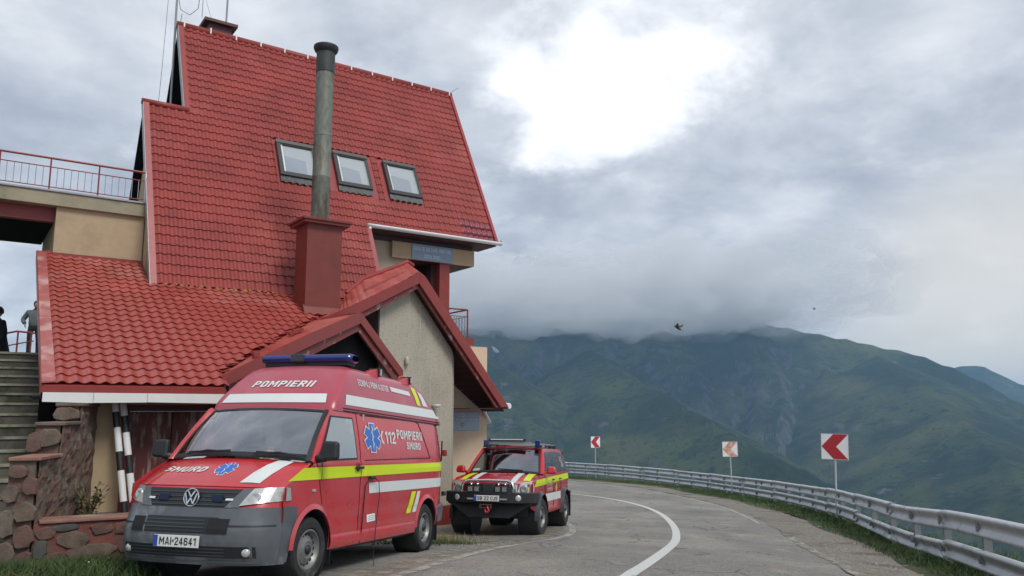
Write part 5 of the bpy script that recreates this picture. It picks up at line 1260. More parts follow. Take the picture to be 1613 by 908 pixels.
def arch_xs(x0, x1, arches, n=90):
    xs = list(np.linspace(x0, x1, n))
    for (cx, cz, r) in arches:
        for k in range(41):
            x = cx + r * math.cos(math.pi * k / 40)
            if min(x0, x1) < x < max(x0, x1): xs.append(x)
        for e in (1.0001, -1.0001):
            x = cx + r * e
            if min(x0, x1) < x < max(x0, x1): xs.append(x)
    return sorted(set(round(x, 5) for x in xs), reverse=True)
def overlay(fn, u0, u1, v0, v1, nu=8, nv=3, quad=None):
    """patch on a surface fn(u, v); quad gives 4 corner (u, v) pairs instead"""
    mb = MB()
    if quad:
        a, b, c, d = quad
        def f(s, t): 
            u_ = (a[0] * (1 - s) + b[0] * s) * (1 - t) + (d[0] * (1 - s) + c[0] * s) * t; v_ = (a[1] * (1 - s) + b[1] * s) * (1 - t) + (d[1] * (1 - s) + c[1] * s) * t; return fn(u_, v_)
        mb.grid(f, nu, nv)
    else: mb.grid(lambda s, t: fn(u0 + (u1 - u0) * s, v0 + (v1 - v0) * t), nu, nv)
    return mb
def wheel(root, x, y, z, r, w, sgn, steer=0, slots=16, rimr=.21, camber=0):
    wr = bpy.data.objects.new('wheel', None)
    t = MB(); t.lathe([(rimr, -w * .5 + .02), (rimr + .02, -w * .5), (r - .035, -w * .5 - .004), (r - .008, -w * .5 + .022), (r, -w * .5 + .05), (r, w * .5 - .05), (r - .008, w * .5 - .022), (r - .035, w * .5 + .004), (rimr + .02, w * .5), (rimr, w * .5 - .02)], (0, 0, 0), (0, sgn, 0), 48)
    o = t.build('wheel', M_RUB, root, autos=35); o.matrix_local = Matrix.Translation((x, y, z)) @ Matrix.Rotation(steer, 4, 'Z')
    tr = MB(); nb = 44
    for k in range(nb):
        a = 2 * math.pi * k / nb
        for q, off in ((-.26, 0), (.26, .5)):
            aa = a + off * 2 * math.pi / nb
            tr.box((math.sin(aa) * (r + .001), q * w * .55, math.cos(aa) * (r + .001)), (.022, w * .34, .012), Matrix.Rotation(aa, 3, 'Y') @ Matrix.Rotation(.3 if q < 0 else -.3, 3, 'Z'))
    tr.build('tread_blocks', M_RUB, o)['kind'] = 'stuff'
    ri = MB(); ri.lathe([(rimr + .004, w * .5 - .012), (rimr - .012, w * .5 - .008), (rimr - .022, w * .5 - .035), (rimr - .045, w * .5 - .06), (rimr - .075, w * .5 - .045), (rimr * .42, w * .5 - .02), (rimr * .36, w * .5 - .028), (.001, w * .5 - .022)], (0, 0, 0), (0, sgn, 0), 40)
    rm = ri.build('rim', mat('wheel_grey', (.22, .22, .21), .45, .5, var=.2, vscale=6), o, autos=35)
    sl2 = MB()
    for k in range(slots):
        a = 2 * math.pi * k / slots; rr = rimr - .052
        sl2.lathe([(.001, .004), (.0145, .003), (.0155, -.02)], (math.sin(a) * rr, sgn * (w * .5 - .050), math.cos(a) * rr), (0, sgn, 0), 8)
    sl2.build('rim_slots', M_DARK, rm)['kind'] = 'stuff'
    hb = MB(); hb.lathe([(.001, .028), (.03, .026), (.046, .012), (.05, -.01)], (0, sgn * (w * .5 - .022), 0), (0, sgn, 0), 20); hb.build('hub', M_DARK, rm, smooth=True)
    bpy.data.objects.remove(wr); return o

# ------------------------------------------------------------------ the ambulance van
VM = vframe(-3.098, 9.114, -.472, -1.8373, RAD(3.9))
van = empty('ambulance_van', mtx=VM)
tag(van, 'red high-roof fire service ambulance van with yellow and white stripes and blue light bar', 'van')
def vy(x, z):
    w = .952
    if z > 1.15: w -= .118 * ((z - 1.15) / .75) ** 1.5
    if z < .55: w -= .035 * ((.55 - z) / .3) ** 2
    if x > 0: w -= .026 * (x / .58) ** 2
    if x < -3.75: w -= .11 * ((-3.75 - x) / .5) ** 2
    return w + .006 * math.exp(-((z - 1.22) / .03) ** 2) - .008 * math.exp(-((z - .62) / .05) ** 2)
VT = lerp_tab([(-4.26, 1.89), (-.50, 1.885), (.03, 1.245), (.30, 1.135), (.60, .985)])
VAR = [(0, .355, .405), (-3.4, .355, .405)]
VB_ = arch_fn(lerp_tab([(-4.26, .42), (-3.95, .38), (-3.8, .33), (.36, .29), (.6, .25)]), VAR)
xs = arch_xs(-4.25, .58, VAR, 110)
sk = MB()
for sg in (1, -1): side_skin(sk, sg, vy, VB_, VT, xs, 26)
# rear end
sk.grid(lambda s, t: (-4.25 - .03 * (1 - (2 * s - 1) ** 2), (2 * s - 1) * vy(-4.25, .42 + 1.47 * t), .42 + 1.47 * t), 10, 10)
body = sk.build('body', M_VAN, van, autos=40)
# sills, arch lips, swage
def vs_(x, z, o=.004, sg=1): return (x, sg * (vy(x, z) + o), z)
for (cx, cz, r) in VAR:
    for sg in (1, -1):
        mb = MB(); mb.grid(lambda s, t: (cx + (r + .055 * (1 - t)) * math.cos(math.pi * s * .98 + .03), sg * (vy(cx, .7) + .004 + .020 * t), cz + (r + .055 * (1 - t)) * math.sin(math.pi * s * .98 + .03)), 30, 3); mb.build('arch_lip', M_VAN, body, smooth=True)
        wl_ = MB(); wl_.lathe([(.001, -.36), (r - .004, -.36), (r - .002, 0)], (cx, sg * .94, cz), (0, sg, 0), 32); wl_.build('wheel_well', M_DARK, body)
for sg in (1, -1):
    mb = MB(); mb.grid(lambda s, t: (-.43 - 2.55 * s, sg * (vy(-1, .45) - .005 + .018 * math.sin(t * math.pi)), .30 + .17 * t), 20, 4); mb.build('sill', M_VAN, body, smooth=True)
MB().box2((-4.1, -.86, .26), (.5, .86, .36)).build('underbody', M_DARK, body)
# front: nose surface
NX0 = lerp_tab([(.20, .84), (.30, .90), (.45, .945), (.58, .945), (.66, .915), (.80, .875), (.92, .815), (1.0, .755)])
def nose(y, z, o=0.0):
    a = min(abs(y), .935); x = NX0(z) - .10 * (a / .93) ** 2 - .265 * (a / .93) ** 7
    return (x + o, y, z)
def nosep(y0, y1, z0, z1, o, ny=30, nz=6, quad=None): return overlay(lambda a, b: nose(a, b, o), y0, y1, z0, z1, ny, nz, quad)
nosep(-.93, .93, .78, 1.0, -.012, 40, 6).build('nose_panel', M_VAN, body, smooth=True)
bmpr = nosep(-.935, .935, .24, .80, .0, 60, 14)
bumper = bmpr.build('front_bumper', M_BUMP, van, smooth=True)
for sg in (1, -1):
    mb = MB(); mb.grid(lambda s, t: (.36 + .235 * s, sg * (vy(.45, .5) + .012), lerp_tab([(.36, .33), (.60, .24)])(.36 + .235 * s) + (.83 - .33) * t if True else 0), 6, 8)
    xs2 = [.575 - (.575 - .335) * i / 14 for i in range(15)]
    mb = MB(); zb_ = arch_fn(lambda x: .25, [(0, .355, .418)]); side_skin(mb, sg, lambda x, z: vy(x, z) + .010, zb_, lambda x: .80 + .03 * (x - .3), xs2, 10); mb.build('bumper_side', M_BUMP, bumper, smooth=True)
# bumper relief
nosep(-.90, .90, .615, .632, .006, 40, 1).build('bumper_groove', M_DARK, bumper)
nosep(-.60, -.02, .575, .605, .004, 14, 1)
def rbox(y0, y1, z0, z1, o, m, name, par, nz=3): return nosep(y0, y1, z0, z1, o, 16, nz).build(name, m, par)
lg = rbox(-.44, .40, .545, .70, .004, M_DARK, 'lower_grille', bumper)
for k in range(4): rbox(-.43, .26, .562 + k * .034, .574 + k * .034, .010, M_GRILLE, 'slat', lg, 1)
rbox(.30, .52, .545, .69, .008, mat('bumper_void', (.008, .008, .009), .7), 'bumper_recess', bumper); rbox(-.62, -.46, .545, .69, .008, MATS['bumper_void'], 'bumper_recess', bumper)
lg2 = rbox(-.72, .78, .315, .425, .004, M_DARK, 'bottom_intake', bumper)
for k in range(3): rbox(-.66, .50, .33 + k * .032, .342 + k * .032, .010, mat('intake_slat', (.06, .064, .07), .4), 'slat', lg2, 1)
for y in (.70, -.66):
    p = nose(y, .37, .012); fg = MB().lathe([(.001, .012), (.03, .010), (.042, -.005), (.046, -.02)], p, (1, .25 if y > 0 else -.25, 0), 18).build('fog_lamp', M_LENS, bumper, smooth=True)
rbox(-.80, .80, .265, .285, .012, mat('bumper_lip', (.13, .14, .15), .5), 'bumper_lip', bumper, 1)
# grille between the lamps
gq = nosep(0, 0, 0, 0, .004, 26, 4, quad=[(-.43, .795), (.44, .795), (.56, .975), (-.56, .975)]).build('grille', M_DARK, van)
for k in range(4):
    z = .815 + k * .040; h = .43 + (z - .795) * .66
    nosep(-h, h, z, z + .009, .014, 26, 1).build('slat', mat('grille_slat_grey', (.055, .058, .062), .3, .3), gq)
for y in (-.30, .33):
    p = nose(y, .885, .02); MB().box((p[0], p[1], p[2]), (.03, .115, .075)).build('blue_strobe', mat('dark_blue_strobe', (.012, .02, .055), .3), gq, bevel=.006)
for y0, y1 in ((.42, .50), (-.50, -.42)): rbox(y0, y1, .865, .885, .018, M_REFLW, 'light_strip', gq, 1)
# surround in grey plastic
for sg in (1, -1): nosep(0, 0, 0, 0, .008, 6, 4, quad=[(sg * .43, .795), (sg * .58, .800), (sg * .66, .985), (sg * .56, .98)]).build('grille_surround', M_BUMP, gq)
lgp = nose(0.04, .885, .03)
em = MB().lathe([(.001, .0), (.078, .0), (.086, .008), (.092, .0), (.092, -.02)], lgp, (1, 0, .12), 28).build('badge', M_DARK, gq, autos=40)
bl_ = MB(); bl_.lathe([(.080, .010), (.086, .014), (.093, .010), (.093, .0), (.080, .0)], lgp, (1, 0, .12), 28)
def lstroke(p, q, w=.014): bl_.bar((lgp[0] + .011 - .12 * p[1], lgp[1] + p[0], lgp[2] + p[1]), (lgp[0] + .011 - .12 * q[1], lgp[1] + q[0], lgp[2] + q[1]), w, .008, (1, 0, 0))
for sg in (1, -1):
    lstroke((sg * .040, .066), (0, .006)); lstroke((sg * .068, .040), (sg * .034, -.060)); lstroke((sg * .034, -.062), (0, -.004))
bl_.build('badge_emblem', M_CHROME, em)
# head lamps: wrap round the corner
for sg, m_ in ((1, M_LENS), (-1, M_LENSO)):
    qd = [(sg * .575, .815), (sg * .925, .865), (sg * .925, 1.005), (sg * .66, .985)]
    hl = nosep(0, 0, 0, 0, .010, 16, 6, quad=qd).build('headlight', m_, van, smooth=True)
    nosep(0, 0, 0, 0, .016, 4, 4, quad=[(sg * .80, .85), (sg * .825, .853), (sg * .835, .997), (sg * .81, .995)]).build('lamp_divider', M_WHITEP, hl)
    p = nose(sg * .70, .90, .012); MB().lathe([(.001, -.004), (.03, .0), (.052, .004), (.058, .002), (.058, -.01)], p, (1, sg * .3, .1), 20).build('reflector_bowl', mat('bowl', (.62, .62, .6), .2, .6), hl, smooth=True)
    side = MB(); side.grid(lambda s, t: (.565 - .11 * s * (1 - .3 * t), sg * (vy(.5, .95) + .012), .862 + .005 * s + (.142 - .02 * s) * t), 4, 4); side.build('lamp_side', m_, hl)
# bonnet
def hood(u_, v_):    # u 0 nose .. 1 screen, v -1..1
    t = v_; y1 = t * .905; p = nose(t * .92, 1.0 - .012 * abs(t) ** 3)
    xb = .02 + .20 * (1 - t * t); zb2 = 1.245 + .045 * (1 - t * t)
    x = p[0] * (1 - u_) + xb * u_; z = p[2] * (1 - u_) + zb2 * u_ + .030 * math.sin(math.pi * u_) * (1 - .5 * t * t)
    y = p[1] * (1 - u_) + y1 * u_
    return (x, y, z + .012 * math.exp(-((abs(t) - .62) / .07) ** 2) * math.sin(math.pi * min(1, u_ * 1.1)))
hd = MB(); hd.grid(lambda a, b: hood(a, 2 * b - 1), 14, 36); hoodo = hd.build('bonnet', M_VAN, van, smooth=True)
def hoodq(u_, v_, o=.006): p = hood(u_, v_); return (p[0] + o * .4, p[1], p[2] + o)
overlay(hoodq, 0, 0, 0, 0, 8, 3, quad=[(.10, .50), (.10, .72), (.99, .82), (.99, .65)]).build('white_stripe', M_REFLW, hoodo)
lettering('lettering', 'SMURD', M_REFLW, hoodo, lambda a, b: hoodq(.36 + .17 * b, -.68 + .62 * a), .19, .25)
def star_pts(s=1.0, arm=.17, ln=.5, tip=0.0):
    out = []
    for k in range(6):
        an = math.pi / 2 - k * math.pi / 3; d = (math.cos(an), math.sin(an)); n = (-d[1], d[0])
        out.append((d[0] * ln + n[0] * arm, d[1] * ln + n[1] * arm)); out.append((d[0] * ln - n[0] * arm, d[1] * ln - n[1] * arm))
        a2 = an - math.pi / 6; rr = arm / math.sin(math.pi / 6); out.append((math.cos(a2) * rr, math.sin(a2) * rr))
    return [(a * s, b * s) for a, b in out]
SNAKE = [(-.02, .42), (.05, .30), (-.06, .18), (.06, .05), (-.05, -.08), (.05, -.2), (-.02, -.34)]
def star(fn, parent, name='star_of_life'):
    """fn(x, y, lift) with the star in a unit box"""
    p = star_pts(1.0, .155, .5); o = MB().add([fn(0, 0, .004)] + [fn(a * 1.0, b * 1.0, .004) for a, b in [(q[0] * 1.0 + 0, q[1]) for q in star_pts(1.0, .185, .53)]], [(0, i + 1, (i + 1) % 18 + 1) for i in range(18)]).build(name, M_REFLW, parent)
    MB().add([fn(0, 0, .007)] + [fn(a, b, .007) for a, b in star_pts(1.0, .145, .49)], [(0, i + 1, (i + 1) % 18 + 1) for i in range(18)]).build('blue_field', M_STARB, o)
    sn = MB()
    for (a0, b0), (a1, b1) in zip(SNAKE[:-1], SNAKE[1:]):
        w = .022; sn.add([fn(a0 - w, b0, .010), fn(a0 + w, b0, .010), fn(a1 + w, b1, .010), fn(a1 - w, b1, .010)], [(0, 1, 2, 3)])
    sn.add([fn(-.012, .44, .0095), fn(.012, .44, .0095), fn(.012, -.42, .0095), fn(-.012, -.42, .0095)], [(0, 1, 2, 3)]); sn.build('snake_staff', M_REFLW, o)
star(lambda a, b, l: hoodq(.50 + .42 * b, .17 + .235 * a + .0 * b, l), hoodo)
# cowl and wipers
cw = MB(); cw.grid(lambda s, t: ((.03 + .20 * (1 - (2 * s - 1) ** 2)) + .03 - .10 * t, (2 * s - 1) * .88, 1.262 + .045 * (1 - (2 * s - 1) ** 2) + .014 * t), 24, 2); cw.build('cowl', M_DARK, van)
# windscreen
def ws(u_, v_):
    t = v_; xb, zb2 = .02 + .20 * (1 - t * t), 1.265 + .045 * (1 - t * t); xt, zt = -.53 + .13 * (1 - t * t), 1.865 + .022 * (1 - t * t)
    yb, yt = t * .885, t * .775
    return (xb + (xt - xb) * u_ + .02 * math.sin(math.pi * u_), yb + (yt - yb) * u_, zb2 + (zt - zb2) * u_ + .02 * math.sin(math.pi * u_))
MB().grid(lambda a, b: ws(a, 2 * b - 1), 10, 24).build('windscreen', M_GLASS, van, smooth=True)
fr_ = MB()
for sg in (1, -1): fr_.grid(lambda s, t: Vector(ws(s, sg * (1 - .055 * t))) + Vector((.004, 0, .004)), 12, 1)
fr_.grid(lambda s, t: Vector(ws(.985 - .05 * (1 - t), 2 * s - 1)) + Vector((.004, 0, .005)), 20, 1); fr_.grid(lambda s, t: Vector(ws(.07 * t, 2 * s - 1)) + Vector((.004, 0, .005)), 20, 1); fr_.build('windscreen_seal', M_DARK, van)
for sg in (1, -1):
    pil = MB()
    def pf(s, t, sg=sg):
        x = .05 - .58 * s; a = Vector((x, sg * vy(x, VT(x)), VT(x))); b = Vector(ws(s, sg * 1.0)); p = a.lerp(b, t); return p + Vector((.018 * math.sin(math.pi * t), sg * .012 * math.sin(math.pi * t), .014 * math.sin(math.pi * t)))
    pil.grid(pf, 14, 6); pil.build('pillar', M_VAN, body, smooth=True)
for (y0, y1, l) in ((-.60, .02, .62), (.30, .86, .6)):
    p0 = Vector(ws(.03, y0 / .885)) + Vector((.04, 0, .02)); p1 = Vector(ws(.035, y1 / .885)) + Vector((.045, 0, .02))
    MB().tube([p0, p0.lerp(p1, .5) + Vector((.01, 0, .028)), p1], [.012, .012, .008], 6).build('wiper', M_DARK, van)
    MB().bar(p0.lerp(p1, .05) + Vector((.01, 0, .012)), p1 + Vector((.0, 0, .012)), .012, .03).build('wiper_blade', M_DARK, van)
# cab interior
MB().slab([(.12, -.84, 1.20), (.12, .84, 1.20), (-.35, .84, 1.22), (-.35, -.84, 1.22)], (0, 0, -.5)).build('dashboard', mat('dash_grey', (.05, .055, .06), .7), van)
MB().box2((-1.32, -.86, .5), (-1.28, .86, 1.86)).build('bulkhead', M_INT, van)
for y in (-.45, .45):
    MB().hull8([(-1.0, y - .26, .8), (-.55, y - .26, .8), (-.55, y + .26, .8), (-1.0, y + .26, .8)], [(-1.15, y - .25, 1.45), (-.98, y - .25, 1.45), (-.98, y + .25, 1.45), (-1.15, y + .25, 1.45)]).build('seat', M_SEAT, van, bevel=.04)
    MB().box((-1.08, y, 1.58), (.10, .28, .18)).build('headrest', M_SEAT, van, bevel=.03)
MB().tube([(-.42 + .0 * k, .42 + .19 * math.cos(a), 1.30 + .17 * math.sin(a)) for k, a in enumerate(np.linspace(0, 6.28, 22))], .016, 6).build('steering_wheel', M_DARK, van)
for y0, c in ((-.50, M_INT), (-.22, M_INT)): MB().box2((-1.0, y0 - .10, 1.42), (-.98, y0 + .12, 1.80)).build('sun_shade', c, van)
MB().slab([(.02, .58, 1.235), (.05, .80, 1.235), (-.16, .78, 1.275), (-.19, .54, 1.275)], (0, 0, .006)).build('paper_sheet', M_PAPER, van)
MB().slab([(.05, -.78, 1.235), (.09, -.52, 1.235), (-.06, -.50, 1.30), (-.1, -.76, 1.30)], (0, 0, .006)).build('paper_sheet', M_PAPER, van)
bg_ = MB(); bg_.lathe([(.10, 0), (.115, .05), (.07, .12), (.03, .155), (.045, .18), (.001, .185)], (-.02, .34, 1.23), (0, .1, 1), 9); bg_.build('patterned_bag', M_BAG, van)
# side glass and door
def sidewin(quad, name, sg, m, o=.005, n=8):
    return overlay(lambda x, z: vs_(x, z, o, sg), 0, 0, 0, 0, n, 6, quad=quad).build(name, m, van, smooth=True)
for sg in (1, -1):
    sidewin([(-.02, 1.262), (-1.03, 1.298), (-.985, 1.80), (-.40, 1.795)], 'side_window_seal', sg, M_DARK, .004)
    sidewin([(-.09, 1.285), (-1.00, 1.318), (-.958, 1.78), (-.425, 1.775)], 'side_window', sg, mat('side_glass', (.24, .28, .30), .06, 0, coat=1.0, spec=.8, col2=(.40, .44, .46), c2scale=2.2, c2lo=.42, c2hi=.7), .007)
    sidewin([(.0, 1.26), (-.16, 1.265), (-.19, 1.345), (-.06, 1.345)], 'quarter_panel', sg, M_DARK, .010, 3)
    # panel gaps
    def gap(pts, w=.006, sg=sg):
        g_ = MB()
        for (x0, z0), (x1, z1) in zip(pts[:-1], pts[1:]):
            n = 6
            for i in range(n):
                a = (x0 + (x1 - x0) * i / n, z0 + (z1 - z0) * i / n); b = (x0 + (x1 - x0) * (i + 1) / n, z0 + (z1 - z0) * (i + 1) / n)
                g_.bar(vs_(*a, .002, sg), vs_(*b, .002, sg), w, w, (0, 1, 0))
        o_ = g_.build('panel_gap', M_GAP, body); o_['kind'] = 'stuff'; return o_
    gap([(.00, 1.25), (-.06, 1.18), (-.13, .95), (-.19, .80)]); gap([(-.42, .50), (-.44, .33)])
    gap([(-1.10, 1.86), (-1.12, 1.3), (-1.12, .34)]); gap([(-.50, 1.86), (-1.10, 1.86)])
    gap([(-1.12, .62), (-1.6, .62)]) if False else None
    gap([(-1.22, 1.845), (-3.05, 1.868), (-3.18, 1.84), (-3.50, 1.345), (-1.24, 1.29)], .010)
    gap([(-4.05, 1.86), (-4.10, 1.30), (-4.10, .6)])
# stripes on the near side and the far side
for sg in (1, -1):
    st = lambda x, z: vs_(x, z, .006, sg)
    overlay(st, 0, 0, 0, 0, 60, 2, quad=[(.53 if sg > 0 else -.02, 1.06), (-4.12, 1.155), (-4.12, 1.285), (.26 if sg > 0 else -.02, 1.195)]).build('yellow_stripe', M_YEL, body)
    overlay(st, 0, 0, 0, 0, 34, 2, quad=[(-1.38, .885), (-4.12, .915), (-4.12, 1.05), (-1.36, 1.015)]).build('white_stripe', M_REFLW, body)
    overlay(st, 0, 0, 0, 0, 5, 5, quad=[(-2.62, .575), (-2.78, .58), (-2.95, .87), (-2.79, .868)]).build('yellow_bar', M_YEL, body)
    overlay(st, 0, 0, 0, 0, 5, 5, quad=[(-2.84, .582), (-2.99, .587), (-3.12, .868), (-3.00, .868)]).build('white_bar', M_REFLW, body)
    g_ = MB()
    for x in (-.13, -1.12): g_.bar(vs_(x, 1.06, .008, sg), vs_(x, 1.25, .008, sg), .007, .004, (0, 1, 0))
    g_.build('stripe_gap', M_GAP, body)['kind'] = 'stuff'
def sidetext(name, s, x0, x1, z0, z1, tilt=0.0, off=.19):
    lettering(name, s, M_REFLW, body, lambda a, b: vs_(x0 + (x1 - x0) * a, z0 + (z1 - z0) * b + tilt * a, .007), off)
star(lambda a, b, l: vs_(-1.50 - .47 * a, 1.575 + .36 * b, l + .003), body)
sidetext('lettering', '112', -1.90, -2.24, 1.515, 1.675); sidetext('lettering', 'POMPIERII', -2.30, -3.24, 1.59, 1.715); sidetext('lettering', 'SMURD', -2.62, -3.14, 1.455, 1.555)
hs = MB()
for k in range(10):
    t0, t1 = k / 10, (k + 1) / 10; f = lambda t: (-1.83 + .055 * math.sin(math.pi * t) , 1.51 + .165 * t); w = .018 + .016 * abs(2 * t0 - 1) ** 3
    a, b = f(t0), f(t1); hs.add([vs_(a[0] - w, a[1], .007), vs_(a[0] + w, a[1], .007), vs_(b[0] + w, b[1], .007), vs_(b[0] - w, b[1], .007)], [(0, 1, 2, 3)])
hs.build('phone_symbol', M_REFLW, body)
# handle, charging lead, labels, lamps
hdl = MB(); hdl.box(vs_(-1.03, 1.20, .030), (.20, .03, .032)); hdl.build('door_handle', M_DARK, body, bevel=.008)
MB().lathe([(.001, .012), (.045, .01), (.055, .0)], vs_(-1.03, 1.205, .002), (0, 1, 0), 16).build('handle_recess', mat('deep_red', (.16, .008, .014), .4), body)
pg = MB(); pg.box(vs_(-1.40, 1.075, .03), (.14, .05, .035)); pg.build('power_plug', M_DARK, body, bevel=.008)
cb = [vs_(-1.46, 1.075, .03), vs_(-1.56, 1.03, .05), vs_(-1.62, .85, .04), vs_(-1.58, .60, .045), vs_(-1.55, .40, .05), (-1.53, .985, .12), (-1.50, 1.02, .010), (-1.2, 1.10, .010), (-.85, 1.0, .010)]
MB().tube(cb, .006, 6).build('charging_lead', M_DARK, van)
MB().tube([vs_(-1.34, 1.07, .02), vs_(-1.26, .98, .008), vs_(-1.24, .7, .008), vs_(-1.22, .45, .01), vs_(-1.20, .30, .02)], .007, 6).build('charging_lead', M_DARK, van)
overlay(lambda x, z: vs_(x, z, .006), 0, 0, 0, 0, 3, 2, quad=[(-1.36, .535), (-1.60, .545), (-1.60, .635), (-1.36, .625)]).build('notice_label', M_PAPER, body)
ln = MB()
for k in range(3): ln.add([vs_(-1.39, .555 + k * .022, .0075), vs_(-1.57, .563 + k * .022, .0075), vs_(-1.57, .570 + k * .022, .0075), vs_(-1.39, .562 + k * .022, .0075)], [(0, 1, 2, 3)])
ln.build('notice_print', M_STEEL, body)
MB().box(vs_(.02, .955, .006), (.07, .012, .028)).build('side_repeater', M_LENS, body, bevel=.004)
for sg in (1, -1):
    mb = MB(); mb.grid(lambda s, t: (-4.19 - .075 * s, sg * (vy(-4.19, 1) - .0 + .012 - .05 * s * s), 1.30 + .32 * t), 4, 6); mb.build('tail_light', M_REDL, body)
MB().box((-4.17, .93, 1.43), (.10, .05, .10)).build('marker_lamp', M_REDL, body, bevel=.01)
MB().box((-4.21, .92, .80), (.10, .05, .07)).build('marker_lamp', M_DARK, body, bevel=.01)
rb = MB(); rb.hull8([(-3.88, -.94, .36), (-4.34, -.86, .36), (-4.34, .86, .36), (-3.88, .94, .36)], [(-3.90, -.955, .64), (-4.37, -.87, .66), (-4.37, .87, .66), (-3.90, .955, .64)]); rb.build('rear_bumper', M_BUMP, van, bevel=.04)
for sg in (1, -1): MB().box2((-3.90, sg * .70, .12), (-3.885, sg * .945, .50)).build('mud_flap', M_DARK, van)
for sg in (1, -1): MB().box2((-.50, sg * .72, .13), (-.49, sg * .93, .42)).build('mud_flap', M_DARK, van)
# mirrors
for sg in (1, -1):
    ar = MB().tube([vs_(-.03, 1.29, -.01, sg), (-.02, sg * 1.04, 1.30), (-.03, sg * 1.10, 1.36)], [.045, .042, .04], 8).build('mirror_arm', M_DARK, van, smooth=True)
    mi = MB().hull8([(.02, sg * .99, 1.275), (.03, sg * 1.20, 1.285), (-.07, sg * 1.21, 1.285), (-.08, sg * 1.00, 1.275)], [(.0, sg * 1.0, 1.49), (.01, sg * 1.19, 1.485), (-.07, sg * 1.20, 1.485), (-.08, sg * 1.01, 1.49)])
    mi.build('mirror', M_DARK, van, bevel=.035)
# high roof pod
PF = lerp_tab([(1.86, -.47), (1.95, -.50), (2.07, -.60), (2.25, -.80), (2.40, -.99), (2.47, -1.12), (2.50, -1.35), (2.52, -1.6)])
PR = lerp_tab([(1.86, -4.20), (1.95, -4.13), (2.15, -3.92), (2.35, -3.62), (2.42, -3.45), (2.47, -3.25), (2.50, -3.0), (2.52, -2.7)])
PW = lerp_tab([(1.86, .852), (1.95, .845), (2.07, .815), (2.25, .765), (2.40, .705), (2.45, .645), (2.485, .52), (2.52, .10)])
def ring(z):
    f, r, w = PF(z), PR(z), PW(z); cr = min(.13, w * .5); pts = []
    xc = f - .06 - .10
    for x in np.linspace(r + .10, xc, 14): pts.append((x, w))
    for k in range(1, 7):
        a = math.pi / 2 * k / 6; pts.append((xc + .10 * math.sin(a), w - cr * (1 - math.cos(a))))
    for t in np.linspace(1, 0, 8)[1:]: pts.append((f - .06 * t * t, (w - cr) * t))
    full = pts + [(x, -y) for x, y in pts[-2::-1]]
    for k in range(1, 6):
        a = math.pi * k / 6
    rear = [(r + .10 - .10 * math.sin(a), -w * math.cos(a) if False else 0) for a in ()]
    e = [(r + .03, -w * .93), (r, -w * .8), (r - .02, 0), (r, w * .8), (r + .03, w * .93)]
    return [(x, y, z) for x, y in full + e]
zl = [1.86, 1.89, 1.95, 2.01, 2.07, 2.16, 2.25, 2.33, 2.40, 2.43, 2.455, 2.475, 2.49, 2.505, 2.52]
pd = MB(); R0 = [ring(z) for z in zl]; n = len(R0[0])
for rg_ in R0: pd.v += [V3(p) for p in rg_]
for i in range(len(zl) - 1):
    for k in range(n): pd.f.append((i * n + k, i * n + (k + 1) % n, (i + 1) * n + (k + 1) % n, (i + 1) * n + k)); pd.m.append(0)
pd.f.append(tuple((len(zl) - 1) * n + k for k in range(n))); pd.m.append(0)
pod = pd.build('high_roof', mat('van_red_faded', (.42, .060, .088), .36, var=.06, vscale=2, coat=.35, col2=(.44, .09, .118), c2scale=1.3), van, smooth=True)
def pside(x, z, o=.006, sg=1): return (x, sg * (PW(z) + o), z + .002)
def pfront(y, z, o=.006): w = PW(z) - .13; return (PF(z) - .06 * (y / w) ** 2 + o, y, z + o * .8)
for sg in (1, -1): overlay(lambda x, z: pside(x, z, .006, sg), 0, 0, 0, 0, 24, 4, quad=[(-.80, 1.945), (-4.00, 1.955), (-3.86, 2.085), (-.86, 2.075)]).build('white_stripe', M_REFLW, pod)
overlay(lambda y, z: pfront(y, z), 0, 0, 0, 0, 20, 3, quad=[(-.715, 1.95), (.715, 1.95), (.675, 2.065), (-.675, 2.065)]).build('white_stripe', M_REFLW, pod)
lettering('lettering', 'POMPIERII', M_REFLW, pod, lambda a, b: pfront(-.42 + .86 * a, 2.155 + .085 * b, .007), .20, .12)
lettering('lettering', 'ECHIPAJ PRIM AJUTOR', M_REFLW, pod, lambda a, b: pside(-1.28 - .95 * a, 2.225 + .085 * b), .15)
overlay(lambda x, z: pside(x, z), 0, 0, 0, 0, 6, 1, quad=[(-2.32, 2.245), (-3.02, 2.235), (-3.0, 2.30), (-2.30, 2.31)]).build('white_bar', M_REFLW, pod)
overlay(lambda x, z: pside(x, z), 0, 0, 0, 0, 3, 4, quad=[(-3.22, 2.115), (-3.36, 2.115), (-3.28, 2.37), (-3.12, 2.385)]).build('yellow_bar', M_YEL, pod)
overlay(lambda x, z: pside(x, z), 0, 0, 0, 0, 3, 4, quad=[(-3.46, 2.12), (-3.66, 2.12), (-3.50, 2.30), (-3.36, 2.34)]).build('white_bar', M_REFLW, pod)
for z in (1.872, 1.902): MB().tube([(x, .856 - (z - 1.872) * .1, z) for x in np.linspace(-.75, -4.1, 12)], .006, 5).build('roof_seam', M_GAP, pod)
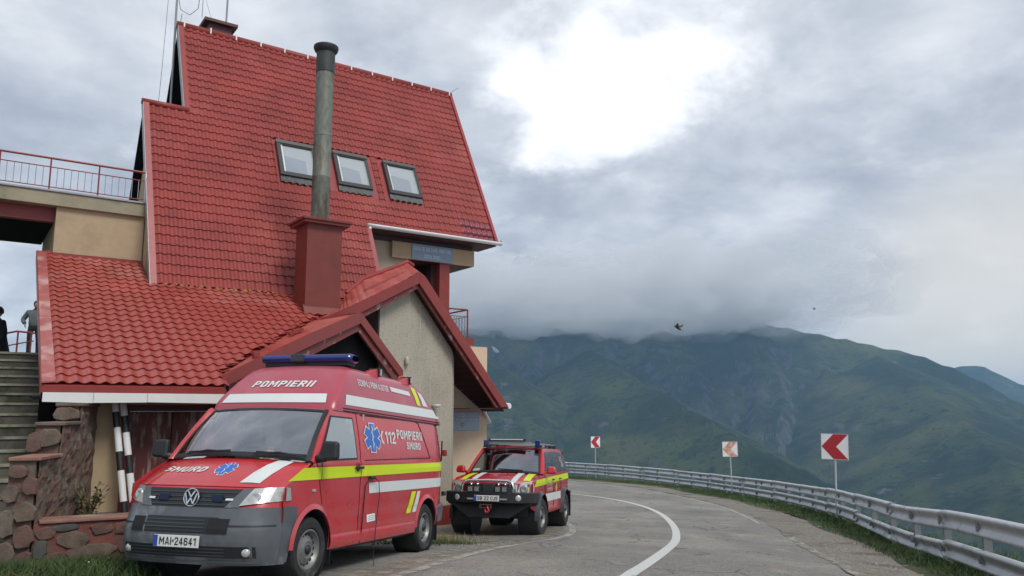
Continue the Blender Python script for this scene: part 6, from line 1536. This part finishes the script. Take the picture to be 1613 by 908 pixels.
# light bar
lb = MB(); 
def lbp(s, t):
    y = -.66 + 1.33 * s; e = min(1, min(s, 1 - s) / .04); k = .62 + .38 * math.sqrt(max(0, 1 - (1 - e) ** 2)); a = 2 * math.pi * t
    return (-1.36 + .15 * k * math.copysign(abs(math.cos(a)) ** .7, math.cos(a)), y, 2.585 + .062 * k * math.copysign(abs(math.sin(a)) ** .7, math.sin(a)))
lb.grid(lbp, 40, 20)
lbo = lb.build('light_bar', M_BLUE, van, smooth=True)
MB().box((-1.36, -.10, 2.588), (.315, .22, .128)).build('dark_centre', mat('smoked_lens', (.012, .014, .022), .2, coat=.5), lbo, bevel=.03)
MB().box2((-1.46, -.60, 2.49), (-1.26, .62, 2.535)).build('bar_base', M_DARK, lbo)
for y in (-.45, .45): MB().box2((-1.44, y - .05, 2.42), (-1.30, y + .05, 2.50)).build('bar_foot', M_DARK, lbo)
# scene lights and beacon along the roof edge
for x, s in ((-1.98, 1.0), (-3.08, 1.0)):
    fl_ = MB(); fl_.hull8([(x + .30, .56, 2.42), (x - .05, .54, 2.42), (x - .05, .70, 2.40), (x + .30, .66, 2.42)], [(x + .06, .575, 2.50), (x - .05, .56, 2.53), (x - .05, .69, 2.53), (x + .06, .65, 2.50)])
    fo = fl_.build('scene_light', M_VAN, pod, bevel=.02)
    MB().box2((x - .10, .545, 2.425), (x - .045, .72, 2.54)).build('lamp_rim', M_DARK, fo, bevel=.01); MB().box2((x - .06, .70, 2.44), (x - .08, .732, 2.525)).build('lamp_glass', M_LENS, fo); MB().box2((x - .092, .715, 2.44), (x - .05, .728, 2.525)).build('lamp_glass', M_LENS, fo)
MB().lathe([(.06, 0), (.068, .03), (.066, .09), (.05, .125), (.001, .14)], (-3.30, .50, 2.44), (0, 0, 1), 18).build('amber_beacon', M_AMBER, pod, smooth=True)
MB().lathe([(.001, .12), (.02, .11), (.025, 0)], (-2.86, .3, 2.47), (0, 0, 1), 10).build('roof_aerial', M_DARK, pod)
MB().box((-4.05, .80, 1.98), (.12, .05, .035)).build('rear_camera', M_WHITEP, pod)
# wheels
for (x, sg, st) in ((0, 1, -.06), (0, -1, -.06), (-3.4, 1, 0), (-3.4, -1, 0)): wheel(van, x, sg * .84, .335, .335, .205, sg, st)
# plate
def plate(root, p, w, h, nrm_tilt, txt, code=None, x=None):
    pl_ = MB().box(p, (.012, w, h)).build('number_plate', M_PLTW, root, bevel=.004)
    MB().box((p[0] + .0075, p[1] - w / 2 + .028, p[2]), (.003, .048, h * .94)).build('blue_band', M_PLTB, pl_)
    lettering('lettering', txt, mat('plate_black', (.01, .01, .01), .5), pl_, lambda a, b: (p[0] + .0085, p[1] - w / 2 + .075 + (w - .105) * a, p[2] - h * .32 + h * .64 * b), .16)
    return pl_
pv = nose(-.015, .465, .02); plp = plate(van, (pv[0], pv[1], pv[2]), .53, .115, 0, 'MAI 24641')
MB().lathe([(.001, .004), (.013, .003)], (pv[0] + .008, pv[1] - .028, pv[2] + .004), (1, 0, 0), 12).build('plate_seal', mat('green_seal', (.05, .2, .12), .5), plp)
# ------------------------------------------------------------------ the off-road car
SM = vframe(-.27, 17.27, -1.236, -1.812, .0566)
suv = empty('offroad_car', mtx=SM)
tag(suv, 'red off-road rescue car with black steel bumper and roof rack parked behind the van', 'car')
def sy(x, z):
    w = .885
    if z > 1.18: w -= .19 * ((z - 1.18) / .62) ** 1.35
    if z < .55: w -= .05 * ((.55 - z) / .2) ** 2
    if x > .2: w -= .05 * ((x - .2) / .5) ** 2
    if x < -3.2: w -= .10 * ((-3.2 - x) / .5) ** 2
    return w + .010 * math.exp(-((z - 1.10) / .05) ** 2)
STt = lerp_tab([(-3.68, 1.16), (-3.62, 1.35), (-3.40, 1.70), (-3.15, 1.795), (-1.05, 1.79), (-.38, 1.235), (-.30, 1.215), (.25, 1.165), (.74, 1.06)])
SAR = [(0, .40, .46), (-2.79, .40, .46)]
SB_ = arch_fn(lerp_tab([(-3.68, .62), (-3.3, .58), (-3.2, .50), (.4, .50), (.74, .60)]), SAR)
xs = arch_xs(-3.68, .72, SAR, 90); b_ = MB()
for sg in (1, -1): side_skin(b_, sg, sy, SB_, STt, xs, 22)
b_.grid(lambda s, t: (-3.68 + .34 * max(0, t - .45) ** 1.3, (2 * s - 1) * sy(-3.66 + .3 * max(0, t - .45), .62 + 1.15 * t), .62 + 1.15 * t), 10, 12)
def sroof(s, t): 
    x = -1.05 + .05 * (1 - (2 * t - 1) ** 2) - 2.15 * s; y = (2 * t - 1) * sy(x, 1.79); return (x, y, 1.79 + .045 * (1 - (2 * t - 1) ** 2) - .03 * s ** 3)
b_.grid(sroof, 14, 16)
b_.grid(lambda s, t: (-3.2 - .30 * s, (2 * t - 1) * sy(-3.2, 1.79) * (1 + .05 * s), 1.76 + .045 * (1 - (2 * t - 1) ** 2) * (1 - s) - .08 * s * s), 4, 12)
sbody = b_.build('body', M_SUV, suv, autos=40)
def ss_(x, z, o=.004, sg=1): return (x, sg * (sy(x, z) + o), z)
# bonnet
def shood(u_, t):
    xf = .76 - .13 * abs(t) ** 3; xb = -.36 + .12 * (1 - t * t)
    return (xf + (xb - xf) * u_, t * (.80 + .06 * u_), (1.075 - .02 * abs(t) ** 3) * (1 - u_) + (1.225 + .04 * (1 - t * t)) * u_ + .028 * math.sin(math.pi * u_) - .02 * math.exp(-(t / .35) ** 2) * math.sin(math.pi * u_))
hb_ = MB(); hb_.grid(lambda a, b: shood(a, 2 * b - 1), 12, 30); shd = hb_.build('bonnet', M_SUV, suv, smooth=True)
def shq(u_, t, o=.006): p = shood(u_, t); return (p[0], p[1], p[2] + o)
for sg in (1, -1):
    overlay(shq, 0, 0, 0, 0, 8, 3, quad=[(.05, sg * .48), (.05, sg * .62), (1.0, sg * .56), (1.0, sg * .40)]).build('white_stripe', M_REFLW, shd)
    overlay(shq, 0, 0, 0, 0, 8, 3, quad=[(.22, sg * .76), (.22, sg * .92), (1.0, sg * .84), (1.0, sg * .66)]).build('yellow_stripe', M_YEL, shd)
lettering('lettering', 'POMPIERII SALVARE', mat('hood_letter', (.62, .45, .36), .5), shd, lambda a, b: shq(.80 + .09 * b, -.34 + .70 * a), .12)
for sg in (1, -1):      # fender tops
    sfl = MB(); sfl.grid(lambda s, t: Vector(shood(s, sg * 1.0)).lerp(Vector((shood(s, sg)[0], sg * sy(shood(s, sg)[0], STt(shood(s, sg)[0])), STt(shood(s, sg)[0]))), t), 12, 3); sfl.build('wing_top', M_SUV, sbody, smooth=True)
# nose below the bonnet
def snose(y, z, o=0): return (.765 - .13 * (abs(y) / .82) ** 3 + .02 * (1.0 - z) + o, y, z)
overlay(lambda y, z: snose(y, z), -.82, .82, .62, 1.07, 24, 6).build('nose_panel', M_SUV, sbody, smooth=True)
gr_ = overlay(lambda y, z: snose(y, z, .010), -.50, .50, .86, 1.055, 12, 4).build('grille', M_DARK, suv)
for k in range(4): overlay(lambda y, z: snose(y, z, .018), -.48, .48, .885 + k * .04, .897 + k * .04, 10, 1).build('slat', mat('grey_slat', (.20, .20, .20), .3, .5), gr_)
overlay(lambda y, z: snose(y, z, .020), -.52, .52, 1.045, 1.062, 10, 1).build('chrome_trim', M_CHROME, gr_)
for sg in (1, -1): overlay(lambda y, z: snose(y, z, .020), 0, 0, 0, 0, 3, 3, quad=[(sg * .50, .80), (sg * .545, .80), (sg * .56, 1.05), (sg * .50, 1.05)]).build('chrome_trim', M_CHROME, gr_)
for sg in (1, -1):
    hl = overlay(lambda y, z: snose(y, z, .034), 0, 0, 0, 0, 8, 6, quad=[(sg * .555, .885), (sg * .835, .90), (sg * .845, 1.135), (sg * .63, 1.085)]).build('headlight', mat('suv_lamp', (.66, .65, .58), .2, .1, var=.12, vscale=14, coat=.5), suv, smooth=True)
    sd2 = MB(); sd2.grid(lambda s, t: (.655 - .16 * s, sg * (sy(.6, 1.0) + .010), .885 + .03 * s + (.20 - .05 * s) * t), 3, 3); sd2.build('lamp_side', MATS['suv_lamp'], hl)
    p = snose(sg * .685, .965, .040); MB().lathe([(.001, -.0), (.04, .004), (.078, .012), (.085, .004), (.088, -.02)], p, (1, sg * .15, 0), 22).build('main_lamp', mat('lamp_bowl', (.42, .44, .44), .12, .6), hl, smooth=True)
    p = snose(sg * .785, 1.05, .042); MB().lathe([(.001, .012), (.026, .008), (.032, -.01)], p, (1, sg * .3, 0), 14).build('indicator', mat('indicator', (.40, .13, .06), .3), hl, smooth=True)
# windscreen and pillars
def sws(u_, t):
    xb, zb2 = -.36 + .13 * (1 - t * t), 1.245 + .04 * (1 - t * t); xt, zt = -1.06 + .06 * (1 - t * t), 1.765 + .04 * (1 - t * t); yb, yt = t * .80, t * .64
    return (xb + (xt - xb) * u_, yb + (yt - yb) * u_, zb2 + (zt - zb2) * u_ + .02 * math.sin(math.pi * u_))
MB().grid(lambda a, b: sws(a, 2 * b - 1), 8, 18).build('windscreen', M_GLASS, suv, smooth=True)
for sg in (1, -1):
    pp = MB(); pp.grid(lambda s, t: Vector((-.38 - .67 * s, sg * sy(-.38 - .67 * s, STt(-.38 - .67 * s)), STt(-.38 - .67 * s))).lerp(Vector(sws(s, sg)), t) + Vector((.012 * math.sin(math.pi * t), 0, .01 * math.sin(math.pi * t))), 12, 4); pp.build('pillar', M_SUV, sbody, smooth=True)
pp = MB(); pp.grid(lambda s, t: Vector(sws(1, 2 * s - 1)).lerp(Vector(sroof(0, s)), t), 16, 2); pp.build('roof_header', M_SUV, sbody, smooth=True)
fr2 = MB()
for sg in (1, -1): fr2.grid(lambda s, t: Vector(sws(s, sg * (1 - .05 * t))) + Vector((.003, 0, .004)), 8, 1)
fr2.grid(lambda s, t: Vector(sws(.98 * (1 - t) + .94 * t, 2 * s - 1)) + Vector((.003, 0, .004)), 12, 1); fr2.grid(lambda s, t: Vector(sws(.06 * t, 2 * s - 1)) + Vector((.003, 0, .004)), 12, 1); fr2.build('windscreen_seal', M_DARK, suv)
MB().bar(Vector(sws(.04, .55)) + Vector((.03, 0, .02)), Vector(sws(.07, -.15)) + Vector((.03, 0, .02)), .02, .025).build('wiper', M_DARK, suv)
# cabin
MB().box2((-.95, -.76, .7), (-.50, .76, 1.20)).build('dashboard', M_DARK, suv)
for y in (-.38, .40):
    MB().hull8([(-1.75, y - .25, .8), (-1.35, y - .25, .8), (-1.35, y + .25, .8), (-1.75, y + .25, .8)], [(-1.85, y - .23, 1.42), (-1.70, y - .23, 1.42), (-1.70, y + .23, 1.42), (-1.85, y + .23, 1.42)]).build('seat', M_SEAT, suv, bevel=.04); MB().box((-1.80, y, 1.54), (.10, .26, .17)).build('headrest', M_SEAT, suv, bevel=.03)
MB().box2((-3.3, -.70, .8), (-3.25, .70, 1.25)).build('load_cover', M_SEAT, suv)
MB().hull8([(-1.15, -.62, 1.24), (-1.1, -.05, 1.22), (-1.3, .08, 1.22), (-1.5, -.6, 1.24)], [(-1.18, -.55, 1.72), (-1.16, -.12, 1.68), (-1.3, -.02, 1.6), (-1.4, -.5, 1.72)]).build('dark_jacket', M_CLOTHD, suv, bevel=.06)
overlay(lambda t, u_: Vector(sws(u_, t)) + Vector((-.006, 0, -.004)), -.93, -.72, .06, .16, 2, 2).build('windscreen_sticker', M_PAPER, suv)
# side windows
def swin(q, name, sg, m, o): return overlay(lambda x, z: ss_(x, z, o, sg), 0, 0, 0, 0, 8, 5, quad=q).build(name, m, suv, smooth=True)
for sg in (1, -1):
    for q in ([(-.52, 1.255), (-1.36, 1.265), (-1.42, 1.725), (-1.10, 1.72)], [(-1.44, 1.265), (-2.28, 1.275), (-2.30, 1.725), (-1.50, 1.725)], [(-2.38, 1.275), (-3.30, 1.29), (-3.12, 1.70), (-2.40, 1.725)]): swin(q, 'side_window', sg, mat('suv_side_glass', (.05, .06, .065), .05, 0, coat=1.0, spec=.8), .005)
    overlay(lambda x, z: ss_(x, z, .007, sg), 0, 0, 0, 0, 3, 4, quad=[(-2.62, 1.36), (-2.95, 1.36), (-2.90, 1.62), (-2.60, 1.62)]).build('window_sticker', mat('sticker', (.42, .42, .42), .6, col2=(.10, .1, .1), c2scale=16, c2lo=.45, c2hi=.5), suv)
    overlay(lambda x, z: ss_(x, z, .006, sg), 0, 0, 0, 0, 30, 2, quad=[(.56, 1.005), (-3.45, 1.10), (-3.50, 1.235), (.40, 1.145)]).build('yellow_stripe', M_YEL, sbody)
    overlay(lambda x, z: ss_(x, z, .006, sg), 0, 0, 0, 0, 12, 2, quad=[(-.50, .665), (-2.30, .665), (-2.28, .83), (-.50, .83)]).build('white_stripe', M_REFLW, sbody)
    gp = MB()
    for pts in ([(-.42, 1.22), (-.46, .9), (-.50, .52)], [(-1.42, 1.25), (-1.42, .53)], [(-2.34, 1.25), (-2.36, 1.0), (-2.28, .85)]):
        for a, b in zip(pts[:-1], pts[1:]): gp.bar(ss_(*a, .006, sg), ss_(*b, .006, sg), .010, .008, (0, 1, 0))
    gp.build('panel_gap', M_GAP, sbody)['kind'] = 'stuff'
    for x in (-1.28, -2.14): MB().box(ss_(x, 1.115, .02, sg), (.16, .03, .03)).build('door_handle', M_DARK, sbody, bevel=.006)
    # flares
    for (cx, cz, r) in SAR:
        f_ = MB(); f_.grid(lambda s, t: (cx + (r - .01 + .075 * (1 - t)) * math.cos(math.pi * (s * 1.08 - .04)), sg * (sy(cx, .75) + .005 + .075 * t - .02 * (1 - t)), cz + (r - .01 + .075 * (1 - t)) * math.sin(math.pi * (s * 1.08 - .04))), 28, 4); f_.build('wheel_flare', mat('flare_plastic', (.030, .032, .035), .4, coat=.3), suv, smooth=True)
        ww = MB(); ww.lathe([(.001, -.38), (r - .004, -.38), (r - .002, .02)], (cx, sg * .88, cz), (0, sg, 0), 30); ww.build('wheel_well', M_DARK, sbody)
    MB().box2((-2.3, sg * .78, .42), (-.5, sg * .90, .50)).build('side_step', M_RED if False else mat('step_red', (.30, .012, .02), .4), suv, bevel=.02)
    mi = MB().hull8([(-.40, sg * .92, 1.24), (-.42, sg * 1.14, 1.25), (-.54, sg * 1.14, 1.25), (-.54, sg * .92, 1.24)], [(-.42, sg * .93, 1.41), (-.44, sg * 1.12, 1.40), (-.54, sg * 1.12, 1.40), (-.54, sg * .93, 1.41)]); mi.build('mirror', M_SUV, suv, bevel=.05)
    MB().bar(ss_(-.45, 1.25, -.02, sg), (-.48, sg * .95, 1.29), .06, .05).build('mirror_arm', M_SUV, suv)
    MB().box2((-3.28, sg * .70, .20), (-3.265, sg * .96, .80)).build('mud_flap', M_DARK, suv); MB().box2((-.56, sg * .70, .22), (-.548, sg * .94, .60)).build('mud_flap', M_DARK, suv)
def stext(s, x0, x1, z0, z1): lettering('lettering', s, mat('side_letter', (.58, .42, .40), .5), sbody, lambda a, b: ss_(x0 + (x1 - x0) * a, z0 + (z1 - z0) * b, .008), .16)
stext('SALVAMONT', -.62, -1.30, .98, 1.065); stext('POMPIERII', -.66, -1.30, .875, .955)
MB().add([ss_(-1.72, .80, .008), ss_(-1.86, .92, .008), ss_(-1.72, 1.06, .008), ss_(-1.60, .92, .008)], [(0, 3, 2, 1)]).build('gold_emblem', mat('gold', (.60, .42, .14), .5), sbody)
MB().box2((-3.5, -.75, .42), (.6, .75, .62)).build('underbody', M_DARK, suv)
MB().tube([(0, -.75, .39), (0, .75, .39)], .06, 8).build('front_axle', M_DARK, suv); MB().tube([(-2.79, -.75, .39), (-2.79, .75, .39)], .06, 8).build('rear_axle', M_DARK, suv)
MB().lathe([(.001, -.13), (.10, -.11), (.15, 0), (.10, .11), (.001, .13)], (0, .18, .37), (1, 0, 0), 16).build('differential', M_DARK, suv, smooth=True)
# steel bumper, bull bar, winch
M_BULL = mat('black_steel', (.020, .021, .023), .42, var=.25, vscale=5, bump=.05)
bb = MB()
ring_ = lambda z, g: [(.62 - g * .0, -.955 + g, z), (.80, -.93 + g, z), (1.00, -.60, z), (1.03, 0, z), (1.00, .60, z), (.80, .93 - g, z), (.62, .955 - g, z), (.55, .5, z), (.55, -.5, z)]
bb.hull8(ring_(.70, .0), ring_(.905, .0)); bull = bb.build('steel_bumper', M_BULL, suv, bevel=.012)
b2_ = MB(); b2_.hull8([(.60, -.50, .40), (.86, -.42, .40), (.86, .42, .40), (.60, .50, .40)], [(.62, -.93, .699), (.80, -.88, .699), (.80, .88, .699), (.62, .93, .699)]); b2_.build('lower_plate', M_BULL, bull, bevel=.01)
for sg in (1, -1): MB().hull8([(.44, sg * .80, .66), (.62, sg * .80, .60), (.62, sg * .955, .66), (.44, sg * .965, .74)], [(.44, sg * .80, .90), (.62, sg * .80, .905), (.62, sg * .957, .906), (.44, sg * .965, .90)]).build('bumper_wing', M_BULL, bull, bevel=.012)
hoop = [(.99, -.53, .90), (.99, -.535, 1.00), (.975, -.50, 1.09), (.965, -.42, 1.125), (.96, 0, 1.135), (.965, .42, 1.125), (.975, .50, 1.09), (.99, .535, 1.00), (.99, .53, .90)]
MB().tube(hoop, .032, 12).build('bull_bar', M_CHROME, bull, smooth=True)
for y in (-.35, -.215, .22, .36):
    lm = MB().box((1.0, y, .965), (.06, .105, .10)).build('spot_lamp', M_DARK, bull, bevel=.01); MB().box((1.033, y, .965), (.008, .092, .088)).build('lamp_glass', mat('spot_glass', (.36, .38, .36), .15, .4, var=.2, vscale=20, coat=.5), lm)
    MB().lathe([(.001, .02), (.025, .012), (.03, -.02)], (.97, y, 1.055), (1, 0, 0), 10).build('chrome_dot', M_CHROME, lm, smooth=True)
MB().hull8([(.90, -.12, .90), (1.0, -.10, .90), (1.0, .12, .90), (.9, .14, .90)], [(.90, -.14, 1.07), (.97, -.13, 1.06), (.97, .14, 1.06), (.9, .16, 1.07)]).build('winch_cover', mat('winch_black', (.02, .02, .022), .35), bull, bevel=.02)
for sg in (1, -1):
    p = (.985, sg * .635, .80); MB().lathe([(.001, .01), (.035, .008), (.055, .002), (.062, -.008)], (p[0] - .004 * 0, p[1], p[2]), (1, sg * .35, 0), 18).build('fog_lamp', M_LENS, bull, smooth=True)
    MB().box((1.035 - .01, sg * .34, .775), (.02, .14, .028)).build('light_strip', mat('strip_grey', (.35, .36, .37), .4), bull)
plate(suv, (1.05, .0, .79), .52, .112, 0, 'SB 22 CJS')
fl3 = MB(); fl3.box((1.035, -.02, .665), (.03, .22, .02)); fl3.box((1.035, -.02, .605), (.03, .22, .02)); fl3.box((1.035, -.13, .635), (.03, .025, .09)); fl3.box((1.035, .09, .635), (.03, .025, .09)); fl3.build('winch_fairlead', mat('dull_red_steel', (.10, .06, .055), .5), bull)
hk = [(1.06, .03, .64), (1.075, .03, .60), (1.08, .06, .565), (1.08, .04, .525), (1.08, .0, .52), (1.08, -.02, .555), (1.08, -.01, .575)]
MB().tube(hk, [.016, .018, .022, .024, .022, .018, .010], 8).build('winch_hook', M_HOOK, bull, smooth=True)
# roof rack with lamps
rk = MB().bar((-1.15, -.56, 1.90), (-1.15, .56, 1.90), .05, .02).build('roof_rack', mat('rack_alloy', (.55, .55, .54), .35, .6), suv)
for x, z in ((-1.9, 1.905), (-2.6, 1.90), (-3.1, 1.89)): MB().bar((x, -.58, z), (x, .58, z), .06, .02).build('cross_bar', MATS['rack_alloy'], rk)
for sg in (1, -1):
    MB().bar((-1.05, sg * .58, 1.862), (-3.2, sg * .58, 1.858), .04, .03).build('side_rail', M_DARK, rk)
    for x in (-1.15, -1.9, -2.6, -3.1): MB().box((x, sg * .57, 1.845), (.10, .07, .075)).build('rack_foot', M_DARK, rk, bevel=.01)
    MB().box((-1.02, sg * .60, 1.905), (.10, .115, .125)).build('blue_beacon', M_BLUE, suv, bevel=.012); MB().box((-1.02, sg * .60, 1.825), (.11, .12, .035)).build('beacon_base', M_DARK, suv)
ll = MB().box((-.98, -.10, 1.975), (.09, .86, .062)).build('led_bar', M_DARK, rk, bevel=.012); MB().box((-.932, -.10, 1.985), (.008, .76, .022)).build('led_lens', M_REFLW, ll)
MB().bar((-1.02, -.45, 1.925), (-1.02, .45, 1.925), .02, .016).build('lamp_bracket', MATS['rack_alloy'], rk)
MB().bar((-1.0, -.30, 1.875), (-1.0, .40, 1.875), .02, .016).build('lamp_bracket', MATS['rack_alloy'], rk)
MB().lathe([(.03, 0), (.04, .02), (.04, .06), (.001, .065)], (-1.10, .70, 1.80), (0, 0, 1), 10).build('roof_button', M_STEEL, rk)
for (x, sg, st) in ((0, 1, -.10), (0, -1, -.10), (-2.79, 1, 0), (-2.79, -1, 0)): wheel(suv, x, sg * .80, .385, .385, .265, sg, st, 6, .21)
MB().lathe([(.10, -.1), (.385, -.1), (.39, 0), (.385, .12), (.10, .12)], (-3.80, -.10, .95), (1, 0, 0), 30).build('spare_wheel', M_RUB, suv, autos=40)

# ------------------------------------------------------------------ people
def figure(root, joints, edges, radii, name, m, lev=2):
    """one continuous skin grown over a joint graph"""
    me = bpy.data.meshes.new(name); me.from_pydata([V3(j) for j in joints], edges, []); me.update(); me.materials.append(m)
    o = bpy.data.objects.new(name, me); COL.objects.link(o); o.parent = root
    sk_ = o.modifiers.new('skin', 'SKIN'); 
    for i, r in enumerate(radii): me.skin_vertices[0].data[i].radius = r if isinstance(r, tuple) else (r, r)
    me.skin_vertices[0].data[0].use_root = True
    sk_.use_smooth_shade = True; sb = o.modifiers.new('sub', 'SUBSURF'); sb.levels = lev; sb.render_levels = lev
    dg = bpy.context.evaluated_depsgraph_get(); m2 = bpy.data.meshes.new_from_object(o.evaluated_get(dg)); m2.name = name
    o.modifiers.clear(); o.data = m2; m2.polygons.foreach_set('use_smooth', [True] * len(m2.polygons))
    if not m2.materials: m2.materials.append(m)
    return o
def person(loc, yaw, label, top, legs, lean=0.05, arms='waist', group=None, cap=True):
    root = empty('person', mtx=Matrix.Translation(loc) @ Matrix.Rotation(yaw, 4, 'Z')); tag(root, label, 'person', group)
    # pelvis, spine, neck, head, legs, feet
    J = [(0, 0, .93), (0, lean * .4, 1.12), (0, lean, 1.36), (0, lean * 1.2, 1.47), (0, lean * 1.5, 1.56),
         (.10, 0, .90), (.12, -.02, .50), (.12, .02, .10), (.12, -.14, .05), (-.10, 0, .90), (-.12, .0, .50), (-.13, .04, .10), (-.13, -.12, .05),
         (.19, lean, 1.38), (-.19, lean, 1.38)]
    E = [(0, 1), (1, 2), (2, 3), (3, 4), (0, 5), (5, 6), (6, 7), (7, 8), (0, 9), (9, 10), (10, 11), (11, 12), (2, 13), (2, 14)]
    R = [(.155, .115), (.145, .11), (.17, .12), .06, .065, .10, .065, .045, .04, .10, .065, .045, .04, .075, .075]
    if arms == 'waist': el = [((.34, lean + .04, 1.14), (.24, -.10, 1.00)), ((-.34, lean + .04, 1.14), (-.24, -.10, 1.00))]
    else: el = [((.30, lean, 1.10), (.27, -.06, .86)), ((-.30, lean, 1.10), (-.27, -.06, .86))]
    for k, (e, h) in enumerate(el):
        i = len(J); J += [e, h]; E += [(13 + k, i), (i, i + 1)]; R += [.055, .038]
    bd = figure(root, J, E, R, 'body', legs)
    # jacket: its own shell over trunk and sleeves
    JJ = [(0, 0, .88), (0, lean * .4, 1.12), (0, lean, 1.38), (0, lean * 1.1, 1.45), (.20, lean, 1.38), (-.20, lean, 1.38)]; EE = [(0, 1), (1, 2), (2, 3), (2, 4), (2, 5)]; RR = [(.20, .155), (.185, .15), (.205, .155), .09, .09, .09]
    for k, (e, h) in enumerate(el):
        i = len(JJ); w = Vector(e).lerp(Vector(h), .85); JJ += [e, tuple(w)]; EE += [(4 + k, i), (i, i + 1)]; RR += [.075, .058]
    figure(root, JJ, EE, RR, 'jacket', top)
    hd_ = MB(); c = Vector((0, lean * 1.6, 1.63))
    hd_.grid(lambda u_, v_: c + Vector((.078 * math.sin(math.pi * v_) * math.cos(6.2832 * u_), .098 * math.sin(math.pi * v_) * math.sin(6.2832 * u_) - (.012 if abs(v_ - .55) < .06 and abs(u_ - .75) < .04 else 0), .118 * math.cos(math.pi * v_))), 24, 16)
    hd_.build('head', M_SKIN, root, smooth=True)
    hr = MB(); hr.grid(lambda u_, v_: c + Vector((0, .016, .018)) + Vector((.092 * math.sin(math.pi * v_ * .62) * math.cos(6.2832 * u_), .108 * math.sin(math.pi * v_ * .62) * math.sin(6.2832 * u_), .122 * math.cos(math.pi * v_ * .62))), 24, 12); hr.build('hair', M_HAIR, root, smooth=True)
    for s in (1, -1):
        h = Vector(el[0][1]) if s > 0 else Vector(el[1][1]); hand = MB()
        hand.box(h + Vector((0, -.03, -.03)), (.035, .07, .08))
        for f in range(4): hand.tube([h + Vector((s * -.005, -.055 + f * .019, -.065)), h + Vector((s * -.012, -.055 + f * .019, -.105 + .004 * abs(f - 1.5))), h + Vector((s * -.022, -.053 + f * .019, -.130 + .006 * abs(f - 1.5)))], [.0095, .0088, .007], 6)
        hand.tube([h + Vector((0, -.065, -.02)), h + Vector((s * -.012, -.09, -.05)), h + Vector((s * -.02, -.092, -.075))], [.011, .01, .008], 6); hand.build('hand', M_SKIN, root, bevel=.006)
    return root
pz = lambda d: 2.47 + d / 14 * .59
pp1 = person(Vector((-14.62, 24.2, 2.93)), RAD(25), 'person in grey jacket and dark hair standing at the head of the steps', M_CLOTHG, M_CLOTHD)
pp2 = person(Vector((-11.65, 17.75, 2.46)), RAD(-20), 'person in long dark coat, mostly cut off by the picture edge', M_CLOTHD, M_CLOTHD, arms='down')
pp2.location.z -= .55
coat = MB(); coat.lathe([(.10, 1.50), (.20, 1.36), (.26, 1.05), (.36, .62), (.46, .0)], (0, .03, 0), (0, 0, 1), 18); coat.build('long_coat', M_CLOTHD, pp2, smooth=True)
# red handrail at the head of the steps
hr0 = Vector((-13.35, 21.0, 2.62)); hroot = empty('handrail', hr0); tag(hroot, 'short red metal handrail between the two people at the head of the steps', 'railing')
MB().tube([(-.75, -.55, .35), (-.1, -.1, .72), (.2, .0, .80), (.62, .1, .76)], .026, 8).build('top_rail', M_RED, hroot)
MB().tube([(-.6, -.5, .12), (.15, -.05, .44), (.62, .08, .55)], .018, 6).build('mid_rail', M_RED, hroot)
for x, z in ((-.1, .72), (.24, .80), (.6, .76)): MB().tube([(x, 0, -.35), (x, 0, z)], .022, 6).build('rail_post', M_RED, hroot)
MB().slab([(-.1, .03, -.35), (.6, .03, -.35), (.6, .03, .22), (-.1, .03, .10)], (0, .02, 0)).build('rail_panel', M_RED, hroot)

# ------------------------------------------------------------------ birds
def bird(loc, s, yaw, flap, label):
    root = empty('bird', mtx=Matrix.Translation(loc) @ Matrix.Rotation(yaw, 4, 'Z') @ Matrix.Rotation(flap, 4, 'X')); tag(root, label, 'bird', 'birds over the valley')
    b = MB(); b.lathe([(.001, -.5), (.06, -.42), (.13, -.2), (.15, .05), (.10, .28), (.085, .36), (.06, .44), (.001, .52)], (0, 0, 0), (0, s, 0), 12)
    b = MB(); prof = [(.001, -.5), (.06, -.42), (.13, -.2), (.15, .05), (.10, .28), (.085, .36), (.06, .44), (.001, .52)]
    b.lathe([(r * s, t * s) for r, t in prof], (0, 0, 0), (0, 1, 0), 12); b.build('body', M_BIRD, root, smooth=True)
    for sg in (1, -1):
        w = MB(); pts = [(.06, .18, .02), (.45, .22, .22), (.95, .0, .52), (1.0, -.10, .55), (.70, -.14, .36), (.40, -.16, .18), (.06, -.18, .02)]
        w.slab([(sg * x * s, y * s, z * s) for x, y, z in pts], (0, 0, -.02 * s)); w.build('wing', M_BIRD, root)
    t = MB(); t.slab([(-.05 * s, -.42 * s, 0), (.05 * s, -.42 * s, 0), (.14 * s, -.78 * s, .01), (-.14 * s, -.78 * s, .01)], (0, 0, -.015 * s)); t.build('tail', M_BIRD, root)
def aim(az, el, r): return Vector((r * math.sin(RAD(az)) * math.cos(RAD(el)), r * math.cos(RAD(az)) * math.cos(RAD(el)), CAMZ + r * math.sin(RAD(el))))
bird(aim(11.85, 5.75, 24), .27, RAD(60), RAD(35), 'larger dark bird with raised wings flying in front of the mountain cloud')
bird(aim(21.0, 6.75, 60), .20, RAD(50), RAD(10), 'tiny distant bird above the ridge, right of the larger bird')
